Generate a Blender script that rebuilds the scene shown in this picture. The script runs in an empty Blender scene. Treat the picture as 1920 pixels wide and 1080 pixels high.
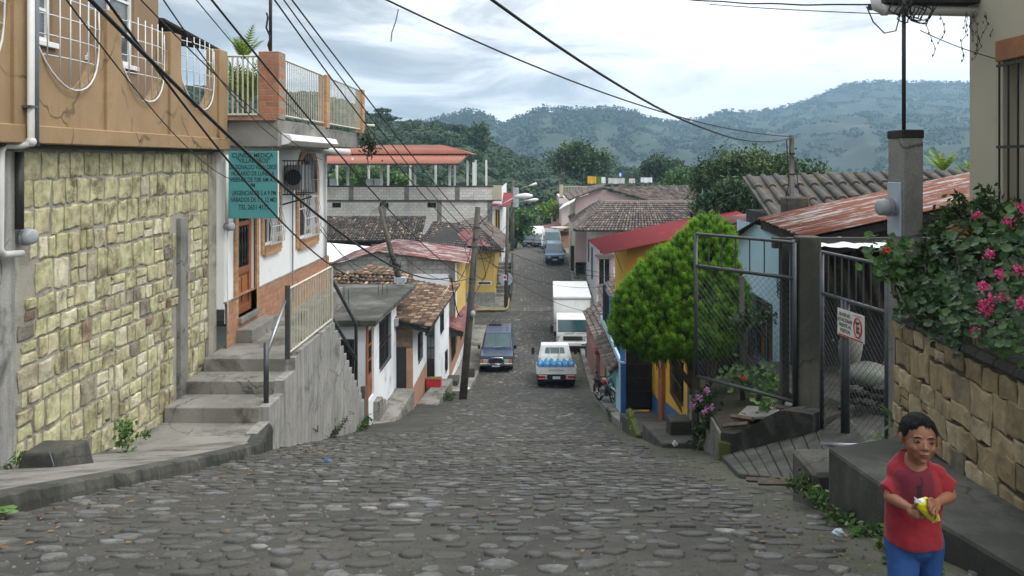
import bpy, bmesh, math, random
import numpy as np
from mathutils import Vector, Matrix, Euler, noise
random.seed(7); rng = np.random.default_rng(11)
sc = bpy.context.scene; COL = sc.collection
R = math.radians
F = 1493.0; CX = 1000.0; HY = 300.0          # focal length and vanishing point of the street, in photo pixels
def P(px, py, Y): return Vector(((px-CX)/F*Y, Y, (HY-py)/F*Y))
def YX(px, X): return X*F/(px-CX)             # depth at which the plane X=const crosses a column of the photo
PROF = [(-12,.6),(-6,-.6),(0,-1.6),(4.3,-2.22),(6.1,-2.7),(7.9,-3.23),(11.2,-4.2),(13.7,-4.95),(17,-5.95),(21.6,-7.22),(28,-8.55),(34,-9.7),
        (39,-10.3),(43,-10.35),(50,-10.42),(55,-10.25),(60,-9.75),(68,-8.95),(76,-8.8),(90,-9.85),(120,-12.5),(200,-16)]
def prof(y):
    P_ = PROF
    if y <= P_[0][0]: return P_[0][1]
    for i in range(len(P_)-1):
        if y <= P_[i+1][0]:
            (x0,a),(x1,b) = P_[i],P_[i+1]; t=(y-x0)/(x1-x0)
            m0 = (b-P_[i-1][1])/(x1-P_[i-1][0]) if i>0 else (b-a)/(x1-x0)
            m1 = (P_[i+2][1]-a)/(P_[i+2][0]-x0) if i+2<len(P_) else (b-a)/(x1-x0)
            h=x1-x0; t2=t*t; t3=t2*t
            return (2*t3-3*t2+1)*a+(t3-2*t2+t)*h*m0+(-2*t3+3*t2)*b+(t3-t2)*h*m1
    return P_[-1][1]

# ---------------------------------------------------------------- materials
MATS = {}
def _new(name):
    m = bpy.data.materials.new(name); m.use_nodes = True
    nt = m.node_tree; b = nt.nodes['Principled BSDF']; MATS[name] = m
    return m, nt, b
def N(nt, t, **kw):
    n = nt.nodes.new(t)
    for k, v in kw.items():
        if k.startswith('_'): setattr(n, k[1:], v)
        else: n.inputs[k.replace('__',' ')].default_value = v
    return n
def c4(c): return (c[0],c[1],c[2],1)
def mixc(nt, fac, a, b, mode='MIX'):
    m = nt.nodes.new('ShaderNodeMix'); m.data_type='RGBA'; m.blend_type=mode
    for sock, val in ((m.inputs[0],fac),(m.inputs[6],a),(m.inputs[7],b)):
        if hasattr(val,'links'): nt.links.new(val, sock)
        elif isinstance(val,(int,float)): sock.default_value = val
        else: sock.default_value = c4(val)
    return m.outputs[2]
def ramp(nt, fac, stops, interp='LINEAR'):
    r = nt.nodes.new('ShaderNodeValToRGB'); e = r.color_ramp.elements; r.color_ramp.interpolation = interp
    while len(e) < len(stops): e.new(.5)
    for i,(p,c) in enumerate(stops):
        e[i].position = p; e[i].color = c4(c) if not isinstance(c,(int,float)) else (c,c,c,1)
    nt.links.new(fac, r.inputs[0]); return r.outputs[0]
def noi(nt, vec, scale, detail=4, rough=.6, dist=0):
    n = N(nt,'ShaderNodeTexNoise',Scale=scale,Detail=detail,Roughness=rough,Distortion=dist)
    if vec is not None: nt.links.new(vec, n.inputs['Vector'])
    return n.outputs[0]
def pos(nt, sc_=(1,1,1)):
    g = nt.nodes.new('ShaderNodeNewGeometry')
    if sc_ == (1,1,1): return g.outputs['Position']
    m = nt.nodes.new('ShaderNodeVectorMath'); m.operation='MULTIPLY'; m.inputs[1].default_value = sc_
    nt.links.new(g.outputs['Position'], m.inputs[0]); return m.outputs[0]
def bump(nt, b, h, strength, dist=.01, prev=None):
    n = N(nt,'ShaderNodeBump',Strength=strength,Distance=dist); nt.links.new(h, n.inputs['Height'])
    if prev is not None: nt.links.new(prev, n.inputs['Normal'])
    nt.links.new(n.outputs[0], b.inputs['Normal']); return n.outputs[0]
def mk(name, c1, c2=None, scale=2.5, rough=.85, bmp=.25, bscale=35, metal=0, dirt=None, damt=.5, dscale=1.2, streak=0, grain=.12, coat=0, spec=None, crack=0):
    """two-tone weathered surface; dirt = colour of stains with a patchy shape, streak = vertical run marks"""
    m, nt, b = _new(name)
    p = pos(nt); c2 = c2 or tuple(x*.82 for x in c1)
    col = mixc(nt, ramp(nt, noi(nt,p,scale), [(.35,0),(.65,1)]), c1, c2)
    g = noi(nt,p,bscale*2.2,3,.7)
    col = mixc(nt, grain, col, ramp(nt,g,[(.3,(.0,.0,.0)),(.7,(1,1,1))]), 'OVERLAY')
    if dirt:
        d = noi(nt, p, dscale, 7, .68, .4)
        col = mixc(nt, ramp(nt, d, [(.62-damt*.3,0),(.62-damt*.3+.16,.9)]), col, dirt)
        if streak:
            s = noi(nt, pos(nt,(7,7,.55)), 1.3, 5, .6)
            col = mixc(nt, ramp(nt, s, [(.60-streak*.18,0),(.78,.75)]), col, dirt)
    if crack:
        nz=N(nt,'ShaderNodeTexNoise',Scale=2.2,Detail=5.); nt.links.new(p,nz.inputs['Vector']); wv=nt.nodes.new('ShaderNodeVectorMath'); wv.operation='MULTIPLY_ADD'; wv.inputs[1].default_value=(.5,.5,.5)
        nt.links.new(nz.outputs['Color'],wv.inputs[0]); nt.links.new(p,wv.inputs[2]); vo=N(nt,'ShaderNodeTexVoronoi',Scale=crack); vo.feature='DISTANCE_TO_EDGE'; nt.links.new(wv.outputs[0],vo.inputs['Vector'])
        ck=nt.nodes.new('ShaderNodeMath'); ck.operation='MULTIPLY'; nt.links.new(ramp(nt,vo.outputs['Distance'],[(.004,1),(.014,0)]),ck.inputs[0]); nt.links.new(ramp(nt,noi(nt,p,.9,3),[(.47,0),(.56,.85)]),ck.inputs[1])
        col = mixc(nt, ck.outputs[0], col, tuple(x*.25 for x in c1))
    nt.links.new(col, b.inputs['Base Color'])
    b.inputs['Roughness'].default_value = rough; b.inputs['Metallic'].default_value = metal
    if coat: b.inputs['Coat Weight'].default_value = coat
    if spec is not None: b.inputs['Specular IOR Level'].default_value = spec
    if bmp: bump(nt, b, noi(nt,p,bscale,5,.65), bmp, .008)
    return m
def mktone(name, stops, rough=.85, nscale=8, namt=.25, bmp=.3, bscale=40, trans=0, spec=None, dirt=None, dscale=1.5, damt=.5):
    """colour picked per stone / tile / leaf by the face attribute 'tone'"""
    m, nt, b = _new(name)
    a = nt.nodes.new('ShaderNodeAttribute'); a.attribute_name = 'tone'
    col = ramp(nt, a.outputs['Fac'], stops); p = pos(nt)
    if namt: col = mixc(nt, namt, col, ramp(nt, noi(nt,p,nscale,5,.65), [(.25,0.),(.75,1.)]), 'OVERLAY')
    if dirt: col = mixc(nt, ramp(nt, noi(nt,p,dscale,7,.7,.3), [(.62-damt*.3,0),(.78-damt*.3,.92)]), col, dirt)
    nt.links.new(col, b.inputs['Base Color']); b.inputs['Roughness'].default_value = rough
    if spec is not None: b.inputs['Specular IOR Level'].default_value = spec
    if bmp: bump(nt, b, noi(nt,p,bscale,4,.6), bmp, .01)
    if trans:
        t = nt.nodes.new('ShaderNodeBsdfTranslucent'); nt.links.new(col, t.inputs[0])
        mx = nt.nodes.new('ShaderNodeMixShader'); mx.inputs[0].default_value = trans
        nt.links.new(b.outputs[0], mx.inputs[1]); nt.links.new(t.outputs[0], mx.inputs[2])
        nt.links.new(mx.outputs[0], nt.nodes['Material Output'].inputs[0])
    return m
def mkbrick(name, plane, c1, c2, mortar, w, h, ms=.008, rough=.9, dirt=None, damt=.4, off=.5, dscale=1.3):
    m, nt, b = _new(name); g = nt.nodes.new('ShaderNodeNewGeometry')
    s = nt.nodes.new('ShaderNodeSeparateXYZ'); nt.links.new(g.outputs['Position'], s.inputs[0])
    c = nt.nodes.new('ShaderNodeCombineXYZ')
    nt.links.new(s.outputs[0 if plane=='xz' else 1], c.inputs[0]); nt.links.new(s.outputs[2], c.inputs[1])
    wob = nt.nodes.new('ShaderNodeVectorMath'); wob.operation='MULTIPLY_ADD'
    nz = N(nt,'ShaderNodeTexNoise',Scale=3.,Detail=3.); nt.links.new(g.outputs['Position'], nz.inputs['Vector'])
    nt.links.new(nz.outputs['Color'], wob.inputs[0]); wob.inputs[1].default_value=(.02,.02,.02); nt.links.new(c.outputs[0], wob.inputs[2])
    t = nt.nodes.new('ShaderNodeTexBrick'); t.offset = off
    for k,v in (('Scale',1.),('Mortar Size',ms),('Mortar Smooth',.3),('Bias',0.),('Brick Width',w),('Row Height',h)): t.inputs[k].default_value=v
    t.inputs['Color1'].default_value=c4(c1); t.inputs['Color2'].default_value=c4(c2); t.inputs['Mortar'].default_value=c4(mortar)
    nt.links.new(wob.outputs[0], t.inputs['Vector'])
    col = mixc(nt, .3, t.outputs[0], ramp(nt, noi(nt,g.outputs['Position'],9,6,.7), [(.25,0.),(.75,1.)]), 'OVERLAY')
    if dirt:
        col = mixc(nt, ramp(nt, noi(nt,g.outputs['Position'],dscale,7,.7,.3), [(.62-damt*.3,0),(.8-damt*.3,.9)]), col, dirt)
    nt.links.new(col, b.inputs['Base Color']); b.inputs['Roughness'].default_value=rough
    inv = nt.nodes.new('ShaderNodeMath'); inv.operation='SUBTRACT'; inv.inputs[0].default_value=1; nt.links.new(t.outputs['Fac'], inv.inputs[1])
    n1 = bump(nt, b, inv.outputs[0], .7, .012); bump(nt, b, noi(nt,g.outputs['Position'],40,4), .25, .006, n1)
    return m

# ---------------------------------------------------------------- mesh builder
class Fr:
    """facade frame: A is the left end and B the right end as seen from outside; d points outwards"""
    def __init__(s, A, B, z0=0.):
        s.A = Vector((A[0],A[1],z0)); d = Vector((B[0]-A[0],B[1]-A[1],0)); s.L = d.length; s.u = d.normalized()
        s.n = Vector((s.u.y,-s.u.x,0)); s.z = Vector((0,0,1))
    def p(s,u,v,d=0): return s.A + s.u*u + s.z*v + s.n*d
class MB:
    def __init__(s): s.v=[]; s.f=[]; s.t=[]; s.m=[]
    def add(s, vs, fs, t=None, m=0):
        o = len(s.v); s.v += [tuple(x) for x in vs]
        if t is None: t = random.random()
        for f in fs: s.f.append([i+o for i in f]); s.t.append(t); s.m.append(m)
        return s
    def hexa(s, c, t=None, m=0):          # 4 bottom corners then 4 top corners
        return s.add(c, [(0,3,2,1),(4,5,6,7),(0,1,5,4),(1,2,6,5),(2,3,7,6),(3,0,4,7)], t, m)
    def box(s, x0,x1,y0,y1,z0,z1, t=None, m=0):
        return s.hexa([(x0,y0,z0),(x1,y0,z0),(x1,y1,z0),(x0,y1,z0),(x0,y0,z1),(x1,y0,z1),(x1,y1,z1),(x0,y1,z1)], t, m)
    def fbox(s, fr, u0,u1,v0,v1,d0,d1, t=None, m=0):
        q = fr.p
        return s.hexa([q(u0,v0,d1),q(u1,v0,d1),q(u1,v0,d0),q(u0,v0,d0),q(u0,v1,d1),q(u1,v1,d1),q(u1,v1,d0),q(u0,v1,d0)], t, m)
    def quad(s, a,b,c,d, t=None, m=0): return s.add([a,b,c,d],[(0,1,2,3)],t,m)
    def poly(s, pts, t=None, m=0): return s.add(pts,[tuple(range(len(pts)))],t,m)
    def slab(s, pts, off, t=None, m=0):   # polygon given thickness along off
        off = Vector(off); n=len(pts); a=[Vector(p) for p in pts]; b=[p+off for p in a]
        return s.add(a+b, [tuple(range(n)), tuple(range(2*n-1,n-1,-1))]+[(i,i+n,(i+1)%n+n,(i+1)%n) for i in range(n)], t, m)
    def tube(s, pts, r, n=8, t=None, m=0, cap=True):
        pts=[Vector(p) for p in pts]; rs = r if isinstance(r,(list,tuple)) else [r]*len(pts)
        vs=[]; prevx=None
        for i,p in enumerate(pts):
            d = (pts[min(i+1,len(pts)-1)]-pts[max(i-1,0)]); d = d.normalized() if d.length>1e-9 else Vector((0,0,1))
            if prevx is None:
                x = d.cross(Vector((0,0,1)) if abs(d.z)<.9 else Vector((1,0,0))).normalized()
            else:
                x = (prevx - d*prevx.dot(d)); x = x.normalized() if x.length>1e-6 else d.orthogonal().normalized()
            prevx=x; y=d.cross(x)
            for k in range(n):
                a=2*math.pi*k/n; vs.append(p+(x*math.cos(a)+y*math.sin(a))*rs[i])
        fs=[]
        for i in range(len(pts)-1):
            for k in range(n): fs.append((i*n+k,i*n+(k+1)%n,(i+1)*n+(k+1)%n,(i+1)*n+k))
        if cap: fs += [tuple(range(n-1,-1,-1)), tuple((len(pts)-1)*n+k for k in range(n))]
        return s.add(vs,fs,t,m)
    def ell(s, c, r, nu=12, nv=8, t=None, m=0, rot=None, jit=0):
        c=Vector(c); r = r if isinstance(r,(list,tuple)) else (r,r,r); vs=[]; fs=[]
        for j in range(1,nv):
            th=math.pi*j/nv
            for i in range(nu):
                a=2*math.pi*i/nu; k=1+random.uniform(-jit,jit)
                q=Vector((r[0]*math.sin(th)*math.cos(a)*k, r[1]*math.sin(th)*math.sin(a)*k, r[2]*math.cos(th)*k))
                if rot: q = rot @ q
                vs.append(c+q)
        tp=Vector((0,0,r[2])); bt=Vector((0,0,-r[2]))
        if rot: tp=rot@tp; bt=rot@bt
        vs += [c+tp, c+bt]; T=len(vs)-2; B=T+1
        for i in range(nu): fs += [(T,i,(i+1)%nu),(B,(nv-2)*nu+(i+1)%nu,(nv-2)*nu+i)]
        for j in range(nv-2):
            for i in range(nu): fs.append((j*nu+i,(j+1)*nu+i,(j+1)*nu+(i+1)%nu,j*nu+(i+1)%nu))
        return s.add(vs,fs,t,m)
    def loft(s, rings, t=None, m=0, cap=True):
        n=len(rings[0]); vs=[p for r in rings for p in r]; fs=[]
        for i in range(len(rings)-1):
            for k in range(n): fs.append((i*n+k,i*n+(k+1)%n,(i+1)*n+(k+1)%n,(i+1)*n+k))
        if cap: fs += [tuple(range(n-1,-1,-1)), tuple((len(rings)-1)*n+k for k in range(n))]
        return s.add(vs,fs,t,m)
    def facade(s, fr, L, H, holes=(), depth=.12, v0=0, m=0, top=None):
        """wall face with rectangular openings and their reveals; top(u) gives the height of a sloping top"""
        us = sorted({0,L,*[h[0] for h in holes],*[h[1] for h in holes]}); vs = sorted({v0,H,*[h[2] for h in holes],*[h[3] for h in holes]})
        for i in range(len(us)-1):
            for j in range(len(vs)-1):
                uc=(us[i]+us[i+1])/2; vc=(vs[j]+vs[j+1])/2
                if any(h[0]<uc<h[1] and h[2]<vc<h[3] for h in holes): continue
                a,b=vs[j],vs[j+1]; ta=tb=b
                if top and j==len(vs)-2: ta,tb=top(us[i]),top(us[i+1])
                s.quad(fr.p(us[i],a),fr.p(us[i+1],a),fr.p(us[i+1],tb),fr.p(us[i],ta),m=m)
        for h in holes:
            q=fr.p; D=-depth
            s.quad(q(h[0],h[2]),q(h[0],h[2],D),q(h[0],h[3],D),q(h[0],h[3]),m=m); s.quad(q(h[1],h[2],D),q(h[1],h[2]),q(h[1],h[3]),q(h[1],h[3],D),m=m)
            s.quad(q(h[0],h[2],D),q(h[0],h[2]),q(h[1],h[2]),q(h[1],h[2],D),m=m); s.quad(q(h[0],h[3]),q(h[0],h[3],D),q(h[1],h[3],D),q(h[1],h[3]),m=m)
        return s
    def build(s, name, mat, root=None, bevel=0, smooth=False, label=None, sub=0, seg=1):
        me = bpy.data.meshes.new(name); off = Vector(root['_w']) if root is not None and '_w' in root else Vector((0,0,0))
        me.from_pydata([ (x-off.x,y-off.y,z-off.z) for x,y,z in s.v], [], s.f)
        for mm in (mat if isinstance(mat,(list,tuple)) else [mat]): me.materials.append(MATS[mm] if isinstance(mm,str) else mm)
        at = me.attributes.new('tone','FLOAT','FACE'); at.data.foreach_set('value', s.t)
        me.polygons.foreach_set('material_index', s.m)
        if smooth: me.polygons.foreach_set('use_smooth', [True]*len(s.f))
        me.update(); o = bpy.data.objects.new(name, me); COL.objects.link(o)
        if root is not None: o.parent = root; o['_w'] = tuple(off)
        if bevel:
            b = o.modifiers.new('bevel','BEVEL'); b.width=bevel; b.segments=seg; b.limit_method='ANGLE'; b.angle_limit=R(35)
        if sub: md=o.modifiers.new('sub','SUBSURF'); md.levels=sub; md.render_levels=sub
        if label: o['label']=label
        return o
def thing(name, label, cat, loc=(0,0,0), group=None):
    o = bpy.data.objects.new(name, None); COL.objects.link(o); o.location = loc; o['_w']=tuple(loc)
    o.empty_display_size=.2; o['label']=label; o['category']=cat
    if group: o['group']=group
    return o
def tag(o, label, cat, group=None):
    o['label']=label; o['category']=cat
    if group: o['group']=group
    return o
def struct(o): o['kind']='structure'; return o
def stuff(o, label, cat): o['kind']='stuff'; o['label']=label; o['category']=cat; return o
def copy_tree(o, parent=None):
    c = o.copy(); COL.objects.link(c)
    if parent is not None: c.parent = parent
    for ch in list(o.children): copy_tree(ch, c)
    return c
def smooth_angle(o, a=40):
    me=o.data; me.polygons.foreach_set('use_smooth',[True]*len(me.polygons))
    m=o.modifiers.new('es','EDGE_SPLIT'); m.split_angle=R(a); return o

def leaves(name, posn, size, tone, mat, root=None, aspect=1.8, up=.0, nrm=None, droop=0, dirs=None):
    """one mesh of many small pointed leaves; posn (n,3), size (n,), tone (n,)"""
    n=len(posn); posn=np.asarray(posn,float)
    if root is not None: posn = posn-np.array(root['_w'])
    d = rng.normal(size=(n,3)); d/=np.linalg.norm(d,axis=1)[:,None]
    d[:,2]+=up-droop; d/=np.linalg.norm(d,axis=1)[:,None]
    if dirs is not None: d=dirs+.25*rng.normal(size=(n,3)); d/=np.linalg.norm(d,axis=1)[:,None]
    w = rng.normal(size=(n,3)); 
    if nrm is not None: w = np.cross(d, nrm+.5*w)
    else: w = np.cross(d,w)
    w/=np.linalg.norm(w,axis=1)[:,None]+1e-9
    s=np.asarray(size)[:,None]; a=d*s*aspect*.5; b=w*s*.5
    k = np.cross(d,w)*s*.12
    v=np.stack([posn-a, posn+b*.9-a*.1+k, posn+a, posn-b*.9-a*.1+k],1).reshape(-1,3)
    me=bpy.data.meshes.new(name); me.vertices.add(4*n); me.vertices.foreach_set('co', v.ravel())
    me.loops.add(4*n); me.loops.foreach_set('vertex_index', np.arange(4*n,dtype=np.int32))
    me.polygons.add(n); me.polygons.foreach_set('loop_start', np.arange(0,4*n,4,dtype=np.int32))
    try: me.polygons.foreach_set('loop_total', np.full(n,4,dtype=np.int32))
    except Exception: pass
    me.update(calc_edges=True); me.materials.append(MATS[mat])
    at=me.attributes.new('tone','FLOAT','FACE'); at.data.foreach_set('value', np.asarray(tone,dtype=np.float32))
    o=bpy.data.objects.new(name,me); COL.objects.link(o)
    if root is not None: o.parent=root; o['_w']=root['_w']
    return o
def blobpts(blobs, n, shell=.35, clump=0, csize=.2):
    """points spread in the outer shell of ellipsoids (cx,cy,cz,rx,ry,rz); returns pts and a clump tone"""
    vol=np.array([b[3]*b[4]+b[4]*b[5]+b[3]*b[5] for b in blobs]); vol/=vol.sum(); pts=[];tn=[]
    for b,f in zip(blobs,vol):
        k=max(4,int(n*f)); nc=max(6,int(clump*f)) if clump else 0
        c=np.array(b[:3]); r=np.array(b[3:6])
        if nc:
            d=rng.normal(size=(nc,3)); d/=np.linalg.norm(d,axis=1)[:,None]
            cc=c+d*r*rng.uniform(1-shell,1.0,(nc,1)); ct=rng.uniform(0,1,nc)
            ix=rng.integers(0,nc,k); q=cc[ix]+rng.normal(size=(k,3))*csize; pts.append(q); tn.append(np.clip(ct[ix]*.75+rng.uniform(0,.25,k),0,1))
        else:
            d=rng.normal(size=(k,3)); d/=np.linalg.norm(d,axis=1)[:,None]
            pts.append(c+d*r*rng.uniform(1-shell,1.02,(k,1))); tn.append(rng.uniform(0,1,k))
    return np.concatenate(pts), np.concatenate(tn)
def limbs(mb, base, top, r, targets, r2=.3):
    base=Vector(base); top=Vector(top); mid=(base+top)/2+Vector((random.uniform(-.04,.04),random.uniform(-.04,.04),0))*(top-base).length
    mb.tube([base,mid,top],[r,r*.8,r*.55],8)
    for t in targets:
        t=Vector(t); s=base.lerp(top, random.uniform(.45,1)); m=s.lerp(t,.5)+Vector((0,0,-.06))*(t-s).length
        mb.tube([s,m,t],[r*.45,r*.3,r*.1],6)
def tree(name,label,cat,base,blobs,n,leaf,mat,bark='bark',tr=.15,group=None,clump=60,csize=.3,shell=.4,aspect=1.8,droop=0,up=0,core=True):
    root=thing(name,label,cat,base,group)
    mb=MB(); top=Vector((np.mean([b[0] for b in blobs]),np.mean([b[1] for b in blobs]),np.mean([b[2] for b in blobs])))
    limbs(mb,base,top,tr,[(b[0],b[1],b[2]+b[5]*.3) for b in blobs]+[(b[0]+b[3]*.6*random.uniform(-1,1),b[1],b[2]) for b in blobs])
    mb.build('trunk',bark,root,smooth=True)
    pts,tn=blobpts(blobs,n,shell,clump,csize)
    cr=leaves('crown',pts,rng.uniform(.6,1.2,len(pts))*leaf,tn,mat,root,aspect,up,droop=droop)
    if core:
        for b in blobs:
            pass
    return root
def wire_pts(a,b,sag,n=24,wob=0):
    a=Vector(a);b=Vector(b); out=[]
    for i in range(n+1):
        t=i/n; p=a.lerp(b,t); p.z-=4*sag*t*(1-t); 
        if wob: p.z+=wob*math.sin(t*23+a.x*9)*math.sin(t*3.14); p.x+=wob*math.sin(t*17+b.z)*.6*math.sin(t*3.14)
        out.append(p)
    return out
def wire(label,a,b,sag,r=.012,mat='black_rubber',group='overhead cables',name='overhead_cable',wob=0,n=24):
    o=MB().tube(wire_pts(a,b,sag,n,wob),r,6).build(name,mat,smooth=True); return tag(o,label,'cable',group)
def tile_roof(name,root,P00,P10,P01,P11,nu,nv,mat='tile_old',jit=.012,base='tile_dark',rad=.52,label=None):
    """rows of barrel tiles; P00-P10 is the eave, P01-P11 the top edge"""
    P00,P10,P01,P11=map(Vector,(P00,P10,P01,P11)); mb=MB()
    nrm=((P10-P00).cross(P01-P00)).normalized()
    if nrm.z<0: nrm=-nrm
    B=lambda u,v:(P00*(1-u)+P10*u)*(1-v)+(P01*(1-u)+P11*u)*v
    w=((P10-P00).length+(P11-P01).length)/2/nu; r=w*rad; K=5
    mb.slab([P00,P10,P11,P01], -nrm*.05, t=.1, m=1)
    for i in range(nu):
        for j in range(nv):
            u=(i+.5)/nu+random.uniform(-jit,jit)*.3/max(w,.1)*w/ (P10-P00).length; v0=j/nv; v1=min(1.0,(j+1.15)/nv)
            a=B(u,v0); b=B(u,v1); ax=(B(min(u+.01,1),v0)-B(max(u-.01,0),v0)).normalized(); j1=random.uniform(-jit,jit); j2=random.uniform(-jit,jit)
            vs=[]
            for c,rr,h in ((a+ax*j1,r*1.05,.035+abs(j1)),(b+ax*j2,r*.82,.0)):
                for k in range(K+1):
                    th=math.pi*k/K; vs.append(c+ax*(-math.cos(th)*rr*.86)+nrm*(math.sin(th)*rr*.75+h-.01))
            n0=K+1; fs=[(k,k+1,n0+k+1,n0+k) for k in range(K)]+[tuple(range(K,-1,-1))]
            mb.add(vs,fs)
    return mb.build(name,[mat,base],root,label=label)
def corr_roof(name,root,P00,P10,P01,P11,n,amp,mat,nv=1,label=None,th=.006,jag=0):
    P00,P10,P01,P11=map(Vector,(P00,P10,P01,P11)); mb=MB()
    nrm=((P10-P00).cross(P01-P00)).normalized()
    if nrm.z<0: nrm=-nrm
    B=lambda u,v:(P00*(1-u)+P10*u)*(1-v)+(P01*(1-u)+P11*u)*v
    M_=n*6; vs=[];fs=[]; lay=[]
    for s_ in (0,-th):
        for j in range(nv+1):
            for i in range(M_+1):
                v=j/nv
                if jag and j==0: v-=jag*random.random()*(1 if (i//9)%2 else .3)
                vs.append(B(i/M_,v)+nrm*(amp*math.sin(i/6*2*math.pi)+s_))
    W=M_+1; H=(nv+1)*W
    for j in range(nv):
        for i in range(M_):
            q=(j*W+i,j*W+i+1,(j+1)*W+i+1,(j+1)*W+i); fs.append(q); fs.append(tuple(x+H for x in reversed(q)))
    for i in range(M_):
        fs.append((i+1,i,i+H,i+1+H)); k=nv*W+i; fs.append((k,k+1,k+1+H,k+H))
    for j in range(nv):
        k=j*W; fs.append((k,k+W,k+W+H,k+H)); k=j*W+M_; fs.append((k+W,k,k+H,k+W+H))
    mb.add(vs,fs,.5); o=mb.build(name,mat,root,smooth=True,label=label); return o
def text_part(txt,fr,u0,u1,v0,v1,d,mat,root,name='lettering',thick=.002):
    cu=bpy.data.curves.new('t','FONT'); cu.body=txt; cu.size=1; cu.offset=.018; cu.align_x='LEFT'
    ob=bpy.data.objects.new('t',cu); COL.objects.link(ob); dg=bpy.context.evaluated_depsgraph_get()
    me=bpy.data.meshes.new_from_object(ob.evaluated_get(dg)); bpy.data.objects.remove(ob)
    V=[v.co.copy() for v in me.vertices]; x0=min(v.x for v in V);x1=max(v.x for v in V)
    y0,y1=(0.,.69) if txt.isupper() or txt[0].isdigit() else (min(v.y for v in V),max(v.y for v in V))
    mb=MB(); fs=[tuple(p.vertices) for p in me.polygons]
    mb.add([fr.p(u0+(v.x-x0)/(x1-x0)*(u1-u0), v0+(v.y-y0)/(y1-y0)*(v1-v0), d) for v in V], fs, .5)
    return mb.build(name,mat,root)
def window(root,fr,u0,u1,v0,v1,depth=.1,frame='white_paint',pane='glass_dark',fw=.06,mull=(1,1),grille=None,gstep=.12,gmat='iron',sill=None,name='window',hb=True,gout=.04):
    mb=MB(); D=-depth
    mb.fbox(fr,u0,u0+fw,v0,v1,D,D+.05); mb.fbox(fr,u1-fw,u1,v0,v1,D,D+.05)
    mb.fbox(fr,u0+fw,u1-fw,v0,v0+fw,D,D+.047); mb.fbox(fr,u0+fw,u1-fw,v1-fw,v1,D,D+.047)
    for i in range(1,mull[0]+1): c=u0+(u1-u0)*i/(mull[0]+1); mb.fbox(fr,c-fw*.4,c+fw*.4,v0+fw,v1-fw,D,D+.04)
    for i in range(1,mull[1]+1): c=v0+(v1-v0)*i/(mull[1]+1); mb.fbox(fr,u0+fw,u1-fw,c-fw*.35,c+fw*.35,D,D+.036)
    w=mb.build(name,frame,root)
    MB().fbox(fr,u0+.01,u1-.01,v0+.01,v1-.01,D-.02,D+.01).build('pane',pane,w)
    if sill: MB().fbox(fr,u0-.08,u1+.08,v0-.09,v0-.003,-.02,.07).build('sill',sill,w,bevel=.008)
    if grille:
        g=MB(); k=u0+.03
        nb=max(2,int(round((u1-u0-.06)/gstep)))
        for i in range(nb+1):
            c=u0+.03+(u1-u0-.06)*i/nb; g.tube([fr.p(c,v0+.01,gout),fr.p(c,v1-.01,gout)],.009,5)
        for v in ([v0+.04,(v0+v1)/2,v1-.04] if hb else [v0+.04,v1-.04]): g.fbox(fr,u0,u1,v-.012,v+.012,gout-.01,gout+.01)
        if grille=='grid':
            nv=max(2,int(round((v1-v0)/gstep)))
            for i in range(1,nv): v=v0+(v1-v0)*i/nv; g.fbox(fr,u0,u1,v-.006,v+.006,gout-.006,gout+.006)
        g.build('grille',gmat,w)
    return w
# ---------------------------------------------------------------- material palette
mk('asphalt_dirt',(.070,.065,.054),(.030,.029,.025),2.1,.9,.9,22,dirt=(.03,.031,.027),damt=.5,dscale=.9,grain=.3)
mktone('cobble',[(0,(.045,.044,.041)),(.4,(.092,.092,.088)),(.8,(.155,.157,.152)),(1,(.25,.243,.22))],.75,16,.5,.9,45,dirt=(.048,.046,.040),dscale=1.6,damt=.7)
def _street():
    nt=MATS['asphalt_dirt'].node_tree; b=nt.nodes['Principled BSDF']; src=b.inputs['Base Color'].links[0].from_socket
    g=nt.nodes.new('ShaderNodeNewGeometry'); s=nt.nodes.new('ShaderNodeSeparateXYZ'); nt.links.new(g.outputs['Position'],s.inputs[0])
    a=nt.nodes.new('ShaderNodeMath'); a.operation='MULTIPLY_ADD'; a.inputs[1].default_value=.9; nt.links.new(noi(nt,g.outputs['Position'],1.6,5,.65),a.inputs[0]); nt.links.new(s.outputs[0],a.inputs[2])
    col=mixc(nt,ramp(nt,noi(nt,g.outputs['Position'],4,5,.7),[(.4,0),(.62,1)]),(.085,.08,.066),(.05,.06,.026))
    r=N(nt,'ShaderNodeMapRange'); r.inputs[1].default_value=2.1; r.inputs[2].default_value=2.6; nt.links.new(a.outputs[0],r.inputs[0])
    nt.links.new(mixc(nt,r.outputs[0],src,col),b.inputs['Base Color'])
_street()
mk('dirt_verge',(.075,.072,.058),(.05,.052,.04),3,.95,.5,25,dirt=(.045,.06,.02),damt=.35,dscale=2,grain=.3)
mk('concrete',(.24,.235,.215),(.17,.165,.15),1.2,.88,.3,28,dirt=(.08,.08,.07),damt=.35,dscale=.9,grain=.2,crack=0.8)
mk('concrete_dark',(.09,.087,.075),(.05,.05,.043),1.6,.9,.4,22,dirt=(.03,.032,.026),damt=.6,dscale=1.1,grain=.25,streak=.4,crack=0.9)
mk('concrete_steps',(.26,.25,.225),(.18,.175,.155),1.5,.88,.4,30,dirt=(.055,.05,.038),damt=.42,dscale=1.3,grain=.2,crack=0.75)
mk('concrete_mold',(.11,.105,.09),(.06,.06,.05),1.4,.9,.4,24,dirt=(.028,.03,.024),damt=.75,dscale=.8,grain=.25,streak=.6,crack=0.9)
mk('slab_roof',(.15,.145,.13),(.08,.08,.068),.9,.9,.3,20,dirt=(.028,.03,.02),damt=.75,dscale=.7,grain=.25,crack=0.6)
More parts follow.
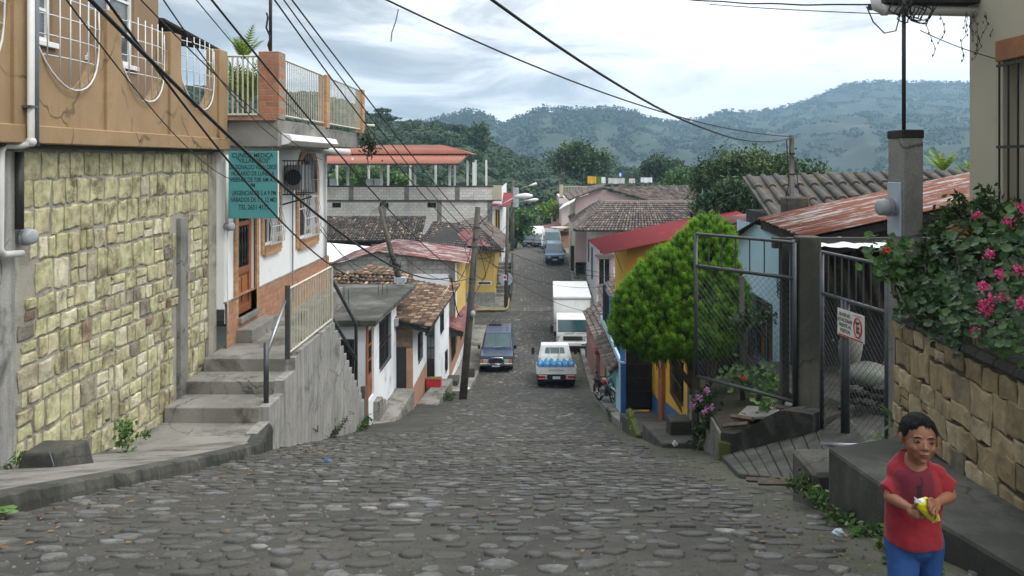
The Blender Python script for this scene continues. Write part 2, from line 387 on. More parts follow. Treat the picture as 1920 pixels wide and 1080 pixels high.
mk('concrete_wall',(.33,.325,.305),(.25,.245,.23),1.3,.9,.3,26,dirt=(.06,.06,.055),damt=.3,dscale=1.5,streak=.75,grain=.2,crack=0.8)
mk('moss',(.06,.09,.012),(.09,.09,.03),6,.95,.6,40)
mk('tan_plaster',(.34,.23,.125),(.275,.185,.10),1.0,.9,.35,45,dirt=(.27,.17,.08),damt=.34,dscale=1.4,streak=.5,grain=.18,crack=0.55)
mk('tan_dark',(.25,.165,.10),(.21,.14,.085),1.2,.9,.2,40)
mk('white_wall',(.78,.79,.78),(.70,.72,.72),.8,.85,.12,40,dirt=(.45,.45,.42),damt=.12,dscale=1.1,grain=.04)
mk('house_white',(.80,.83,.86),(.70,.74,.78),.9,.85,.15,40,dirt=(.35,.35,.33),damt=.22,dscale=1.3,grain=.05)
mk('cream_wall',(.48,.44,.33),(.42,.385,.29),.6,.85,.12,45,grain=.06,dirt=(.36,.32,.24),damt=.12)
mk('pink_wall',(.66,.50,.50),(.60,.44,.45),.8,.88,.12,40,dirt=(.42,.34,.33),damt=.22,grain=.06)
mk('pink_pale',(.70,.60,.58),(.62,.52,.50),.6,.88,.12,40,dirt=(.42,.36,.33),damt=.3,grain=.06)
mk('yellow_wall',(.72,.42,.035),(.62,.35,.03),1.2,.8,.12,40,grain=.06,dirt=(.40,.25,.04),damt=.2)
mk('ochre_wall',(.50,.25,.03),(.42,.20,.025),1.2,.8,.12,40,grain=.06)
mk('yellow_far',(.62,.43,.12),(.52,.36,.10),1,.85,.1,40,grain=.06,dirt=(.35,.25,.1),damt=.2)
mk('blue_paint',(.035,.12,.34),(.03,.09,.26),2,.6,.1,40)
mk('light_blue_wall',(.46,.68,.78),(.40,.61,.71),1,.85,.1,40,grain=.05,dirt=(.24,.36,.42),damt=.2)
mk('orange_wall',(.42,.235,.15),(.36,.20,.13),1.4,.85,.15,40,dirt=(.22,.14,.09),damt=.3,grain=.08)
mk('green_wall',(.27,.38,.07),(.22,.32,.06),1,.85,.15,40,dirt=(.14,.17,.06),damt=.3)
mk('teal_wall',(.14,.42,.40),(.12,.36,.36),1,.85,.1,40)
mk('red_wall',(.25,.045,.035),(.19,.035,.03),2,.7,.1,30)
mk('salmon_wall',(.36,.20,.16),(.30,.165,.13),2,.85,.15,30,dirt=(.14,.1,.08),damt=.4)
mkbrick('brick_yz','yz',(.42,.20,.115),(.34,.15,.085),(.27,.21,.16),.30,.13,.012,dirt=(.20,.10,.06),damt=.2)
mkbrick('brick_xz','xz',(.38,.17,.10),(.30,.13,.075),(.27,.21,.16),.27,.12,.012,dirt=(.20,.10,.06),damt=.2)
mkbrick('brick_frame','yz',(.48,.27,.14),(.38,.19,.09),(.36,.27,.18),.5,.085,.01)
mkbrick('brick_old','xz',(.24,.15,.09),(.18,.11,.07),(.16,.13,.10),.26,.09,.014,dirt=(.08,.06,.045),damt=.5)
mkbrick('block_xz','xz',(.40,.385,.35),(.32,.31,.285),(.15,.145,.135),.42,.21,.012,dirt=(.15,.145,.13),damt=.3,dscale=.5)
mkbrick('block_far','xz',(.66,.63,.59),(.55,.53,.49),(.30,.29,.27),.45,.22,.014,dirt=(.22,.21,.2),damt=.22,dscale=.35)
mktone('ashlar',[(0,(.36,.345,.19)),(.35,(.47,.45,.265)),(.6,(.41,.37,.225)),(.78,(.62,.585,.42)),(.89,(.33,.29,.20)),(.95,(.18,.165,.14)),(.985,(.20,.11,.05)),(1,(.38,.28,.20))],.85,7,.5,1.,26,dirt=(.10,.075,.04),dscale=2.3,damt=.40)
mk('mortar',(.37,.345,.285),(.27,.255,.215),3,.95,.6,30,dirt=(.13,.12,.10),damt=.4,dscale=2,grain=.25)
mk('kerb_black',(.05,.048,.04),(.02,.02,.018),1.6,.92,.5,24,dirt=(.10,.095,.08),damt=.3,dscale=1.6,grain=.3)
mktone('fieldstone',[(0,(.20,.15,.08)),(.45,(.30,.225,.125)),(.8,(.40,.32,.20)),(.93,(.17,.13,.08)),(1,(.10,.09,.07))],.85,5,.5,1.,18,dirt=(.11,.095,.055),dscale=2.4,damt=.25)
mk('joint_dark',(.075,.062,.042),(.045,.038,.028),4,.95,.5,30)
mktone('tile_old',[(0,(.045,.037,.03)),(.45,(.10,.075,.055)),(.75,(.17,.11,.07)),(.93,(.28,.17,.10)),(1,(.40,.27,.18))],.9,12,.4,.4,40,dirt=(.03,.028,.024),dscale=1.6,damt=.5)
mktone('tile_black',[(0,(.028,.025,.024)),(.5,(.065,.055,.05)),(.8,(.11,.085,.07)),(.95,(.22,.15,.11)),(1,(.42,.33,.26))],.9,12,.35,.4,40)
mktone('tile_warm',[(0,(.06,.036,.026)),(.35,(.12,.07,.042)),(.65,(.20,.12,.07)),(.86,(.33,.215,.13)),(1,(.45,.33,.22))],.9,12,.45,.4,40,dirt=(.045,.035,.028),dscale=2.2,damt=.5)
mktone('tile_grey',[(0,(.06,.05,.048)),(.5,(.11,.09,.08)),(.85,(.165,.13,.11)),(1,(.25,.19,.155))],.9,12,.3,.4,40)
mk('tile_dark',(.03,.025,.022),(.018,.016,.015),4,.95,.3,30)
mk('fibre_cement',(.07,.065,.06),(.04,.038,.035),2.5,.9,.4,26,dirt=(.18,.115,.035),damt=.28,dscale=2.6,grain=.25)
mk('terracotta_sheet',(.29,.085,.045),(.25,.075,.04),.7,.6,.05,30,grain=.05)
mk('red_sheet',(.175,.010,.016),(.15,.009,.014),.6,.85,.05,30,grain=.04,dirt=(.22,.03,.03),damt=.15)
mk('red_sheet_old',(.15,.032,.032),(.115,.028,.027),1.2,.6,.1,30,dirt=(.34,.27,.23),damt=.22,dscale=1.1)
mk('white_sheet',(.74,.76,.78),(.66,.68,.70),1,.5,.05,30)
def rust_mat(name, axis, c_rust=(.24,.065,.028), c_zinc=(.46,.45,.44)):
    m,nt,b=_new(name); s=pos(nt,(.45,3.6,3.6) if axis=='x' else (3.2,.4,.4))
    a=noi(nt,s,1.25,6,.65,.3); d=noi(nt,pos(nt),5,6,.7)
    col=mixc(nt,ramp(nt,a,[(.50,0),(.58,1)]),c_rust,c_zinc)
    col=mixc(nt,ramp(nt,d,[(.42,0),(.7,.6)]),col,tuple(x*.45 for x in c_rust))
    nt.links.new(col,b.inputs['Base Color']); b.inputs['Roughness'].default_value=.7; b.inputs['Metallic'].default_value=.05
    bump(nt,b,d,.2,.005); return m
rust_mat('rust_x','x',(.17,.042,.018),(.36,.35,.34)); rust_mat('rust_far','x',(.15,.036,.03),(.40,.36,.35))
mk('white_paint',(.74,.75,.74),(.66,.67,.66),3,.55,.06,40,grain=.04)
mk('pvc',(.60,.60,.58),(.52,.52,.50),3,.45,.04,40,grain=.04)
mk('pvc_grey',(.20,.22,.25),(.17,.19,.22),3,.5,.04,40)
mk('cream_metal',(.50,.49,.40),(.42,.40,.31),3,.5,.08,40,dirt=(.22,.13,.06),damt=.08,dscale=5)
mk('iron',(.035,.035,.037),(.05,.045,.04),6,.5,.15,50,dirt=(.09,.045,.02),damt=.1,dscale=6,metal=.3)
mk('steel_blue',(.14,.17,.19),(.10,.12,.14),5,.4,.1,50,metal=.5)
mk('gate_steel',(.085,.095,.105),(.06,.065,.07),6,.45,.15,50,metal=.4,dirt=(.10,.06,.035),damt=.12,dscale=7)
mk('galv',(.42,.45,.48),(.33,.36,.39),6,.35,.1,50,metal=.7)
mk('grille_white',(.62,.63,.62),(.52,.53,.52),4,.45,.05,40)
mk('meter_grey',(.34,.36,.38),(.28,.30,.32),4,.45,.05,40)
mk('meter_box',(.38,.44,.50),(.33,.38,.44),4,.5,.05,40)
mk('black_rubber',(.012,.012,.013),None,4,.6,.05,40)
mk('black_iron',(.014,.014,.016),(.02,.02,.022),4,.55,.1,40)
mk('teal_sign',(.075,.29,.31),(.065,.265,.285),2,.45,.04,30,grain=.05)
mk('sign_black',(.012,.014,.018),None,4,.6,0)
mk('sign_white',(.72,.70,.64),(.66,.64,.58),6,.5,.05)
mk('sign_red',(.50,.03,.04),None,4,.5,0)
mk('door_wood',(.30,.105,.045),(.22,.075,.03),5,.45,.1,30,grain=.2)
mk('door_wood2',(.34,.13,.04),(.25,.09,.03),5,.5,.15,30,grain=.2)
mk('old_wood',(.15,.12,.09),(.10,.08,.06),5,.9,.4,25,grain=.3)
mk('pole_wood',(.11,.10,.085),(.07,.062,.052),3,.9,.5,18,grain=.3,dirt=(.04,.035,.03),damt=.3,dscale=4)
mk('bark',(.10,.08,.06),(.06,.05,.038),6,.95,.6,20)
mk('glass_dark',(.015,.018,.02),None,2,.12,0,spec=.6)
mk('glass_sky',(.12,.15,.17),(.05,.06,.07),2,.1,0,spec=.7)
mk('shade_black',(.012,.012,.013),None,3,.9,0)  # near-black colour standing for the shade inside openings
mk('maroon_paint',(.055,.012,.02),None,3,.5,.05)
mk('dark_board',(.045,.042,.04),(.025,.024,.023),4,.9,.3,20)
mk('tarp',(.10,.125,.10),(.16,.16,.15),3,.6,.3,20)
mk('soil',(.05,.042,.028),(.035,.03,.02),6,.95,.7,25,dirt=(.03,.045,.012),damt=.4,dscale=4)
mk('road_far',(.095,.089,.076),(.065,.061,.053),1.5,.85,.3,12,grain=.3,dirt=(.05,.048,.042),damt=.3,dscale=.6)
def _cob():
    nt=MATS['road_far'].node_tree; b=nt.nodes['Principled BSDF']; src=b.inputs['Base Color'].links[0].from_socket
    v=N(nt,'ShaderNodeTexVoronoi',Scale=3.6,Randomness=1.0); nt.links.new(pos(nt,(1,1.5,0)),v.inputs['Vector'])
    st=ramp(nt,v.outputs['Distance'],[(.22,1),(.42,0)]); sx=nt.nodes.new('ShaderNodeSeparateColor'); nt.links.new(v.outputs['Color'],sx.inputs[0])
    lt=ramp(nt,sx.outputs[0],[(.3,(.07,.068,.062)),(.75,(.15,.147,.135)),(1,(.30,.29,.265))]); nt.links.new(mixc(nt,st,src,lt),b.inputs['Base Color'])
_cob()
mk('terrain',(.07,.085,.03),(.05,.055,.025),.5,.95,.3,5)
mk('mountain_cover',(.022,.038,.015),(.012,.026,.010),.0045,.95,0,1,dirt=(.10,.085,.045),damt=.14,dscale=.011,grain=.15)
mk('yellow_kerb',(.36,.26,.06),(.22,.18,.08),4,.8,.2,20)
G='leaf_'
mktone('leaf_forest',[(0,(.008,.024,.007)),(.5,(.022,.058,.012)),(.85,(.045,.09,.018)),(1,(.085,.12,.03))],.7,.3,.2,0,trans=.15)
mktone('leaf_mid',[(0,(.015,.04,.012)),(.5,(.04,.085,.02)),(1,(.11,.16,.035))],.6,2,.2,0,trans=.2)
mktone('leaf_mango',[(0,(.015,.04,.02)),(.5,(.035,.08,.035)),(1,(.09,.15,.05))],.5,2,.2,0,trans=.2)
mktone('leaf_lime',[(0,(.06,.12,.01)),(.5,(.14,.24,.02)),(1,(.26,.36,.04))],.6,2,.2,0,trans=.25)
mktone('leaf_thuja',[(0,(.018,.06,.006)),(.25,(.06,.17,.008)),(.55,(.15,.34,.014)),(1,(.28,.50,.03))],.65,2,.15,0,trans=.25)
mktone('leaf_bright',[(0,(.03,.08,.012)),(.5,(.065,.15,.03)),(1,(.13,.24,.06))],.5,3,.2,0,trans=.25)
mktone('leaf_geranium',[(0,(.012,.032,.012)),(.5,(.03,.08,.022)),(.9,(.07,.15,.04)),(1,(.13,.20,.06))],.5,3,.2,0,trans=.2)
mktone('leaf_dry',[(0,(.12,.06,.02)),(1,(.22,.13,.04))],.8,3,.2,0)
mktone('flower_pink',[(0,(.55,.03,.15)),(1,(.80,.10,.30))],.6,3,.1,0,trans=.2)
mktone('flower_red',[(0,(.60,.01,.01)),(1,(.75,.03,.02))],.6,3,.1,0,trans=.2)
mktone('flower_lilac',[(0,(.45,.15,.45)),(1,(.65,.30,.62))],.6,3,.1,0,trans=.2)

# ---------------------------------------------------------------- camera, world, sun
cam=bpy.data.cameras.new('camera'); co=bpy.data.objects.new('camera',cam); COL.objects.link(co); sc.camera=co
co.location=(0,0,0); co.rotation_euler=(R(90),0,0)
cam.sensor_width=36; cam.lens=36*F/1920; cam.shift_x=-(CX-960)/1920; cam.shift_y=-(540-HY)/1920; cam.clip_end=8000; cam.clip_start=.05
W=bpy.data.worlds.new('World'); sc.world=W; W.use_nodes=True; nt=W.node_tree
bg=nt.nodes['Background']; tc=nt.nodes.new('ShaderNodeTexCoord'); D=tc.outputs['Generated']
SUN_EL=R(52); SUN_AZ=R(125)     # azimuth of the sun measured from +Y towards +X
sky=nt.nodes.new('ShaderNodeTexSky'); sky.sky_type='NISHITA'; sky.sun_disc=False; sky.sun_elevation=SUN_EL; sky.sun_rotation=SUN_AZ
sep=nt.nodes.new('ShaderNodeSeparateXYZ'); nt.links.new(D,sep.inputs[0])
zc=nt.nodes.new('ShaderNodeMath'); zc.operation='ADD'; zc.inputs[1].default_value=.16; nt.links.new(sep.outputs[2],zc.inputs[0])
zm=nt.nodes.new('ShaderNodeMath'); zm.operation='MAXIMUM'; zm.inputs[1].default_value=.05; nt.links.new(zc.outputs[0],zm.inputs[0])
cmb=nt.nodes.new('ShaderNodeCombineXYZ')
for i in (0,1):
    dv=nt.nodes.new('ShaderNodeMath'); dv.operation='DIVIDE'; nt.links.new(sep.outputs[i],dv.inputs[0]); nt.links.new(zm.outputs[0],dv.inputs[1]); nt.links.new(dv.outputs[0],cmb.inputs[i])
n1=noi(nt,cmb.outputs[0],1.15,9,.58,.6); n2=noi(nt,cmb.outputs[0],.42,4,.5)
dk=nt.nodes.new('ShaderNodeMath'); dk.operation='MULTIPLY_ADD'; dk.inputs[1].default_value=.55; nt.links.new(n2,dk.inputs[0]); nt.links.new(n1,dk.inputs[2])
lf=nt.nodes.new('ShaderNodeMath'); lf.operation='MULTIPLY_ADD'; lf.inputs[1].default_value=-.42; nt.links.new(sep.outputs[0],lf.inputs[0]); nt.links.new(dk.outputs[0],lf.inputs[2])
cl=ramp(nt,lf.outputs[0],[(.66,(.92,.92,.91)),(.78,(.74,.745,.745)),(.86,(.50,.515,.525)),(.93,(.36,.38,.395)),(1.03,(.28,.305,.325))])
skm=nt.nodes.new('ShaderNodeVectorMath'); skm.operation='SCALE'; skm.inputs[3].default_value=.1; nt.links.new(sky.outputs[0],skm.inputs[0])
mx=mixc(nt,.03,cl,skm.outputs[0])
up=ramp(nt,sep.outputs[2],[(.0,1.),(.3,1.05),(.8,2.0)])
mul=mixc(nt,1.0,mx,up,'MULTIPLY'); nt.nodes[-1].clamp_result=False
nt.links.new(mul,bg.inputs[0]); bg.inputs[1].default_value=1.75
sl=bpy.data.lights.new('sun','SUN'); sl.energy=1.5; sl.angle=R(14); sl.color=(1,.97,.92); so=bpy.data.objects.new('sun',sl); COL.objects.link(so)
sd=Vector((math.sin(SUN_AZ)*math.cos(SUN_EL),math.cos(SUN_AZ)*math.cos(SUN_EL),math.sin(SUN_EL))); so.rotation_euler=sd.to_track_quat('Z','Y').to_euler()
so.location=(0,0,60)
vs_=sc.view_settings; sc.display_settings.display_device='sRGB'; vs_.view_transform='Standard'; vs_.look='None'; vs_.exposure=0.02; vs_.gamma=1
try: vs_.use_curve_mapping=False
except Exception: pass
sc.cycles.max_bounces=6; sc.cycles.transparent_max_bounces=16; sc.cycles.volume_bounces=0

# ---------------------------------------------------------------- ground and street
def gridmesh(name, xs, ys, zf, mat, m2=None):
    mb=MB(); nx=len(xs); 
    vs=[(x,y,zf(x,y)) for y in ys for x in xs]
    fs=[(j*nx+i,j*nx+i+1,(j+1)*nx+i+1,(j+1)*nx+i) for j in range(len(ys)-1) for i in range(nx-1)]
    mb.add(vs,fs,.5); return mb
def frange(a,b,n): return [a+(b-a)*i/n for i in range(n+1)]
def terr(x,y):
    z=prof(y)-.12
    if y>95: z=prof(95)-.2-(y-95)*.012
    d=max(0,abs(x+.7)-4.2)
    return z-.25*min(d,1.0)-(.1*min(d,8) if x<0 else -.0)
gx=sorted(set([-1750,-900,-300,-120,-60,-30,-16,-11,-8,-6.5,-5.2,-4.9,-2,0,2,3.4,4.0,5,7,10,16,30,60,120,300,900,1750])); gy=[-250,-60,-20,-12]+frange(-8,60,68)+frange(62,110,24)+[130,160,200,260,340,600,1200,2080]
struct(gridmesh('terrain',gx,gy,terr,'terrain').build('terrain','terrain',smooth=True))
def road_edges(y):
    if y<50: return -4.75, 3.0
    if y<54.6: return -16,18
    if y<70: return -2.0+(.3 if y>58 else 0), 3.0
    return -2.2,2.9
mb=MB(); ys=frange(-6,49.5,222)+[50,52,54.3]; prev=None
xs=frange(-4.75,3.5,64)
def rz(x,y): return prof(y)+ (noise.noise(Vector((x*1.1,y*1.1,0)))*.022+noise.noise(Vector((x*4,y*4,3)))*.007 if y<60 else 0) -.035*((x+.8)/3.5)**2
vs=[(x,y,rz(x,y)) for y in ys for x in xs]; nx=len(xs)
mb.add(vs,[(j*nx+i,j*nx+i+1,(j+1)*nx+i+1,(j+1)*nx+i) for j in range(len(ys)-1) for i in range(nx-1)],.5,0)
# individually shaped cobbles pressed into the surface
y=3.3
while y<54.:
    near=y<16; st=(.185 if y<9 else .19 if y<16 else .21 if y<28 else .27)
    x=-4.6+random.uniform(0,.2)
    while x<2.75:
        wx=random.uniform(.05,.13)*(1 if near else 1.15)*(1.25 if abs(x+.9)<.12 else 1); wy=random.uniform(.045,.095)*(1 if near else 1.25)
        cy=y+random.uniform(-.05,.05); keep=random.random()
        pk = noise.noise(Vector((x*.55,y*.35,5)))
        thr=.84+.35*pk-(.62 if x>1.75+.3*pk else 0)-(.35 if x<-3.9 and y>12 else 0)
        if keep<thr and not (y>20 and x<-2.7):
            n=random.choice((7,8,10)) if near else 6; ph=random.random()*6; tone=min(1,max(0,random.gauss(.5,.24))); a0=random.uniform(-.25,.25)
            h=random.uniform(.007,.022)*(1 if near else .8); vs=[]; rr=[random.uniform(.70,1.15) for _ in range(n)]
            cz=rz(x,cy)
            sl_=(prof(cy+.1)-prof(cy-.1))/.2
            for s_,hh in ((1.0,-.012),(.95,h*.62),(.80,h*.98),(.4,h*1.04)):
                for k in range(n):
                    a=2*math.pi*k/n; u=math.cos(a)*wx*rr[k]*s_; v=math.sin(a)*wy*rr[k]*s_
                    u,v=u*math.cos(a0)-v*math.sin(a0),u*math.sin(a0)+v*math.cos(a0)
                    vs.append((x+u,cy+v,cz+hh+sl_*v))
            fs=[(r_*n+k,r_*n+(k+1)%n,(r_+1)*n+(k+1)%n,(r_+1)*n+k) for r_ in range(3) for k in range(n)]+[tuple(3*n+k for k in range(n))]
            mb.add(vs,fs,tone,1)
        x+=wx*2+random.uniform(.015,.09)*(1 if near else 1.2)
    y+=st*random.uniform(.9,1.1)
for k in range(9000):
    y=4+random.random()**1.6*16; x=random.uniform(-4.4,3.3); s_=random.uniform(.006,.022); z=rz(x,y); a=random.random()*6
    vs=[(x+s_*math.cos(a+i*2.09)*random.uniform(.7,1.3),y+s_*math.sin(a+i*2.09)*random.uniform(.7,1.3),z-.003) for i in range(3)]+[(x,y,z+s_*.7)]
    mb.add(vs,[(0,1,3),(1,2,3),(2,0,3)],random.random()**1.5,1)
o=mb.build('street',['asphalt_dirt','cobble'],smooth=True); struct(o)
mb=MB()
def strip(mb,ys,l,r,dz=.0,t=.5,nx=8):
    xs_=[i/nx for i in range(nx+1)]; vs=[(l(y)+(r(y)-l(y))*u,y,prof(y)+dz+.01*noise.noise(Vector((u*6,y*.8,2)))) for y in ys for u in xs_]; n_=nx+1
    mb.add(vs,[(j*n_+i,j*n_+i+1,(j+1)*n_+i+1,(j+1)*n_+i) for j in range(len(ys)-1) for i in range(nx)],t)
strip(mb,frange(54.28,100,60),lambda y:-2.3 if y>58 else -3.5,lambda y:3.1,.004)
struct(mb.build('far_street','road_far',smooth=True))
mb=MB(); 
for x0,x1 in ((-16,-4.7),(2.96,18)): mb.quad((x0,48.8,-10.40),(x1,48.8,-10.40),(x1,54.4,-10.30),(x0,54.4,-10.30))
struct(mb.build('side_street','road_far'))
# raised slabs, crossing kerb and pavements
def kerb_strip(name,pl,pr,mat,h=.13,skirt=.5,dzl=0,dzr=0):
    """pavement between the polylines pl (building side) and pr (kerb side), each [(x,y,z)...]"""
    mb=MB()
    for i in range(len(pl)-1):
        a,b,c,d=[Vector(p) for p in (pl[i],pr[i],pr[i+1],pl[i+1])]
        s=Vector((0,0,-skirt)); mb.hexa([a+s,b+s,c+s,d+s,a,b,c,d])
    return mb.build(name,mat)
# ================================================================ LEFT SIDE OF THE STREET
def kx(y): return -4.15 if y<9 else -4.15-.4*min(1,(y-9)/4.7)**2
def side_z(y): return max(prof(y)+.13,-4.52) if y>8 else prof(y)+.13
ys=frange(0,13.7,30)
pl=[(-6.6,y,(side_z(y)-(.10 if y<11.5 else .10*max(0,(13-y)/1.5)))) for y in ys]; pr=[(kx(y)-.16,y,side_z(y)-.01) for y in ys]
struct(kerb_strip('pavement',pl,pr,'concrete_steps'))
mb=MB(); kys=frange(0,13.7,230); rg=[]
for y in kys:
    n1_=noise.noise(Vector((y*3,0,0)))*.03+noise.noise(Vector((y*11,1,0)))*.03; n2_=noise.noise(Vector((y*5,7,0)))*.016+noise.noise(Vector((y*14,3,0)))*.018
    x=kx(y); z=side_z(y); rg.append([(x-.19,y,z-.6),(x+.05+n1_,y,z-.6),(x+.045+n1_*1.2,y,z-.10+n2_),(x+.030+n1_*.6,y,z-.022+n2_),(x+.005+n2_,y,z-.002+n2_*.3),(x-.19,y,z-.004)])
vs=[q for r_ in rg for q in r_]
mb.add(vs,[(k*6+m_,k*6+(m_+1)%6,(k+1)*6+(m_+1)%6,(k+1)*6+m_)[::-1] for k in range(len(kys)-1) for m_ in range(6)],.5)
struct(mb.build('kerb','concrete_mold'))

# ---- stone retaining wall under the tan house
X0=-6.38
sw=thing('stone_wall','pale yellow squared stone wall with grey mortar under the tan house','wall',(X0,12,-4.2))
fr=Fr((X0-.03,5),(X0-.03,16.0),0)
MB().facade(fr,11.0,.15,v0=-5.2).build('mortar_bed','mortar',sw)
mb=MB()
def stone_block(mb,fr,u0,u1,v0,v1,t,d=.027,rough=.19,g=.018):
    cu,cv=(u0+u1)/2,(v0+v1)/2; hu,hv=(u1-u0)/2-g,(v1-v0)/2-g
    base=[(-1,-1),(-.35,-1.02),(.4,-.98),(1,-1),(1.02,0),(1,1),(.3,1.03),(-.4,.98),(-1,1),(-1.01,.1)]
    pts=[(cu+hu*(x+random.uniform(-rough,rough)*(.8 if abs(x)>.9 and abs(y)>.9 else .6)),cv+hv*(y+random.uniform(-rough,rough)*.7)) for x,y in base]
    k=random.uniform(.6,1.2)*d; n=len(pts); vs=[fr.p(u,v,-.02) for u,v in pts]+[fr.p(u,v,k*.7) for u,v in pts]
    vs+=[fr.p(cu+(u-cu)*.82,cv+(v-cv)*.86,k*random.uniform(.85,1.25)) for u,v in pts]; c=fr.p(cu,cv,k*1.15); vs.append(c)
    fs=[(r*n+i,r*n+(i+1)%n,(r+1)*n+(i+1)%n,(r+1)*n+i) for r in range(2) for i in range(n)]+[(2*n+i,2*n+(i+1)%n,3*n) for i in range(n)]
    mb.add(vs,fs,t)
v=.12; row=0
while v>-5.0:
    h=(.36 if row<3 else random.choice([.22,.30,.38,.44])); u=0.0+random.uniform(0,.2)
    while u<10.9:
        w=random.uniform(.24,.40) if row<3 else random.uniform(.13,.42); Yw=5+u
        if not (14.22<Yw+w/2<14.68 and row>2) and Yw+w<15.98 and Yw>9.8:
            if row<3: t=random.uniform(.0,.62) if random.random()<.93 else .86
            else: t=random.random() if noise.noise(Vector((Yw*1.3,v*1.3,0)))>-.1 else random.uniform(.1,.8)
            if row>2 and h>.28 and random.random()<.3:
                stone_block(mb,fr,u,u+w,v-h,v-h*.5,random.random()); stone_block(mb,fr,u,u+w,v-h*.5,v,t)
            else: stone_block(mb,fr,u,u+w,v-h+random.uniform(-.02,.02),v,t)
        u+=w+random.uniform(.0,.03)
    v-=h+.01; row+=1
mb.build('stones','ashlar',sw)
MB().box(X0-.1,X0+.055,14.30,14.60,-4.9,-1.05).build('concrete_strip','concrete',sw,bevel=.01)
MB().box(X0-.3,X0+.03,5.0,9.78,-4.6,.13).build('plastered_end','concrete_wall',sw,bevel=.02)
MB().box(X0-.3,X0+.02,15.6,15.98,-4.6,.1).build('mortar_edge','mortar',sw)

# ---- tan house above it: terrace parapet with round openings
th=thing('house','tan plastered house with a terrace parapet of round cut openings and white grilles','house',(-6.2,12,.2))
XF=-6.2; fr=Fr((XF,5.0),(XF,16.1),0)
mb=MB(); top=1.86; pil=[5.45,7.6,9.65,11.7,13.72,15.82]
def arch_panel(mb,u0,u1):
    c=(u0+u1)/2; r=(u1-u0)/2-.06; n=18; zc=top; bt=.93; H=zc-bt
    pts=[(c+r*math.cos(math.pi+math.pi*i/n), zc+H*math.sin(math.pi+math.pi*i/n)) for i in range(n+1)]
    pts=[(u0,zc)]+pts+[(u1,zc)]
    for a,b in zip(pts[:-1],pts[1:]):
        for D,fl in ((0,0),(-.16,1)):
            q=[fr.p(a[0],.2,D),fr.p(b[0],.2,D),fr.p(b[0],b[1],D),fr.p(a[0],a[1],D)]
            mb.quad(*(q if not fl else q[::-1]))
        mb.quad(fr.p(a[0],a[1],0),fr.p(b[0],b[1],0),fr.p(b[0],b[1],-.16),fr.p(a[0],a[1],-.16))
    return pts[1:-1]
arcs=[]
for i in range(5): arcs.append(arch_panel(mb,pil[i]-5+.19,pil[i+1]-5-.19))
mb.build('parapet','tan_plaster',th)
mb=MB()
for k,y in enumerate(pil): MB().box(XF-.22,XF+.05,y-.2,min(y+.2,16.1),.42,2.18).build('pillar','tan_plaster',th,bevel=.012)
MB().box(XF-.3,XF+.07,5,16.1,.2,.43).build('cornice','tan_plaster',th,bevel=.015)
MB().box(-7.8,XF-.05,5,16.05,.16,.26).build('terrace_floor','concrete_dark',th)
for i,pts in enumerate(arcs):
    g=MB(); u0=pts[0][0]; u1=pts[-1][0]; c=(u0+u1)/2; zt=2.12
    B=.10
    rim=[fr.p(u,v,B*(1-abs((u-c)/(u1-c))**3)-.04) for u,v in pts]
    g.tube([fr.p(u0+.02,zt,-.04)]+rim+[fr.p(u1-.02,zt,-.04)],.013,6)
    nb=7
    for k in range(1,nb):
        u=u0+(u1-u0)*k/nb; zz=min(pts,key=lambda q:abs(q[0]-u))[1]; d=B*(1-abs((u-c)/(u1-c))**3)-.04
        g.tube([fr.p(u,zz+.01,d),fr.p(u,zt+random.uniform(0,.12),d)],.009,5)
    for k in range(1,5):
        v=top-.78+k*.26
        hw=(u1-c)*math.sqrt(max(0,1-max(0,(top-v)/.93)**2)) if v<top else (u1-c)-.02
        g.tube([fr.p(c+hw*s,v,B*(1-abs(hw*s/(u1-c))**3)-.05) for s in (-1,-.6,-.2,.2,.6,1)],.009,5)
    g.build('grille','grille_white',th,smooth=True)
fw_=Fr((-7.7,5),(-7.7,16.35),0)
holes=[(6.55,7.75,1.87,3.4),(8.75,10.35,1.80,3.6),(3.6,4.8,1.87,3.4)]
MB().facade(fw_,11.35,4.6,holes,.12,v0=.1).build('wall','tan_dark',th)
for h in holes: window(th,fw_,*h,depth=.1,fw=.07,mull=(1,2),sill='white_paint',pane='glass_sky')
MB().facade(Fr((-11,16.35+.0),(-7.7,16.35),0),3.3,4.6,v0=.1).build('side_wall','tan_dark',th)
MB().quad((-7.7,16.35,.1),(-12,16.35,.1),(-12,16.35,4.6),(-7.7,16.35,4.6)).build('far_wall','tan_dark',th)
mb=MB(); mb.slab([(-9,16.4,3.15),(-7.6,16.4,2.92),(-6.72,17.1,2.38),(-8.2,17.3,2.6)],(0,0,-.05)); mb.build('awning','dark_board',th)
# drain pipes on the tan facade
pr_=thing('drain_pipe','thick pale pvc pipe running down the tan parapet and turning left to the meter','pipe',(XF+.1,10,.3))
yA=YX(58,XF+.12)
MB().tube([(XF+.12,yA,3.2),(XF+.12,yA,.26),(XF+.1,yA-.03,.19),(XF-.0,yA-.06,.17),(X0+.1,9.12+.35,.17),(X0+.1,9.12+.27,.1),(X0+.1,9.37,-1.05),(X0+.12,9.42,-1.12),(X0+.12,9.75,-1.14)],.042,10).build('pipe','pvc',pr_,smooth=True)
MB().ell((XF+.12,yA,.22),.062,10,8).build('elbow','pvc',pr_,smooth=True)
MB().box(XF+.02,XF+.17,yA-.07,yA+.07,.63,.66).build('clamp','steel_blue',pr_)
yB=yA+.13
p2_=thing('drain_pipe','grey pipe beside the pale pipe on the tan parapet','pipe',(XF+.1,yB,.3))
MB().tube([(XF+.1,yB,3.2),(XF+.1,yB,.2)],.036,10).build('pipe','pvc_grey',p2_,smooth=True)
MB().tube([(XF+.1,yB,.22),(XF+.1,yB,.17)],.044,10).build('end_cap','black_rubber',p2_)
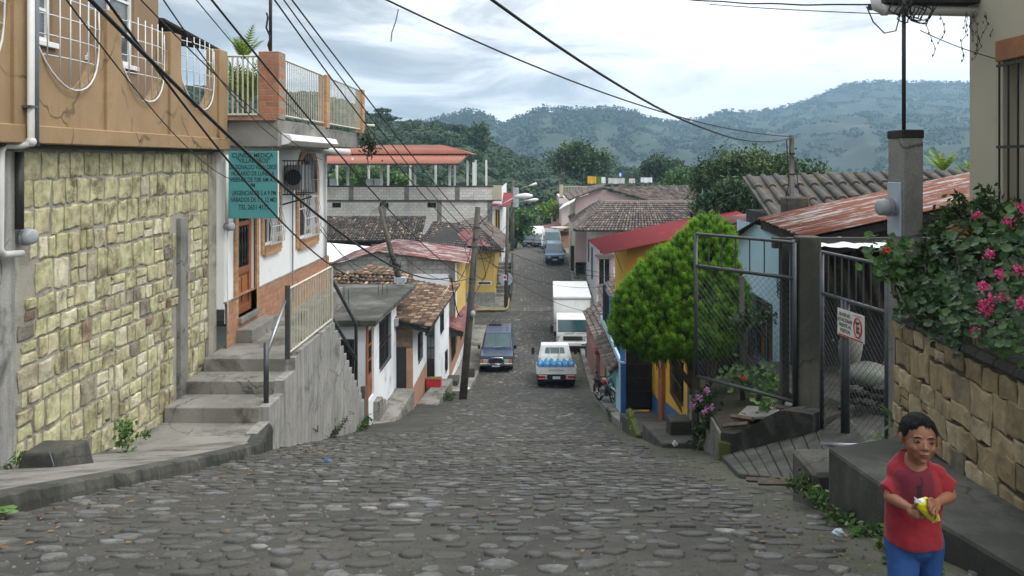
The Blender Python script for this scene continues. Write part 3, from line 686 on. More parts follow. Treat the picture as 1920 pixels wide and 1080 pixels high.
MB().tube([(X0+.07,9.78,.1),(X0+.07,9.78,-.85)],.05,10).build('lower_pipe','iron',p2_,smooth=True)
def meter(label,c,n,r=.085,cat='electric meter'):
    """round electricity meter: c centre at the wall, n outward"""
    n=Vector(n).normalized(); c=Vector(c); m=thing('electric_meter',label,cat,tuple(c))
    MB().tube([c,c+n*.08],r*1.05,16).build('base','meter_grey',m)
    MB().tube([c+n*.08,c+n*.10,c+n*.16,c+n*.18],[r*.95,r*1.0,r*.95,r*.6],16).build('glass_cover','meter_grey',m,smooth=True)
    MB().tube([c+n*.05,c+n*.075],r*1.16,16).build('ring','galv',m)
    return m
meter('round grey electricity meter on the left end of the yellow stone wall',(X0+.02,9.92,-.95),(1,-.35,0),.10)
meter('small round electricity meter on the clinic corner below a white conduit',(-6.16,16.0,-1.33),(1,-.6,0),.085)
cd=MB().tube([(-6.12,15.9,.1),(-6.12,15.9,-1.25)],.035,8).build('conduit','pvc',smooth=True); tag(cd,'white conduit running down to the small meter beside the blue green sign','pipe')
cd=MB().tube([(-6.14,15.99,-1.4),(-6.16,16.02,-2.2),(-6.14,16.0,-3.0),(-6.15,16.03,-3.5)],.012,6).build('cable','pvc',smooth=True); tag(cd,'thin white cable hanging below the small meter on the clinic corner','cable')

# ---- medical clinic
XC=-6.2; Y0,Y1=15.98,23.9; fr=Fr((XC,Y0),(XC,Y1),0); L=Y1-Y0
cl=thing('clinic','two tone clinic with white walls, brick base and an arched window beside the steps','clinic',(XC,20,-3.8))
Uy=lambda y:y-Y0
door=(Uy(16.62),Uy(17.72),-3.30,-.95); w2=(Uy(18.25),Uy(19.35),-2.0,-.75); aw=(Uy(20.95),Uy(22.7),-2.12,-.55)
MB().facade(fr,L,.35,[door,w2,aw],.18,v0=-2.9).facade(Fr((XC-4,Y1+.0),(XC,Y1),0),.01,.01).build('wall','white_wall',cl)
hd=(door[0],door[1],-3.30,-2.9)
MB().facade(Fr((XC+.045,Y0),(XC+.045,Y1),0),L,-2.86,[(door[0],door[1],-3.30,-2.86)],.22,v0=-9.4).quad((XC,Y0,-2.86),(XC+.045,Y0,-2.86),(XC+.045,Y1,-2.86),(XC,Y1,-2.86)).build('brick_base','brick_yz',cl)
MB().box(XC-.02,XC+.055,Y0,Y0+door[0],-2.885,-2.855).build('ledge','concrete',cl)
MB().box(XC-.02,XC+.055,Y0+door[1]+.17,Y1,-2.885,-2.855).build('ledge','concrete',cl)
MB().box(XC-.02,XC+.07,Y1-.2,Y1+.02,-3.8,-2.87).build('corner_pilaster','brick_frame',cl)
MB().quad((XC,Y1,-9),(XC-6,Y1,-9),(XC-6,Y1,.35),(XC,Y1,.35)).quad((XC-6,Y0,-3),(XC,Y0,-3),(XC,Y0,.35),(XC-6,Y0,.35)).build('end_walls','white_wall',cl)
def brick_surround(root,fr,u0,u1,v0,v1,w=.17,d=.05,arch=0,sill=True):
    mb=MB(); mb.fbox(fr,u0-w,u0,v0-(w if sill else 0),v1,-.02,d); mb.fbox(fr,u1,u1+w,v0-(w if sill else 0),v1,-.02,d)
    if sill: mb.fbox(fr,u0,u1,v0-w*1.3,v0,-.02,d+.03)
    if arch:
        n=16; c=(u0+u1)/2; ri=(u1-u0)/2; H=arch
        for i in range(n):
            a=math.pi*i/n; b=math.pi*(i+1)/n
            q=[(c-ri*math.cos(a),v1+H*math.sin(a)),(c-ri*math.cos(b),v1+H*math.sin(b)),(c-(ri+w)*math.cos(b),v1+(H+w)*math.sin(b)),(c-(ri+w)*math.cos(a),v1+(H+w)*math.sin(a))]
            mb.hexa([fr.p(*p_,d) for p_ in q]+[fr.p(*p_,-.02) for p_ in q])
    else: mb.fbox(fr,u0-w,u1+w,v1,v1+w,-.02,d-.004)
    return mb.build('brick_surround','brick_frame',root)
brick_surround(cl,fr,*door,w=.16,sill=False); brick_surround(cl,fr,*w2,w=.16); brick_surround(cl,fr,*aw,w=.2,arch=.72)
# carved wooden door
dr=MB().fbox(fr,door[0],door[1],door[2],door[3],-.16,-.11).build('door','door_wood',cl)
mb=MB()
for a,b,c,d in ((.0,.12,0,1),(.88,1,0,1),(.12,.88,0,.07),(.12,.88,.36,.42),(.12,.88,.93,1),(.12,.88,.80,.84)):
    w_=door[1]-door[0]; h_=door[3]-door[2]; mb.fbox(fr,door[0]+a*w_,door[0]+b*w_,door[2]+c*h_,door[2]+d*h_,-.11,-.075)
mb.build('door_frame','door_wood',dr,bevel=.006)
mb=MB()
for k in range(2): mb.fbox(fr,door[0]+(.18+.35*k)*w_,door[0]+(.47+.35*k)*w_,door[2]+.10*h_,door[2]+.33*h_,-.11,-.088)
mb.build('lower_panel','door_wood2',dr,bevel=.015)
MB().fbox(fr,door[0]+.13*w_,door[0]+.87*w_,door[2]+.42*h_,door[2]+.93*h_,-.112,-.1).build('dark_glass','glass_dark',dr)
mb=MB()
for k in range(5):
    u=door[0]+(.2+.15*k)*w_; z0=door[2]+.43*h_; z1=door[2]+.79*h_
    mb.tube([fr.p(u,z0+(z1-z0)*q,-.085) for q in (0,.1,.2,.35,.5,.65,.8,.9,1)],[.012,.03,.014,.02,.034,.02,.014,.03,.012],8)
    mb.tube([fr.p(u,door[2]+(.85+.08*q)*h_,-.085) for q in (0,.3,.6,1)],[.012,.028,.015,.012],8)
mb.build('balusters','black_iron',dr,smooth=True)
MB().box(XC-.1,XC+.12,Y0+door[0]-.02,Y0+door[1]+.02,-3.42,-3.30).build('threshold','concrete',cl,bevel=.01)
# windows with bowed white grilles
def bow_grille(root,fr,u0,u1,v0,v1,arch=0,n=10):
    g=MB(); c=(u0+u1)/2
    for i in range(n+1):
        u=u0+(u1-u0)*i/n; vt=v1+(arch*math.sqrt(max(0,1-((u-c)/((u1-u0)/2))**2)) if arch else 0)
        pts=[fr.p(u,v0,.06),fr.p(u,v0+.02,.16),fr.p(u,v0+(v1-v0)*.35,.19),fr.p(u+.05*(1 if i%2 else -1)*0,v0+(v1-v0)*.55,.12),fr.p(u,v0+(v1-v0)*.7,.08),fr.p(u,vt,.06)]
        g.tube(pts,.010,5)
    for v,d in ((v0+.02,.16),(v0+(v1-v0)*.35,.19),(v0+(v1-v0)*.7,.08),(v1,.06)): g.tube([fr.p(u0,v,d),fr.p(u1,v,d)],.012,5)
    for i in range(n):
        u=u0+(u1-u0)*(i+.5)/n; g.tube([fr.p(u+.035*math.cos(a),v0+(v1-v0)*.18+.05*math.sin(a),.175) for a in [k*math.pi/4 for k in range(9)]],.006,4)
    g.build('grille','grille_white',root,smooth=True)
for h,ar,n in ((w2,0,8),(aw,.70,11)):
    w=window(cl,fr,h[0],h[1],h[2],h[3],depth=.16,fw=.05,mull=(2,1),pane='glass_dark')
    bow_grille(w,fr,h[0]+.03,h[1]-.03,h[2]+.03,h[3],ar,n)
c_=(aw[0]+aw[1])/2; ri=(aw[1]-aw[0])/2
mb=MB(); pts=[fr.p(c_-ri*math.cos(math.pi*i/16),aw[3]+.72*math.sin(math.pi*i/16),.008) for i in range(17)]; mb.slab(pts,-fr.n*.02); fl=mb.build('fanlight','glass_dark',cl)
mb=MB()
for k in range(1,8):
    a=math.pi*k/8; mb.tube([fr.p(c_,aw[3],.02),fr.p(c_-ri*math.cos(a),aw[3]+.7*math.sin(a),.02)],.012,5)
for s_ in (.45,.75): mb.tube([fr.p(c_-ri*s_*math.cos(math.pi*i/12),aw[3]+.7*s_*math.sin(math.pi*i/12),.02) for i in range(13)],.012,5)
mb.build('scrollwork','black_iron',fl)
# balcony slab, cornice, brick piers and railing on top
MB().box(-8.5,-5.16,16.1,20.1,.27,.82).build('balcony_beam','concrete',cl,bevel=.01)
MB().box(-8.5,-5.3,20.1,24.2,.36,.80).build('balcony_slab','concrete',cl,bevel=.01)
mb=MB(); mb.slab([(-5.16,16.3,.55),(-4.98,16.3,.52),(-4.92,16.3,.40),(-5.02,16.3,.33),(-5.16,16.3,.30)],(0,3.8,0)); mb.build('cornice','white_paint',cl,bevel=.008)
MB().box(-6.28,-5.2,16.02,16.12,.80,.86).build('brick_course','brick_xz',cl)
def rail(root,a,b,z0,z1,n,mat='cream_metal',r=.014,ybar=True,name='railing'):
    a=Vector(a);b=Vector(b); mb=MB(); ax=(b-a).normalized()
    for i in range(n+1):
        p=a.lerp(b,i/n); mb.box(p.x-r,p.x+r,p.y-r,p.y+r,z0+.03,z1-.03)
    for z in (z0,z1-.035):
        mb.tube([(a.x,a.y,z+.018),(b.x,b.y,z+.018)],.024,4)
    return mb.build(name,mat,root)
for y in (19.75,23.9):
    MB().box(-5.33,-5.12,y,y+.3,.80,2.12).build('brick_pier','brick_frame',cl,bevel=.01)
MB().box(-5.56,-5.14,16.1,16.52,.825,2.2).build('brick_pier','brick_xz',cl,bevel=.012)
rail(cl,(-6.2,16.14,0),(-5.58,16.14,0),.90,2.12,6)
rail(cl,(-5.2,16.55,0),(-5.2,19.72,0),.90,2.10,21,r=.008)
rail(cl,(-5.2,20.08,0),(-5.2,23.88,0),.90,2.10,25,r=.008)
MB().tube([(-5.38,16.3,2.2),(-5.38,16.3,4.2)],.035,8).build('mast','iron',cl,smooth=True)
MB().tube([(-5.38,16.3,2.2),(-5.42,16.27,2.35),(-5.36,16.24,2.5),(-5.45,16.25,2.7),(-5.4,16.2,2.9),(-5.44,16.24,3.0)],.02,6).build('cable_knot','black_rubber',cl,smooth=True)
tp=MB().tube([(-5.95,20.5,.29),(-4.72,20.5,.19)],.085,12).build('roof_drain','pvc',cl,smooth=True)
MB().tube([(-5.2,24.3,1.06),(-4.85,24.3,1.05)],.04,10).build('small_drain','pvc',cl,smooth=True)
MB().tube([(XC+.06,Y1-.35,.3),(XC+.06,Y1-.35,-2.85)],.04,8).build('downpipe','pvc',cl,smooth=True)
MB().tube([(XC+.05,20.35,-.3),(XC+.05,20.35,-3.6)],.02,6).build('conduit','pvc_grey',cl)
# air conditioner in its cage
ac=thing('air_conditioner','grey air conditioner in an iron cage on the clinic wall by the arched window','air conditioner',(-6.1,19.9,-.6))
MB().box(-6.15,-5.75,19.75,20.55,-.75,-.12).build('casing','meter_grey',ac,bevel=.02)
MB().tube([(-5.95,19.745,-.43),(-5.95,19.72,-.43)],.2,16).build('fan','black_iron',ac)
mb=MB()
for z in (-.85,-.02):
    mb.tube([(-6.18,19.6,z),(-5.62,19.6,z),(-5.62,20.7,z),(-6.18,20.7,z)],.014,4)
for k in range(8): x=-6.12+.07*k; mb.tube([(x,19.6,-.85),(x,19.6,-.02)],.008,4)
for k in range(9): y=19.65+.125*k; mb.tube([(-5.62,y,-.85),(-5.62,y,-.02)],.008,4)
mb.tube([(-6.18,19.6,-1.1),(-5.45,19.6,-.9)],.02,4)
mb.build('cage','black_iron',ac)
# hanging plant clump and wires on balcony corner
ro=thing('plant','dead dark vine bunched on the far corner of the clinic balcony','plant',(-5.0,24.2,.4))
MB().tube([(-5.1,24.1,.9),(-4.95,24.2,.5),(-5.05,24.2,.1),(-4.98,24.2,-.3)],[.03,.05,.02,.01],6).build('stem','bark',ro)
pt=np.array([-4.98,24.2,.45])+rng.normal(size=(260,3))*np.array([.14,.1,.17]); leaves('leaves',pt,rng.uniform(.04,.09,260),rng.uniform(0,.5,260),'leaf_forest',ro)
# palm on the terrace behind the railing
def frond(mb,base,d,L,w,n=16,droop=.5,t=None):
    base=Vector(base); d=Vector(d).normalized(); side=d.cross(Vector((0,0,1))).normalized(); prev=base
    for i in range(1,n+1):
        s=i/n; p=base+d*L*s+Vector((0,0,-droop*L*s*s)); ww=w*math.sin(math.pi*min(1,s*.9+.08))
        for sg in (-1,1):
            tip=p+side*sg*ww+ (p-prev)*1.2+Vector((0,0,-.25*ww)); mb.add([prev,p,tip],[(0,1,2)],t if t is not None else random.random())
        prev=p
def palm(label,base,n,L,w,mat,trunk_h=.5,droop=.45,up=.9,r=.06):
    root=thing('palm',label,'palm',base); b=Vector(base); tp=b+Vector((0,0,trunk_h)); MB().tube([b,tp],[r,r*.8],8).build('trunk','bark',root)
    mb=MB()
    for i in range(n):
        a=2.4*i; e=up*random.uniform(.6,1.5); frond(mb,tp,(math.cos(a),math.sin(a),e),L*random.uniform(.7,1.1),w,14,droop*random.uniform(.5,1.3))
    mb.build('fronds',mat,root); return root
palm('yellow green palm behind the white terrace railing of the clinic',(-6.33,17.5,.85),44,1.25,.15,'leaf_lime',.35,.22,1.9)
palm('tall thin palm leaf cluster rising above the clinic railing',(-6.42,17.6,.85),9,1.0,.16,'leaf_lime',1.35,.25,2.2,.03)
# clinic sign
sg=thing('sign','blue green clinic sign board with black lettering hanging under the balcony beam','sign',(-5.5,15.95,-.5))
fs_=Fr((-6.10,15.93),(-5.11,15.93),0); zb,zt=-1.17,.18
MB().fbox(fs_,0,.99,zb,zt,-.03,0).build('board','teal_sign',sg,bevel=.004)
MB().fbox(fs_,.985,1.0,zb,zt,-.035,.004).build('edge_trim','white_paint',sg)
rows=[('CLINICA MEDICA',.07,.90,1.22,1.31),('"VILLALOBOS"',.17,.83,1.115,1.20),('DR DONALDO VILLALOBOS',.02,.965,.985,1.075),('HORARIO DE LUNES A',.06,.92,.86,.945),
('VIERNES DE 7:00 AM A 3',.04,.945,.735,.82),('PM',.44,.53,.625,.70),('URGENCIAS DE 5 A 9 PM',.07,.95,.465,.555),('SÁBADOS DE 7 A 12 MD',.05,.96,.335,.42),('TEL 2651 4173',.20,.80,.18,.275)]
for t_,a,b,c,d in rows: text_part(t_,fs_,a,b,zb+c-.0,zb+d-.0,.003,'sign_black',sg)
mb=MB(); mb.tube([(-5.95,15.95,.16),(-5.95,16.05,.3)],.01,4); mb.tube([(-5.25,15.95,.16),(-5.25,16.05,.3)],.01,4); mb.build('bracket','iron',sg)

# ---- concrete stairs up to the clinic
stp=thing('steps','grey concrete steps leading up from the pavement to the clinic door','steps',(-5.4,14.5,-4.6))
mb=MB(); XR=-4.55
for i,(y,z) in enumerate(((13.7,-4.26),(14.5,-4.03))): mb.box(-6.36,XR-.182,y,[14.5,15.2][i],-5.6,z)
mb.build('tread','concrete_steps',stp,bevel=.018,seg=2)
MB().box(-6.30,XR-.182,15.2,18.25,-6,-3.79).build('landing','concrete_steps',stp,bevel=.018,seg=2)
MB().box(-6.16,-5.82,16.5,18.1,-3.8,-3.52).build('door_step','concrete_steps',stp,bevel=.015,seg=2)
mb=MB(); mb.box(-6.3,-5.75,18.25,23.9,-8,-3.82)
mb.build('far_landing','concrete_steps',stp)
# side wall of the stairs with its stepped far end
rw=thing('retaining_wall','grey cement wall below the clinic railing with a stair stepped far end','wall',(-4.6,17,-6.5))
prof_top=[(13.1,-4.50),(13.71,-4.50),(13.71,-4.252),(14.51,-4.252),(14.51,-4.022),(15.21,-4.022),(15.21,-3.78),(15.4,-3.78),(15.4,-3.72),(18.25,-3.72)]
y,z=18.25,-3.72
for k in range(11): z-=.245; prof_top+=[(y,z)]; y+=.285; prof_top+=[(y,z)]
prof_top+=[(21.45,-6.5)]; pts=[(XR,a,b) for a,b in prof_top]+[(XR,21.45,-8.4),(XR,13.1,-6.2)]
MB().slab(pts,(-.18,0,0)).build('wall','concrete_wall',rw)
MB().hexa([(XR-.1,21.45,-8.4),(XR+.02,21.45,-8.4),(XR+.02,21.7,-8.4),(XR-.1,21.7,-8.4),(XR-.1,21.45,-6.1),(XR+.02,21.45,-6.1),(XR+.02,21.7,-6.15),(XR-.1,21.7,-6.15)]).build('end_post','old_wood',rw)
mb=MB(); y,z=18.25,-3.83
for k in range(11): mb.box(-5.75,XR-.18,y,y+.3,z-3.2,z-.245); z-=.245; y+=.285
mb.build('descending_steps','concrete_steps',rw)
hk=MB().tube([(XR+.01,16.45,-5.55),(XR+.05,16.5,-5.62),(XR+.05,16.6,-5.62),(XR+.04,16.66,-5.55),(XR+.03,16.68,-5.7)],.012,5).build('hook','iron',rw)
fn=thing('railing','cream metal railing of upright bars on top of the grey retaining wall','railing',(-4.62,16.5,-3.7))
rail(fn,(-4.62,15.02,0),(-4.62,18.2,0),-3.66,-2.42,17,'cream_metal',.011,name='bars')
MB().box(-4.66,-4.58,14.93,15.01,-3.74,-2.36).build('post','gate_steel',fn); MB().box(-4.65,-4.59,18.2,18.26,-3.72,-2.42).build('post','cream_metal',fn)
hr=thing('handrail','blue grey pipe handrail on an upright post beside the clinic steps','handrail',(-4.66,13.95,-4.26))
MB().tube([(-4.68,13.95,-4.26),(-4.68,13.95,-3.20)],.045,10).build('post','gate_steel',hr,smooth=True)
MB().tube([(-4.67,13.98,-3.38),(-4.66,14.95,-2.64)],.03,10).build('pipe','galv',hr,smooth=True)
h2=thing('handrail','dark pipe handrail descending beyond the cream railing toward the white house','handrail',(-4.62,19.5,-4.5))
mb=MB(); mb.tube([(-4.62,18.3,-2.75),(-4.62,20.75,-4.28),(-4.62,20.75,-5.9)],.045,8); mb.tube([(-4.62,18.3,-3.62),(-4.62,20.75,-5.2)],.04,8); mb.build('pipe','gate_steel',h2,smooth=True)
# concrete stump with a loop of blue wire, at the foot of the stone wall
st=thing('concrete_stump','low crumbling concrete block with a loop of blue wire beside the yellow stone wall','concrete block',(-5.75,9.35,-3.55))
mb=MB(); 
a=P(58,884,9.2); 
mb.hexa([(-5.98,9.05,-3.85),(-5.38,9.0,-3.85),(-5.2,9.55,-3.85),(-5.95,9.6,-3.85),(-5.86,9.12,-3.36),(-5.46,9.08,-3.34),(-5.30,9.5,-3.33),(-5.85,9.52,-3.34)])
mb.build('block','concrete_mold',st,bevel=.03,seg=2)
MB().tube([(-5.5,9.05,-3.32),(-5.42,9.0,-3.45),(-5.45,8.95,-3.62),(-5.6,8.93,-3.60),(-5.72,8.95,-3.55)],.006,5).build('wire','steel_blue',st)

# ---- white house with the flat slab roof
wh=thing('house','white house with a flat mouldy concrete roof slab below the clinic stairs','house',(-5,24,-7.6))
fa=Fr((-4.6,22.0),(-4.6,26.75),0); d1=(.12,1.0,-6.75,-4.75); wi=(1.75,3.55,-6.35,-4.85)
MB().facade(fa,4.75,-4.55,[d1,wi],.15,v0=-9).build('street_wall','house_white',wh)
fb=Fr((-8.2,22.0),(-4.6,22.0),0); dd=(1.95,3.25,-6.9,-4.95)
MB().facade(fb,3.6,-4.55,[dd],.15,v0=-9).build('front_wall','house_white',wh)
MB().box(-4.62,-4.578,21.98,22.12,-8,-4.55).build('corner_strip','door_wood2',wh)
dr=MB().fbox(fa,*d1,-.14,-.06).build('door','door_wood2',wh)
mb=MB()
for k in range(3): mb.fbox(fa,.30,.84,-6.05+.42*k,-5.70+.42*k,-.06,-.05)
mb.build('dark_glass','glass_dark',dr)
mb=MB()
for k in range(3):
    for j in range(5): u=.36+.105*j; mb.tube([fa.p(u,-6.05+.42*k,-.045),fa.p(u,-5.70+.42*k,-.045)],.01,4)
mb.build('bars','black_iron',dr)
MB().fbox(fa,.22,.92,-6.68,-6.15,-.06,-.04).build('lower_panel','door_wood',dr,bevel=.01)
window(wh,fa,*wi,depth=.1,frame='maroon_paint',fw=.05,mull=(1,1),grille='bars',gmat='black_iron')
window(wh,fb,*dd,depth=.1,frame='maroon_paint',fw=.06,mull=(1,1),grille='bars',gmat='black_iron')
mb=MB(); mb.slab([(-11,21.75,-4.55),(-4.3,21.75,-4.55),(-4.22,28.6,-4.62),(-11,28.6,-4.62)],(0,0,.17)); mb.build('roof','slab_roof',wh,bevel=.02)
for cx,cy in ((-5.9,24.2),(-6.3,23.2),(-5.1,26.2)):
    for a,b in ((0,0),(.14,0),(.28,.05)): MB().tube([(cx+a,cy+b,-4.4),(cx+a+random.uniform(-.02,.02),cy+b,-3.9+random.uniform(-.1,.15))],.010,4).build('rebar','iron',wh)
mb=MB(); 
for i in range(3):
    c=-5.9+.33*i; mb.tube([(c+.15*math.cos(a),23.0,-4.38+.22*math.sin(a)) for a in [math.pi*k/8 for k in range(9)]],.009,4)
mb.build('wire_arches','pvc_grey',wh)
MB().box(-4.58,-4.48,26.3,26.5,-5.5,-5.25).build('meter_box','meter_grey',wh)
rp=MB().hexa([(-4.75,22.1,-8.2),(-3.98,23.1,-8.2),(-3.98,26.7,-9),(-4.75,26.7,-9),(-4.75,22.1,-7.45),(-4.02,23.1,-7.55),(-3.98,26.7,-7.66),(-4.75,26.7,-7.62)]).build('concrete_ramp','concrete_steps',bevel=.03)
tag(rp,'sloping grey concrete ramp in front of the black door','ramp')
mb=MB(); z=-6.95
for k in range(3): mb.box(-4.6,-4.42,22.9+.5*k,23.4+.5*k,-8,z-.2*k)
o=mb.build('side_steps','concrete_steps',bevel=.01); tag(o,'small grey steps under the wooden door of the white house','steps')

# ---- tiled white house
h2=thing('house','white house with a warm brown barrel tile roof and a salmon painted base','house',(-4.5,30,-8.4))
MB().facade(Fr((-4.6,26.72),(-4.05,26.72),0),.55,-5.6,[(.0,.34,-7.75,-6.28)],.15,v0=-9.5,m=0).build('brick_front','brick_old',h2)
MB().box(-4.6,-4.26,26.74,26.85,-7.8,-6.28).build('door','black_iron',h2,label='black door under bare bricks')
MB().box(-4.26,-4.04,26.70,26.725,-8.6,-6.32).build('salmon_strip','orange_wall',h2)
f1=Fr((-4.04,26.71),(-4.04,30.0),0); w1=(1.1,2.15,-7.15,-6.1)
MB().facade(f1,3.29,-5.45,[w1],.15,v0=-9.6).build('street_wall','house_white',h2)
window(h2,f1,*w1,depth=.1,frame='maroon_paint',fw=.05,mull=(0,0),grille='grid',gmat='black_iron',gstep=.16)
MB().slab([f1.p(0,-9.4,.012),f1.p(3.28,-9.4,.012),f1.p(3.28,-7.6,.012),f1.p(0,-7.3-.35,.012)],-f1.n*.008).build('painted_base','orange_wall',h2)
fd=Fr((-4.04,30.0),(-3.70,30.0),0); MB().facade(fd,.34,-5.5,[(.02,.32,-8.42,-6.1)],.12,v0=-9.6).build('recess_wall','house_white',h2)
d_=MB().fbox(fd,.0,.34,-8.42,-6.1,-.1,-.04).build('door','black_iron',h2,label='tall black door with glass panes')
mb=MB()
for k in range(3): mb.fbox(fd,.06,.16,-7.5+.45*k,-7.12+.45*k,-.04,-.03); mb.fbox(fd,.19,.29,-7.5+.45*k,-7.12+.45*k,-.04,-.03)
mb.build('pane','glass_sky',d_)
f3=Fr((-3.70,30.0),(-3.70,35.0),0); wa=(1.55,2.6,-6.95,-6.1); wb=(3.3,4.05,-8.95,-8.05); dc=(1.4,2.3,-9.4,-7.9)
MB().facade(f3,5,-5.5,[wa,wb,dc],.12,v0=-10.4).build('street_wall','house_white',h2)
for w in (wa,wb): window(h2,f3,*w,depth=.08,frame='maroon_paint',fw=.05,mull=(0,1),grille='bars',gmat='black_iron')
MB().fbox(f3,*dc,-.1,-.02).build('door','house_white',h2)
MB().facade(Fr((-8,35.0),(-3.7,35.0),0),.1,.1).quad((-3.7,35,-10.4),(-8,35,-10.4),(-8,35,-5),(-3.7,35,-5)).build('far_wall','house_white',h2)
tile_roof('roof',h2,(-3.36,36.6,-5.74),(-3.40,26.45,-5.55),(-7.6,36.6,-4.85),(-7.6,26.45,-4.75),50,18,'tile_warm',.02)
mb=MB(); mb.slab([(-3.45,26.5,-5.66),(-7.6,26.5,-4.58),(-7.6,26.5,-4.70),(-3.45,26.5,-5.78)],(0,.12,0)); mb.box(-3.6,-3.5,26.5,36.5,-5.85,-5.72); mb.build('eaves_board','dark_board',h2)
pz=thing('porch_slab','raised grey concrete porch slab before the tiled white house','porch',(-3.7,29,-8.5))
MB().hexa([(-4.04,27.4,-8.9),(-3.32,27.4,-8.9),(-3.12,30.8,-9.2),(-3.7,30.8,-9.2),(-4.04,27.4,-8.4),(-3.32,27.4,-8.42),(-3.12,30.8,-8.46),(-3.7,30.8,-8.44)]).build('slab','concrete_steps',pz,bevel=.02)
MB().hexa([(-3.9,27.9,-9.5),(-3.36,27.9,-9.5),(-3.16,30.7,-9.6),(-3.7,30.7,-9.6),(-3.9,27.9,-8.85),(-3.36,27.9,-8.85),(-3.16,30.7,-8.9),(-3.7,30.7,-8.9)]).build('stone_footing','concrete_mold',pz)
MB().ell((-3.75,27.3,-8.62),(.16,.13,.12),8,6,jit=.12).build('footing_stone','concrete_mold',pz)
cr=thing('crate','red plastic crate filled with yellow fruit on the porch slab','crate',(-3.7,30,-8.44))
mb=MB(); x0,x1,y0,y1,z0,z1=-3.98,-3.44,29.55,29.9,-8.44,-8.13
mb.box(x0,x1,y0,y0+.02,z0,z1); mb.box(x0,x1,y1-.02,y1,z0,z1); mb.box(x0,x0+.02,y0+.02,y1-.02,z0,z1); mb.box(x1-.02,x1,y0+.02,y1-.02,z0,z1); mb.box(x0+.02,x1-.02,y0+.02,y1-.02,z0,z0+.02); mb.box(x0-.01,x1+.01,y0-.012,y0,z1-.04,z1); mb.build('box','sign_red',cr)
mb=MB()
for i in range(7):
    for j in range(4): mb.ell((x0+.06+i*.07,y0+.06+j*.075,z1-.03+random.uniform(-.01,.02)),.04,7,5)
mb.build('fruit','leaf_lime',cr,smooth=True)

# ---- orange lean-to and green house
h3=thing('house','low salmon orange house with a reddish ribbed metal roof next to the leaning pole','house',(-3.7,38,-9.8))
f4=Fr((-3.7,35.02),(-3.7,42.4),0); wc=(.8,2.5,-9.1,-8.0); wd=(5.2,6.6,-9.1,-8.2)
MB().facade(f4,7.38,-7.3,[wc,wd],.12,v0=-10.8,top=lambda u:-7.3-.08*u).build('street_wall','orange_wall',h3)
for w in (wc,wd): window(h3,f4,*w,depth=.08,frame='old_wood',fw=.06,mull=(1,0),grille='bars',gmat='black_iron')
MB().fbox(f4,0,7.3,-10.6,-9.75,.0,.02).build('white_base','house_white',h3)
corr_roof('roof',h3,(-3.05,34.9,-7.53),(-3.02,43.2,-8.12),(-3.95,34.9,-7.23),(-4.3,43.2,-7.75),22,.02,'red_sheet_old')
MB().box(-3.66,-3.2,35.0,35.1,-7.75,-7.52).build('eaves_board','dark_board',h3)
h4=thing('house','lime green low wall of a house down by the crossing behind the leaning pole','house',(-3.65,46,-10.3))
f5=Fr((-3.68,42.42),(-3.68,49.6),0); we=(3.2,4.2,-9.5,-8.9)
MB().facade(f5,7.18,-8.0,[we],.12,v0=-11,top=lambda u:-7.9-.16*u).build('street_wall','green_wall',h4)
window(h4,f5,*we,depth=.08,frame='dark_board',fw=.06,mull=(0,0))
MB().fbox(f5,0,7.18,-11,-9.95,0,.02).build('grey_base','concrete_wall',h4)
corr_roof('roof',h4,(-3.3,43.25,-8.05),(-3.35,49.9,-9.2),(-5.2,43.25,-7.6),(-5.2,49.9,-8.7),18,.02,'red_sheet_old')
MB().quad((-3.68,49.6,-11),(-8,49.6,-11),(-8,49.6,-8.6),(-3.68,49.6,-9.0)).build('far_wall','green_wall',h4)
ys=frange(31,49.6,20)
struct(kerb_strip('pavement',[(-3.72,y,prof(y)+.17) for y in ys],[(-2.62,y,prof(y)+.15) for y in ys],'concrete_steps'))
for lb,c,s_ in (('small dark concrete block on the kerb beside the blue jeep',(-2.85,36.3,prof(36.3)+.17),(.18,.22,.42)),('low concrete doorstep block by the salmon wall',(-3.4,33.6,prof(33.6)+.16),(.24,.5,.28))):
    b=MB().box(c[0]-s_[0],c[0]+s_[0],c[1]-s_[1],c[1]+s_[1],c[2],c[2]+s_[2]).build('concrete_block','concrete_mold',bevel=.02); tag(b,lb,'concrete block')

# ---- grey block house with rusty gable roof
h5=thing('house','grey concrete block house under a wide rusty corrugated gable roof','house',(-6.5,40,-9))
fr5=Fr((-9.7,38.3),(-3.75,38.3),0)
MB().facade(fr5,2.3,-5.0,v0=-11,top=lambda u:-5.03+.27*u).build('front_wall','block_xz',h5)
MB().facade(Fr((-7.4,38.3),(-3.75,38.3),0),3.65,-4.5,v0=-11,top=lambda u:-4.41-.13*u).build('front_wall','block_xz',h5)
mb=MB(); 
for x in (-9.62,-7.9,-5.9,-3.95): mb.box(x-.13,x+.13,38.24,38.3,-9,-5.05+(.25 if -9<x<-4.5 else 0))
mb.box(-9.6,-3.8,38.25,38.3,-6.35,-6.12); mb.build('concrete_frame','concrete',h5)
MB().facade(Fr((-3.75,38.3),(-3.75,44),0),5.7,-4.95,v0=-11).build('street_wall','yellow_far',h5); MB().box(-3.76,-3.70,38.24,38.5,-9,-4.95).build('corner_strip','house_white',h5)
corr_roof('roof',h5,(-7.43,38.0,-4.36),(-7.43,44,-4.36),(-3.1,38.0,-4.93),(-3.1,44,-4.93),26,.022,'rust_far',label='rusty right roof slope')
corr_roof('roof',h5,(-9.85,38.0,-5.02),(-9.85,44,-5.02),(-7.43,38.0,-4.35),(-7.43,44,-4.35),26,.022,'rust_far',label='rusty left roof slope')
MB().quad((-3.75,44,-11),(-9.7,44,-11),(-9.7,44,-5),(-3.75,44,-5)).build('far_wall','block_xz',h5)
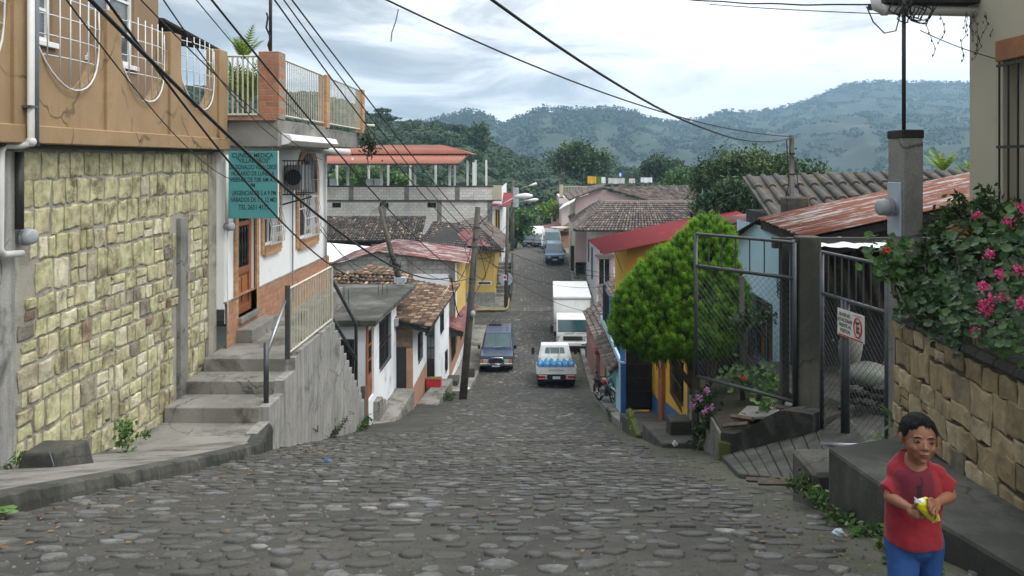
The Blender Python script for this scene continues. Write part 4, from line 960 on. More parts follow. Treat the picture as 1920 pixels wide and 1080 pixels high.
o=thing('tile_heap','row of broken old roof tiles along the edge of the concrete slab','roof tiles',(-6,30,-4.6))
tile_roof('tiles',o,(-7.8,29.3,-4.72),(-4.6,29.3,-4.78),(-7.8,31.2,-4.38),(-4.7,31.2,-4.5),20,5,'tile_warm',.05)
MB().box(-7.8,-4.9,31.35,31.6,-9,-4.75).build('wall','brick_old',o)
o=thing('shed','shed with a plain white sheet roof beside the far corner of the clinic','shed',(-11,44,-6))
MB().slab([(-14,42,-5.25),(-8.2,42,-5.55),(-9.2,47,-5.2),(-14,48,-4.9)],(0,0,.06)).build('roof','white_sheet',o); MB().box(-13.5,-9.2,42.6,46,-11,-5.5).build('wall','dark_board',o)
# ---- old dark tiled house
h6=thing('house','old house under a long blackened clay tile roof below the grey block building','house',(-10,54,-8))
tile_roof('roof',h6,(-15.5,51.5,-5.25),(-7.3,51.5,-5.25),(-15.5,56.5,-4.0),(-7.6,56.5,-4.0),46,16,'tile_black',.03,rad=.5)
MB().box(-15.3,-7.5,52.2,56,-11,-5.25).build('wall','dark_board',h6)
MB().box(-10.6,-8.6,52.12,52.2,-9.5,-5.5).build('painted_wall','yellow_far',h6)
tile_roof('roof',h6,(-7.6,52.5,-5.6),(-4.6,54.5,-6.2),(-7.4,59,-4.55),(-4.4,59,-4.75),18,12,'tile_black',.03,label='lower broken corner of the dark roof')
# ---- yellow corner house
h7=thing('house','yellow corner house with a red sheet gable and grey tile roof at the crossing','house',(-5,57,-10.3))
f7=Fr((-8.5,56.3),(-2.74,56.3),0)
MB().facade(f7,5.76,-5.9,v0=-11).build('front_wall','yellow_far',h7)
f8=Fr((-2.74,56.3),(-2.74,64),0); MB().facade(f8,7.7,-6.1,[(1.0,1.9,-9.4,-7.4),(3.2,4.2,-9.2,-7.6),(5.6,6.5,-9.3,-7.3)],.15,v0=-11).build('street_wall','yellow_far',h7)
for w in ((1.0,1.9,-9.4,-7.4),(3.2,4.2,-9.2,-7.6),(5.6,6.5,-9.3,-7.3)): window(h7,f8,*w,depth=.1,frame='old_wood',fw=.08,mull=(1,0))
MB().fbox(f7,3.7,5.79,-11,-9.35,0,.04).build('grey_base','concrete_wall',h7); MB().fbox(f8,0,7.7,-11,-9.5,0,.04).build('grey_base','concrete_wall',h7)
MB().fbox(f7,4.55,5.55,-8.85,-8.55,0,.02).build('street_plate','sign_white',h7); MB().fbox(f7,4.62,5.48,-8.78,-8.62,.02,.026).build('plate_panel','concrete_mold',h7)
A=(-4.3,58.2,-4.6)
tile_roof('roof',h7,(-8.4,55.4,-6.05),(-2.2,55.4,-6.3),A,A,30,12,'tile_grey',.02,label='front hip of the tile roof')
tile_roof('roof',h7,(-2.1,55.4,-6.3),(-2.1,65,-6.3),A,(-4.3,65,-4.6),34,9,'tile_grey',.02)
tile_roof('roof',h7,(-8.6,65,-6.0),(-8.6,55.4,-6.0),(-4.3,65,-4.6),A,34,12,'tile_grey',.02)
MB().slab([(-6.85,55.25,-5.90),(-2.85,55.25,-6.05),(-4.75,57.0,-4.98)],(0,-.04,.05)).build('gable_sheet','red_sheet_old',h7,label='flat red metal sheet over the front gable')
MB().box(-3.0,-2.0,55.3,55.4,-6.42,-6.32).build('gutter','dark_board',h7)
# crossing corner pavement and far steps
struct(kerb_strip('pavement',[(-8,56.3,-10.15),(-2.74,56.3,-10.12),(-2.74,62,-9.3),(-2.74,70,-8.6)],[(-8,54.2,-10.2),(-1.95,54.2,-10.2),(-1.85,62,-9.45),(-2.1,70,-8.75)],'concrete_steps'))
mb=MB(); mb.tube([(-8,54.15,-10.2),(-1.95,54.15,-10.19),(-1.8,54.6,-10.18),(-1.72,58,-9.85)],.075,6); struct(mb.build('kerb','yellow_kerb'))
s9=thing('steps','far concrete steps beside the yellow corner house with a grey side wall','steps',(-2.2,60,-9.5))
mb=MB()
for k in range(10): mb.box(-2.7,-1.75,57.4+.5*k,57.9+.5*k,-11,-9.95+.22*k)
mb.build('treads','concrete_steps',s9,bevel=.01); MB().hexa([(-1.72,57,-11),(-1.58,57,-11),(-1.58,63,-11),(-1.72,63,-11),(-1.72,57,-9.6),(-1.58,57,-9.6),(-1.58,63,-7.4),(-1.72,63,-7.4)]).build('side_wall','concrete_mold',s9)
MB().tube([(-2.0,58.2,-8.7),(-2.0,58.25,-8.7)],.5,14).build('dish','meter_box',s9)
# ---- long block building with roof terrace
h8=thing('building','long pale concrete block building with a roof terrace under an orange canopy','building',(-12,68,-9))
f9=Fr((-26,66),(-3.4,66),0); hs=[(u,u+.75,-3.95,-3.55) for u in (5.6,9.3,13.25,17.2)]
MB().facade(f9,22.6,-2.2,hs,.2,v0=-11).build('front_wall','block_far',h8)
mb=MB()
for h in hs: mb.fbox(f9,h[0],h[1],h[2],h[3],-.25,-.2)
mb.build('vent','shade_black',h8)  # near-black backing puts the shade of the vent holes into colour
mb=MB(); mb.fbox(f9,0,22.7,-3.42,-3.32,0,.12); mb.fbox(f9,0,22.7,-2.24,-2.12,-.1,.05); mb.build('ledges','concrete_dark',h8)
mb=MB()
for u in (8.2,13.6,18.2,22.4): mb.fbox(f9,u-.2,u+.2,-11,-3.42,0,.015); mb.fbox(f9,u-2.9,u-2.5,-3.3,-2.25,0,.015)
mb.build('concrete_columns','concrete',h8)
MB().box(-26,-2.7,66.02,80,-3.4,-3.2).build('terrace_floor','concrete',h8)
MB().facade(Fr((-3.4,66),(-2.62,66),0),.78,-3.4,[(.2,.62,-6.0,-4.1)],.3,v0=-11).build('balcony_front','white_wall',h8)
MB().box(-3.38,-2.65,65.95,66.0,-8.0,-6.1).build('balcony_base','salmon_wall',h8)
MB().box(-3.18,-2.80,66.2,66.3,-6.0,-4.1).build('opening','shade_black',h8); mb=MB(); mb.box(-3.17,-3.10,66.05,66.12,-6,-4.1); mb.box(-2.98,-2.92,66.05,66.12,-6,-4.1); mb.build('shutter','yellow_wall',h8)  # first box is a near-black backing painted as the shade indoors
MB().facade(Fr((-2.62,66),(-2.62,78),0),12,-2.2,v0=-11).build('street_wall','white_wall',h8)
MB().box(-3.4,-2.62,65.96,66.0,-3.3,-2.1).build('parapet','cream_wall',h8)
MB().slab([(-3.4,65.4,-3.75),(-1.9,65.4,-3.9),(-1.75,70,-3.0),(-3.0,70,-2.85)],(0,0,.05)).build('awning','red_sheet',h8)
cols=[]
mb=MB()
for x,y in [(-15.5,66.6),(-12.7,66.6),(-9.9,66.6),(-7.0,66.6),(-5.0,66.6),(-15.5,75),(-13.5,74),(-11.6,75),(-9.2,75),(-7.3,74),(-6.2,75),(-5.4,74.5),(-4.4,74.5),(-16.8,72),(-18.5,66.6),(-18.5,75)]:
    c=MB().box(x-.09,x+.09,y-.09,y+.09,-3.2,-.2 if y<70 else .0).build('column','white_paint',h8)
corr_roof('canopy_roof',h8,(-26,63.8,-.28),(-5.9,63.8,-.28),(-26,67.3,.55),(-5.5,67.3,.55),80,.03,'terracotta_sheet',label='lower tier of the orange canopy')
corr_roof('canopy_roof',h8,(-26,66.6,.52),(-5.2,66.6,.52),(-26,71.5,1.35),(-8.1,71.5,1.35),80,.03,'terracotta_sheet',label='upper tier of the orange canopy')
MB().slab([(-5.2,66.6,.50),(-8.1,71.5,1.33),(-5.4,76,.5)],(0,0,.05)).build('canopy_hip','terracotta_sheet',h8)
mb=MB(); mb.box(-26,-5.9,63.75,63.85,-.42,-.28); mb.tube([(-6,63.9,-.3),(-5.4,66.8,.45)],.06,4); mb.box(-5.5,-5.1,66.5,66.56,-.1,.45); mb.build('canopy_frame','dark_board',h8)
mb=MB(); 
for x,c in ((-19.0,0),(-18.2,0),(-17.4,0),(-14.3,1),(-13.6,1)): mb.box(x,x+.6,68,68.04,-2.6,-1.6)
o=mb.build('hanging_laundry','house_white',h8)
# ================================================================ RIGHT SIDE OF THE STREET
# raised platform, driveway and garden edge
pf=thing('platform','raised grey concrete platform behind the boy at the foot of the brown stone wall','platform',(2.8,5,-2.2))
top=[(2.20,5.95,-2.14),(2.33,4.8,-2.11),(2.48,4.05,-2.08),(2.6,2.4,-2.0),(3.4,2.4,-2.0),(3.4,4.2,-2.10),(3.34,6.95,-2.38)]
MB().add(top+[(x-.0,y,-3.4) for x,y,z in top],[tuple(range(7))]+[(i,i+7,(i+1)%7+7,(i+1)%7) for i in range(7)]).build('slab','concrete_mold',pf,bevel=.03,seg=2)
MB().box(2.27,2.7,6.42,7.0,-3.4,-2.53).build('low_step','concrete_mold',pf,bevel=.03)
fw=thing('stone_wall','brown field stone retaining wall with dark joints under the pink flowers','wall',(3.1,5,-2.2))
fr=Fr((3.17,6.98),(2.97,2.6),0)
MB().facade(fr,4.38,-1.3,v0=-3).build('joints','joint_dark',fw)
mb=MB(); v=-1.40
while v>-2.8:
    h=random.uniform(.15,.235); u=random.uniform(-.12,0)
    while u<4.33:
        w=random.uniform(.13,.31); dv=random.uniform(-.025,.025); a_=max(.01,u); b_=min(u+w,4.35); t=random.random()
        if b_-a_>.05:
            if w<.2 and random.random()<.35: q=random.uniform(.4,.6); stone_block(mb,fr,a_,b_,v-h+dv,v-h*q,random.random(),.024,.24,.005); stone_block(mb,fr,a_,b_,v-h*q,v+dv,t,.024,.24,.005)
            else: stone_block(mb,fr,a_,b_,v-h+dv,v+dv*.7,t,.026,.24,.005)
        u+=w
    v-=h
mb.build('stones','fieldstone',fw)
mb=MB()
for k in range(18): a=k*4.38/18; b=(k+1)*4.38/18; j=random.uniform(-.015,.015); zt=-1.34+.06*a/4.38; mb.hexa([fr.p(a,zt-.06,.05+j),fr.p(b,zt-.055,.05),fr.p(b,zt-.055,-.25),fr.p(a,zt-.06,-.25),fr.p(a,zt,.03+j),fr.p(b,zt+.004,.03),fr.p(b,zt+.004,-.25),fr.p(a,zt,-.25)])
mb.build('coping','concrete_mold',fw,bevel=.015)
MB().hexa([(3.1,2.6,-2.6),(4.02,2.6,-2.6),(4.02,7.3,-2.6),(3.3,7.0,-2.6),(3.1,2.6,-1.40),(4.02,2.6,-1.40),(4.02,7.3,-1.42),(3.3,7.0,-1.42)]).build('soil_fill','soil',fw)
MB().hexa([(3.17,6.99,-3.6),(3.3,6.99,-3.6),(4.2,9.1,-3.9),(4.07,9.1,-3.9),(3.17,6.99,-1.36),(3.3,6.99,-1.36),(4.2,9.1,-1.9),(4.07,9.1,-1.9)]).build('end_pier','concrete',fw,bevel=.02)
cp=thing('concrete_post','tall grey concrete post with a blackened top rising above the flowers','post',(3.34,7.15,-2.4))
MB().box(3.25,3.43,7.0,7.3,-2.6,.26).build('post','concrete',cp,bevel=.012)
MB().box(3.243,3.437,6.993,7.307,.19,.268).build('black_top','tile_dark',cp,bevel=.01)
MB().tube([(3.285,7.06,.25),(3.285,7.06,1.6)],.018,8).build('mast','iron',cp,smooth=True)
MB().box(3.235,3.25,7.02,7.28,-.68,-.2).build('meter_box','meter_box',cp,bevel=.004)
meter('round electricity meter on a blue grey box on the tall concrete post',(3.235,7.12,-.42),(-1,-.25,0),.075)
coil=MB()
for k in range(9):
    c=Vector((3.24+random.uniform(-.05,.2),7.0,1.32+random.uniform(-.05,.05))); r=random.uniform(.05,.12)
    coil.tube([c+Vector((r*math.cos(a)+.02*math.sin(3*a),.02*k*.2,r*math.sin(a)*1.1)) for a in [math.pi*j/7 for j in range(15)]],.006,5)
coil.tube([(2.95,7.05,1.36),(3.0,7.03,1.22),(3.1,7.03,1.12),(3.2,7.03,1.14),(3.25,7.05,1.3)],.006,5)
tag(coil.build('wire_coil','black_rubber',smooth=True),'tangled coil of black wires tied to the thin mast under the gutter','wire')
# cream house
ch=thing('house','cream plastered house wall with a barred window at the right edge of the photo','house',(4,5,-1))
fc=Fr((4.0,7.3),(4.0,2.0),0); wn=(.52,1.75,-.62,.84)
MB().facade(fc,5.3,4.5,[wn],.2,v0=-2.5).quad((4,7.3,-2.5),(9,7.3,-2.5),(9,7.3,4.5),(4,7.3,4.5)).build('wall','cream_wall',ch)
MB().fbox(fc,.46,1.9,.84,1.02,-.02,.035).build('lintel','door_wood2',ch,bevel=.006)
window(ch,fc,*wn,depth=.18,frame='cream_wall',fw=.08,mull=(1,1),grille='bars',gmat='black_iron',gstep=.13,gout=.05,pane='door_wood')
gp=thing('gutter_pipe','thick grey horizontal gutter pipe sticking out from the cream house over the mast','pipe',(3.5,7.2,1.36))
MB().tube([(4.0,7.2,1.34),(3.16,7.2,1.36),(3.11,7.2,1.38),(3.09,7.2,1.46)],.045,12).build('pipe','pvc',gp,smooth=True); MB().tube([(3.15,7.2,1.36),(3.20,7.2,1.36)],.055,12).build('collar','pvc',gp,smooth=True)
MB().box(3.15,4.0,7.12,7.5,1.41,1.46).build('eaves_edge','dark_board',gp)
ic=MB(); tn=[]
for k in range(13):
    x=3.48+random.uniform(0,.6); z=1.3; y=7.0+random.uniform(-.1,.1); pts=[(x,y,z)]
    for j in range(random.randint(3,8)): x+=random.uniform(-.04,.04); z-=random.uniform(.04,.08); pts.append((x,y,z)); ic.ell((x+random.uniform(-.015,.015),y,z),(.006,.006,.014),5,4)
    ic.tube(pts,.003,4)
tag(ic.build('string_lights','bark'),'dangling string of tiny unlit lights hanging from the gutter pipe','string lights')
for k,(a,b,s_) in enumerate((((3.4,7.0,1.14),(4.0,6.83,.86),.02),)): wire('thin cable running from the light string to the brown lintel',a,b,s_,.004,group=None or 'thin cables')
# driveway of sloping concrete strips
dw=MB(); E1=[Vector((2.68,11.35,-4.22)),Vector((3.66,10.3,-3.52))]; E2=[Vector((2.27,8.8,-3.47)),Vector((2.80,7.35,-2.98))]
ns=8
for k in range(ns):
    a=k/ns+.003; b=(k+1)/ns-.006; q=[E2[0].lerp(E2[1],a),E2[0].lerp(E2[1],b),E1[0].lerp(E1[1],b),E1[0].lerp(E1[1],a)]; dz=random.uniform(-.008,.008)
    dw.hexa([p+Vector((0,0,-.35)) for p in q]+[p+Vector((0,0,dz)) for p in q])
q=[E2[1],Vector((3.3,7.0,-2.95)),Vector((4.1,9.0,-3.4)),Vector((4.3,11,-3.5)),E1[1]]
dw.slab([p+Vector((0,0,.0)) for p in q],(0,0,-.4)); struct(dw.build('driveway','concrete_dark',bevel=.008))
mb=MB()
for a,b in (((2.12,7.9),(2.5,7.3)),((2.15,7.6),(2.6,7.15)),((2.35,7.9),(2.65,7.55))): mb.tube([(a[0],a[1],prof(a[1])+.06),(b[0],b[1],prof(b[1])+.10)],.025,4)
tag(mb.build('wood_scraps','old_wood'),'scraps of grey wood lying at the edge of the driveway','wood')
gd=thing('garden_bed','raised garden bed behind a mossy black concrete kerb wall','garden bed',(3.4,12,-4.2))
MB().slab([(2.76,11.55,-3.96),(3.7,10.7,-3.55),(4.49,11.2,-3.5),(4.49,14.28,-3.85),(3.16,16.0,-4.35)],(0,0,-.9)).build('soil','soil',gd)
w0,w1=Vector((2.68,11.4,0)),Vector((3.62,10.33,0)); nn=Vector((.75,.66,0)); mb=MB()
tops=[-3.90,-3.86,-3.72,-3.52,-3.36,-3.32,-3.30]
for k in range(6):
    a=w0.lerp(w1,k/6); b=w0.lerp(w1,(k+1)/6); ta,tb=tops[k],tops[k+1]; Z=lambda p,z:Vector((p.x,p.y,z))
    mb.hexa([Z(a,-4.8),Z(b,-4.8),Z(b+nn*.34,-4.8),Z(a+nn*.34,-4.8),Z(a,ta),Z(b,tb),Z(b+nn*.34,tb-.0),Z(a+nn*.34,ta-.02)])
mb.build('kerb_wall','kerb_black',gd)
MB().hexa([(2.66,11.38,-4.8),(2.80,11.26,-4.8),(2.85,11.55,-4.8),(2.7,11.6,-4.8),(2.655,11.37,-4.02),(2.80,11.25,-4.0),(2.85,11.55,-4.0),(2.69,11.6,-4.02)]).build('mossy_corner','moss',gd,bevel=.02)
MB().slab([(2.95,11.75,-3.86),(3.5,11.0,-3.56),(3.8,11.4,-3.6),(3.3,12.3,-3.84)],(0,0,.05)).build('flat_stone','concrete',gd,bevel=.01)
for a,b in (((2.85,11.5,-3.83),(3.05,11.3,-3.74)),((2.92,11.75,-3.78),(3.1,11.25,-3.66)),((3.45,11.3,-3.5),(3.6,11.0,-3.44)),((2.75,11.6,-3.88),(3.0,11.65,-3.84))): MB().tube([a,b],.035,4).build('stone_scrap','old_wood',gd)
o=MB().ell((3.66,11.2,-3.44),(.13,.09,.075),14,8,jit=.02).build('rock','pvc',smooth=True); tag(o,'smooth pale rounded stone by the foot of the gate column','stone')
MB().hexa([(2.72,11.6,-5.4),(2.82,11.6,-5.4),(3.2,16,-6),(3.1,16,-6),(2.72,11.6,-4.0),(2.82,11.6,-4.0),(3.24,16,-4.4),(3.14,16,-4.4)]).build('side_wall','concrete',gd)
# black bucket, small white cup, trash
for lb,c,s_ in (('dark square concrete planter block against the yellow wall',(2.82,15.45,-5.38),(.21,.24,.38)),('small dark stone block on the pavement near the far motorcycle',(2.62,32.2,prof(32.2)+.17),(.15,.2,.42))):
    b=MB().hexa([(c[0]-s_[0],c[1]-s_[1],c[2]),(c[0]+s_[0],c[1]-s_[1],c[2]),(c[0]+s_[0],c[1]+s_[1],c[2]),(c[0]-s_[0],c[1]+s_[1],c[2])]+[(c[0]+i*s_[0]*.95,c[1]+j*s_[1]*.95,c[2]+s_[2]) for i,j in ((-1,-1),(1,-1),(1,1),(-1,1))]).build('concrete_block','concrete_mold',bevel=.02); tag(b,lb,'concrete block')
def litter(name,label,c,r,mat,cat='litter'):
    mb=MB(); mb.ell(c,r,9,6,jit=.3); o=mb.build(name,mat); tag(o,label,cat)
litter('cup','small white crumpled cup on the dirt by the yellow house entrance',(2.47,13.9,prof(13.9)+.06),(.045,.04,.05),'white_paint','cup')
litter('wrapper','small blue and white wrapper on the road left of the boy',(1.94,5.05,prof(5.05)+.03),(.045,.03,.02),'meter_box','wrapper')
litter('wrapper','small green plastic scrap on the left pavement edge near the camera',(-4.0,6.05,prof(6.05)+.03),(.09,.05,.02),'leaf_bright','wrapper')
litter('wrapper','tiny blue scrap by the kerb below the clinic wall',(-2.75,10.6,prof(10.6)+.03),(.04,.03,.015),'blue_paint','wrapper')
litter('paper','white crumpled paper on the pavement edge beyond the leaning pole',(-2.6,31.6,prof(31.6)+.2),(.10,.08,.05),'white_paint','paper')
# gates
def chain(mb,a,b,z0,z1,s=.075,r=.0022):
    a=Vector(a);b=Vector(b); L=(b-a).length; d=(b-a)/L; H=z1-z0
    pt=lambda u,v:(a.x+d.x*u,a.y+d.y*u,z0+v)
    for sg in (1,-1):
        k=-H
        while k<L:
            u0,u1=max(0,k),min(L,k+H); 
            if u1>u0+.01:
                v0,v1=u0-k,u1-k
                if sg<0: v0,v1=H-v0,H-v1
                mb.tube([pt(u0,v0),pt(u1,v1)],r,3,cap=False)
            k+=s*1.25
def gate(label,a,b,z0,zm,z1,nb,mids=()):
    g=thing('gate',label,'gate',(a[0],a[1],z0)); A=Vector((a[0],a[1],0)); B=Vector((b[0],b[1],0)); Q=lambda t,z:A.lerp(B,t)+Vector((0,0,z))
    mb=MB(); mb.tube([Q(0,z0),Q(0,z1)],.03,8); mb.tube([Q(1,z0),Q(1,z1)],.03,8); mb.tube([Q(0,z0+.03),Q(1,z0+.03)],.028,8); mb.tube([Q(0,zm),Q(1,zm)],.028,8)
    for t in mids: mb.tube([Q(t,z0),Q(t,zm)],.035,8)
    mb.build('frame','gate_steel',g,smooth=True)
    mb=MB(); mb.tube([Q(0,z1),Q(1,z1)],.022,8)
    for k in range(1,nb): mb.tube([Q(k/nb,zm),Q(k/nb,z1)],.010,6)
    mb.build('upper_bars','gate_steel',g)
    mb=MB(); chain(mb,Q(0,0),Q(1,0),z0+.05,zm-.03); mb.build('chain_link','gate_steel',g); return g
gate('open chain link gate leaf swung out in front of the bright green tree',(2.49,12.2),(3.58,10.9),-3.34,-1.62,-1.13,7)
g2=gate('closed chain link gate leaf carrying the white no parking sign',(3.77,10.4),(4.02,9.05),-3.55,-1.74,-1.20,9,(.36,.42))
MB().tube([(4.04,9.03,-3.6),(4.04,9.03,-1.15)],.045,8).build('post','gate_steel',g2,smooth=True)
MB().ell((3.80,10.1,-2.3),(.015,.015,.03),8,6).build('latch','gate_steel',g2)
MB().tube([(3.4,9.4,-3.36),(3.68,8.9,-3.20)],.03,8).build('drop_pipe','galv',g2,smooth=True)
ns_=thing('sign','white spanish no parking sign wired to the closed gate leaf','sign',(3.85,9.7,-2.2))
fs_=Fr((3.80,9.93),(3.91,9.35),0); zb,zt=-2.17,-1.84
MB().fbox(fs_,0,.56,zb,zt,0,.008).build('board','sign_white',ns_)
for i,(t_,a,b) in enumerate((('FAVOR NO',.04,.28),('ESTACIONAR',.02,.32),('FRENTE AL',.04,.30),('PORTON',.07,.27))): text_part(t_,fs_,a,b,zt-.085-.065*i,zt-.040-.065*i,.011,'sign_black',ns_)
mb=MB(); cu,cv=.435,(zb+zt)/2+.0
ring=[fs_.p(cu+.078*math.cos(a),cv+.115*math.sin(a),.014) for a in [math.pi*2*k/24 for k in range(25)]]; mb.tube(ring,.008,4); mb.tube([fs_.p(cu-.05,cv+.085,.014),fs_.p(cu+.05,cv-.085,.014)],.007,4); mb.fbox(fs_,.02,.54,zb+.005,zb+.022,.008,.011); mb.build('red_ring','sign_red',ns_)
text_part('E',fs_,cu-.03,cu+.035,cv-.065,cv+.065,.012,'sign_black',ns_)
mb=MB()
for a in ((.355,.515,zt-.03,zt-.026),(.355,.515,zb+.04,zb+.044)): mb.fbox(fs_,*a,.008,.011)
mb.build('black_lines','sign_black',ns_)
gc=thing('gate_column','thick weathered concrete column between the two gate leaves','column',(3.8,11,-3.4))
MB().box(3.62,3.93,10.85,11.1,-3.9,-1.05).build('shaft','concrete_mold',gc,bevel=.015)
MB().box(3.50,3.60,11.2,11.32,-3.9,-1.1).build('back_post','concrete_mold',gc)
MB().tube([(3.60,10.98,-3.55),(3.60,10.98,-1.1)],.03,8).build('hinge_pipe','gate_steel',gc,smooth=True)
o=MB().tube([(3.42,13,-4.0),(3.40,13,-1.9)],.045,8).build('garden_post','concrete_mold',smooth=True); tag(o,'thin grey post in the garden seen through the open mesh gate','post')
# blue house with rusty roof
bh=thing('house','light blue house with a barred window under the rusty corrugated roof','house',(4.5,15,-3.9))
fz=Fr((4.5,17.6),(4.5,14.3),0); bw=(1.15,2.62,-4.02,-2.72)
MB().facade(fz,3.3,-1.3,[bw],.15,v0=-6).build('garden_wall','light_blue_wall',bh)
window(bh,fz,*bw,depth=.12,frame='light_blue_wall',fw=.06,mull=(1,0),grille='bars',gmat='black_iron',gstep=.11,gout=.06)
MB().facade(Fr((4.5,14.3),(9.0,14.3),0),4.5,-1.3,v0=-5).build('front_wall','light_blue_wall',bh)
MB().poly([(4.5,17.6,-2.0),(4.5,17.6,-6),(9,17.6,-6),(9,17.6,-2.0)]).build('far_wall','light_blue_wall',bh)
corr_roof('roof',bh,(4.05,11.9,-1.15),(4.43,15.75,-1.15),(8.9,11.9,-.12),(9.2,15.75,-.12),40,.016,'rust_x',3,label='rust streaked corrugated roof sheet',jag=.006)
corr_roof('side_roof',bh,(4.20,17.75,-1.80),(4.43,15.72,-1.17),(6.5,17.75,-1.5),(6.5,15.72,-.7),14,.016,'dark_board')
mb=MB(); mb.hexa([(4.22,12,-1.36),(4.32,12,-1.36),(4.58,15.7,-1.36),(4.48,15.7,-1.36),(4.22,12,-1.2),(4.32,12,-1.19),(4.58,15.7,-1.19),(4.48,15.7,-1.2)])
mb.hexa([(4.1,12.0,-1.32),(8.8,12.0,-.30),(8.8,12.1,-.30),(4.1,12.1,-1.32),(4.1,12.0,-1.2),(8.8,12.0,-.17),(8.8,12.1,-.17),(4.1,12.1,-1.2)])
mb.box(3.4,9,11.25,11.37,-1.25,-1.1); mb.build('roof_beams','dark_board',bh)
MB().slab([(4.5,12.2,-1.15),(5.9,12.2,-.95),(5.7,12.9,-1.0),(4.5,12.9,-1.2)],(0,0,-.3)).build('inner_panel','dark_board',bh)
mb=MB(); a=[]
for i in range(13):
    t=i/12; a.append([(3.95+1.0*t,10.95+.1*math.sin(i),-1.20+.012*math.sin(i*1.9)+.0),(4.05+1.0*t,11.6,-1.13+.012*math.cos(i*1.3))])
for p,q in zip(a[:-1],a[1:]): mb.quad(p[0],q[0],q[1],p[1],.5)
tag(mb.build('metal_sheet','white_sheet'),'crumpled white metal sheet scrap under the rusty roof above the gate','metal sheet')
MB().box(4.62,4.78,14.12,14.29,-2.3,-1.85).build('meter','meter_grey',bh,bevel=.02)
kn=MB()
for k in range(5):
    c=Vector((4.0,12.8,-1.9-.06*k)); kn.tube([c+Vector((.09*math.cos(a)*random.uniform(.7,1.1),.02*math.sin(2*a),.09*math.sin(a))) for a in [math.pi*j/6 for j in range(13)]],.008,5)
kn.tube([(4.0,12.8,-1.3),(3.97,12.8,-1.7),(4.02,12.8,-2.0)],.01,5); tag(kn.build('wire_coil','black_rubber',smooth=True),'knot of black wires hanging in front of the blue wall','wire')
# shed contents behind the closed gate
mb=MB(); mb.box(4.55,8.2,14.0,14.1,-4.0,-1.3); tag(mb.build('shade_panel','dark_board'),'dark panel added for the shaded space behind the closed gate','wall')  # panel added before the blue wall; roof shade is put into its colour
corr_roof('stored_sheets',None,(4.6,13.2,-2.6),(6.4,12.6,-2.6),(4.3,13.6,-1.3),(6.4,13.4,-1.25),9,.05,'fibre_cement'); tag(bpy.data.objects['stored_sheets'],'grey ribbed sheets leaning inside behind the upper bars of the closed gate','roof sheet')
def sack(label,c,r,mat): 
    mb=MB(); mb.ell(c,r,16,10,jit=.05,rot=Matrix.Rotation(random.uniform(-.3,.3),3,'Y')); tag(mb.build('sack',mat,smooth=True),label,'sack')
sack('white sack standing behind the closed gate',(4.62,11.6,-2.75),(.17,.15,.28),'concrete')
sack('green tarpaulin covered sack lying behind the closed gate',(4.85,11.5,-3.12),(.42,.28,.20),'tarp')
sack('grey full sack at the right end of the pile behind the gate',(5.35,11.7,-3.1),(.22,.22,.25),'concrete')
mb=MB()
for k in range(26): mb.ell((4.3+random.uniform(0,1.2),11.3+random.uniform(-.1,.2),-3.5+.09*(k%4)),(.13,.09,.06),8,5,jit=.12)
stuff(mb.build('rubble','concrete_mold'),'pile of small stones stacked behind the closed gate','rubble')
MB().box(4.0,9,8.9,14.3,-4.2,-3.62).build('yard_floor','concrete_dark',bh)
# grey ribbed roof behind and its service post
gr=thing('house','house with a large grey ribbed roof of overlapping channel sheets behind the rusty roof','house',(7,19,-4))
tile_roof('roof',gr,(5.0,16.6,-1.28),(10.5,16.6,-1.0),(5.35,20.4,-.42),(11.2,20.4,-.25),17,3,'fibre_cement',.01,'fibre_cement',.34)
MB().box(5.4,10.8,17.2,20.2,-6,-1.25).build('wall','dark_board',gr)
sp=thing('service_post','grey service post with black bands on the ribbed roof where two long cables end','post',(5.35,16.5,-.8))
MB().box(5.31,5.395,16.45,16.53,-.8,.52).build('post','concrete',sp,bevel=.006)
for z in (.12,-.31): MB().box(5.30,5.405,16.44,16.54,z,z+.03).build('band','black_rubber',sp)
MB().box(5.15,5.62,16.2,16.6,-1.15,-.76).build('cover','fibre_cement',sp,bevel=.03)
mb=MB(); mb.tube([(5.31,16.42,.50),(5.22,16.42,.40),(5.24,16.42,.1),(5.27,16.42,-.5),(5.2,16.42,-.8)],.012,5); mb.tube([(5.33,16.42,.45),(5.28,16.42,.2),(5.42,16.42,-.1),(5.45,16.42,-.45),(5.5,16.42,-.7)],.01,5); mb.build('cable','black_rubber',sp,smooth=True)
# yellow house by the tree
yh=thing('house','yellow house with blue base and a barred window behind the bright green tree','house',(3.15,19,-6))
fy=Fr((3.15,21.5),(3.15,16.05),0); yw=(3.35,4.8,-5.32,-4.28)
MB().facade(fy,5.45,-3.3,[yw],.15,v0=-7.6).build('street_wall','yellow_wall',yh)
window(yh,fy,*yw,depth=.12,frame='dark_board',fw=.05,mull=(1,0),grille='bars',gmat='black_iron',gstep=.12)
MB().fbox(fy,1.95,2.5,-7.5,-3.3,0,.09).build('pilaster','door_wood2',yh)
MB().add([fy.p(0,-7.4,.02),fy.p(1.95,-7.4,.02),fy.p(1.95,-6.0,.02),fy.p(0,-6.15,.02)],[(0,1,2,3)]).add([fy.p(2.5,-6.8,.02),fy.p(5.45,-6.8,.02),fy.p(5.45,-5.28,.02),fy.p(2.5,-5.75,.02)],[(0,1,2,3)]).build('painted_base','blue_paint',yh)
MB().facade(Fr((3.15,16.05),(4.2,16.05),0),1.05,-3.3,v0=-6).build('garden_side','dark_board',yh)  # side wall set near-black so the area behind the mesh reads dark
MB().slab([(3.0,15.9,-3.3),(4.3,15.9,-3.1),(4.3,21.6,-3.1),(3.0,21.6,-3.3)],(0,0,.06)).build('roof','red_sheet_old',yh)
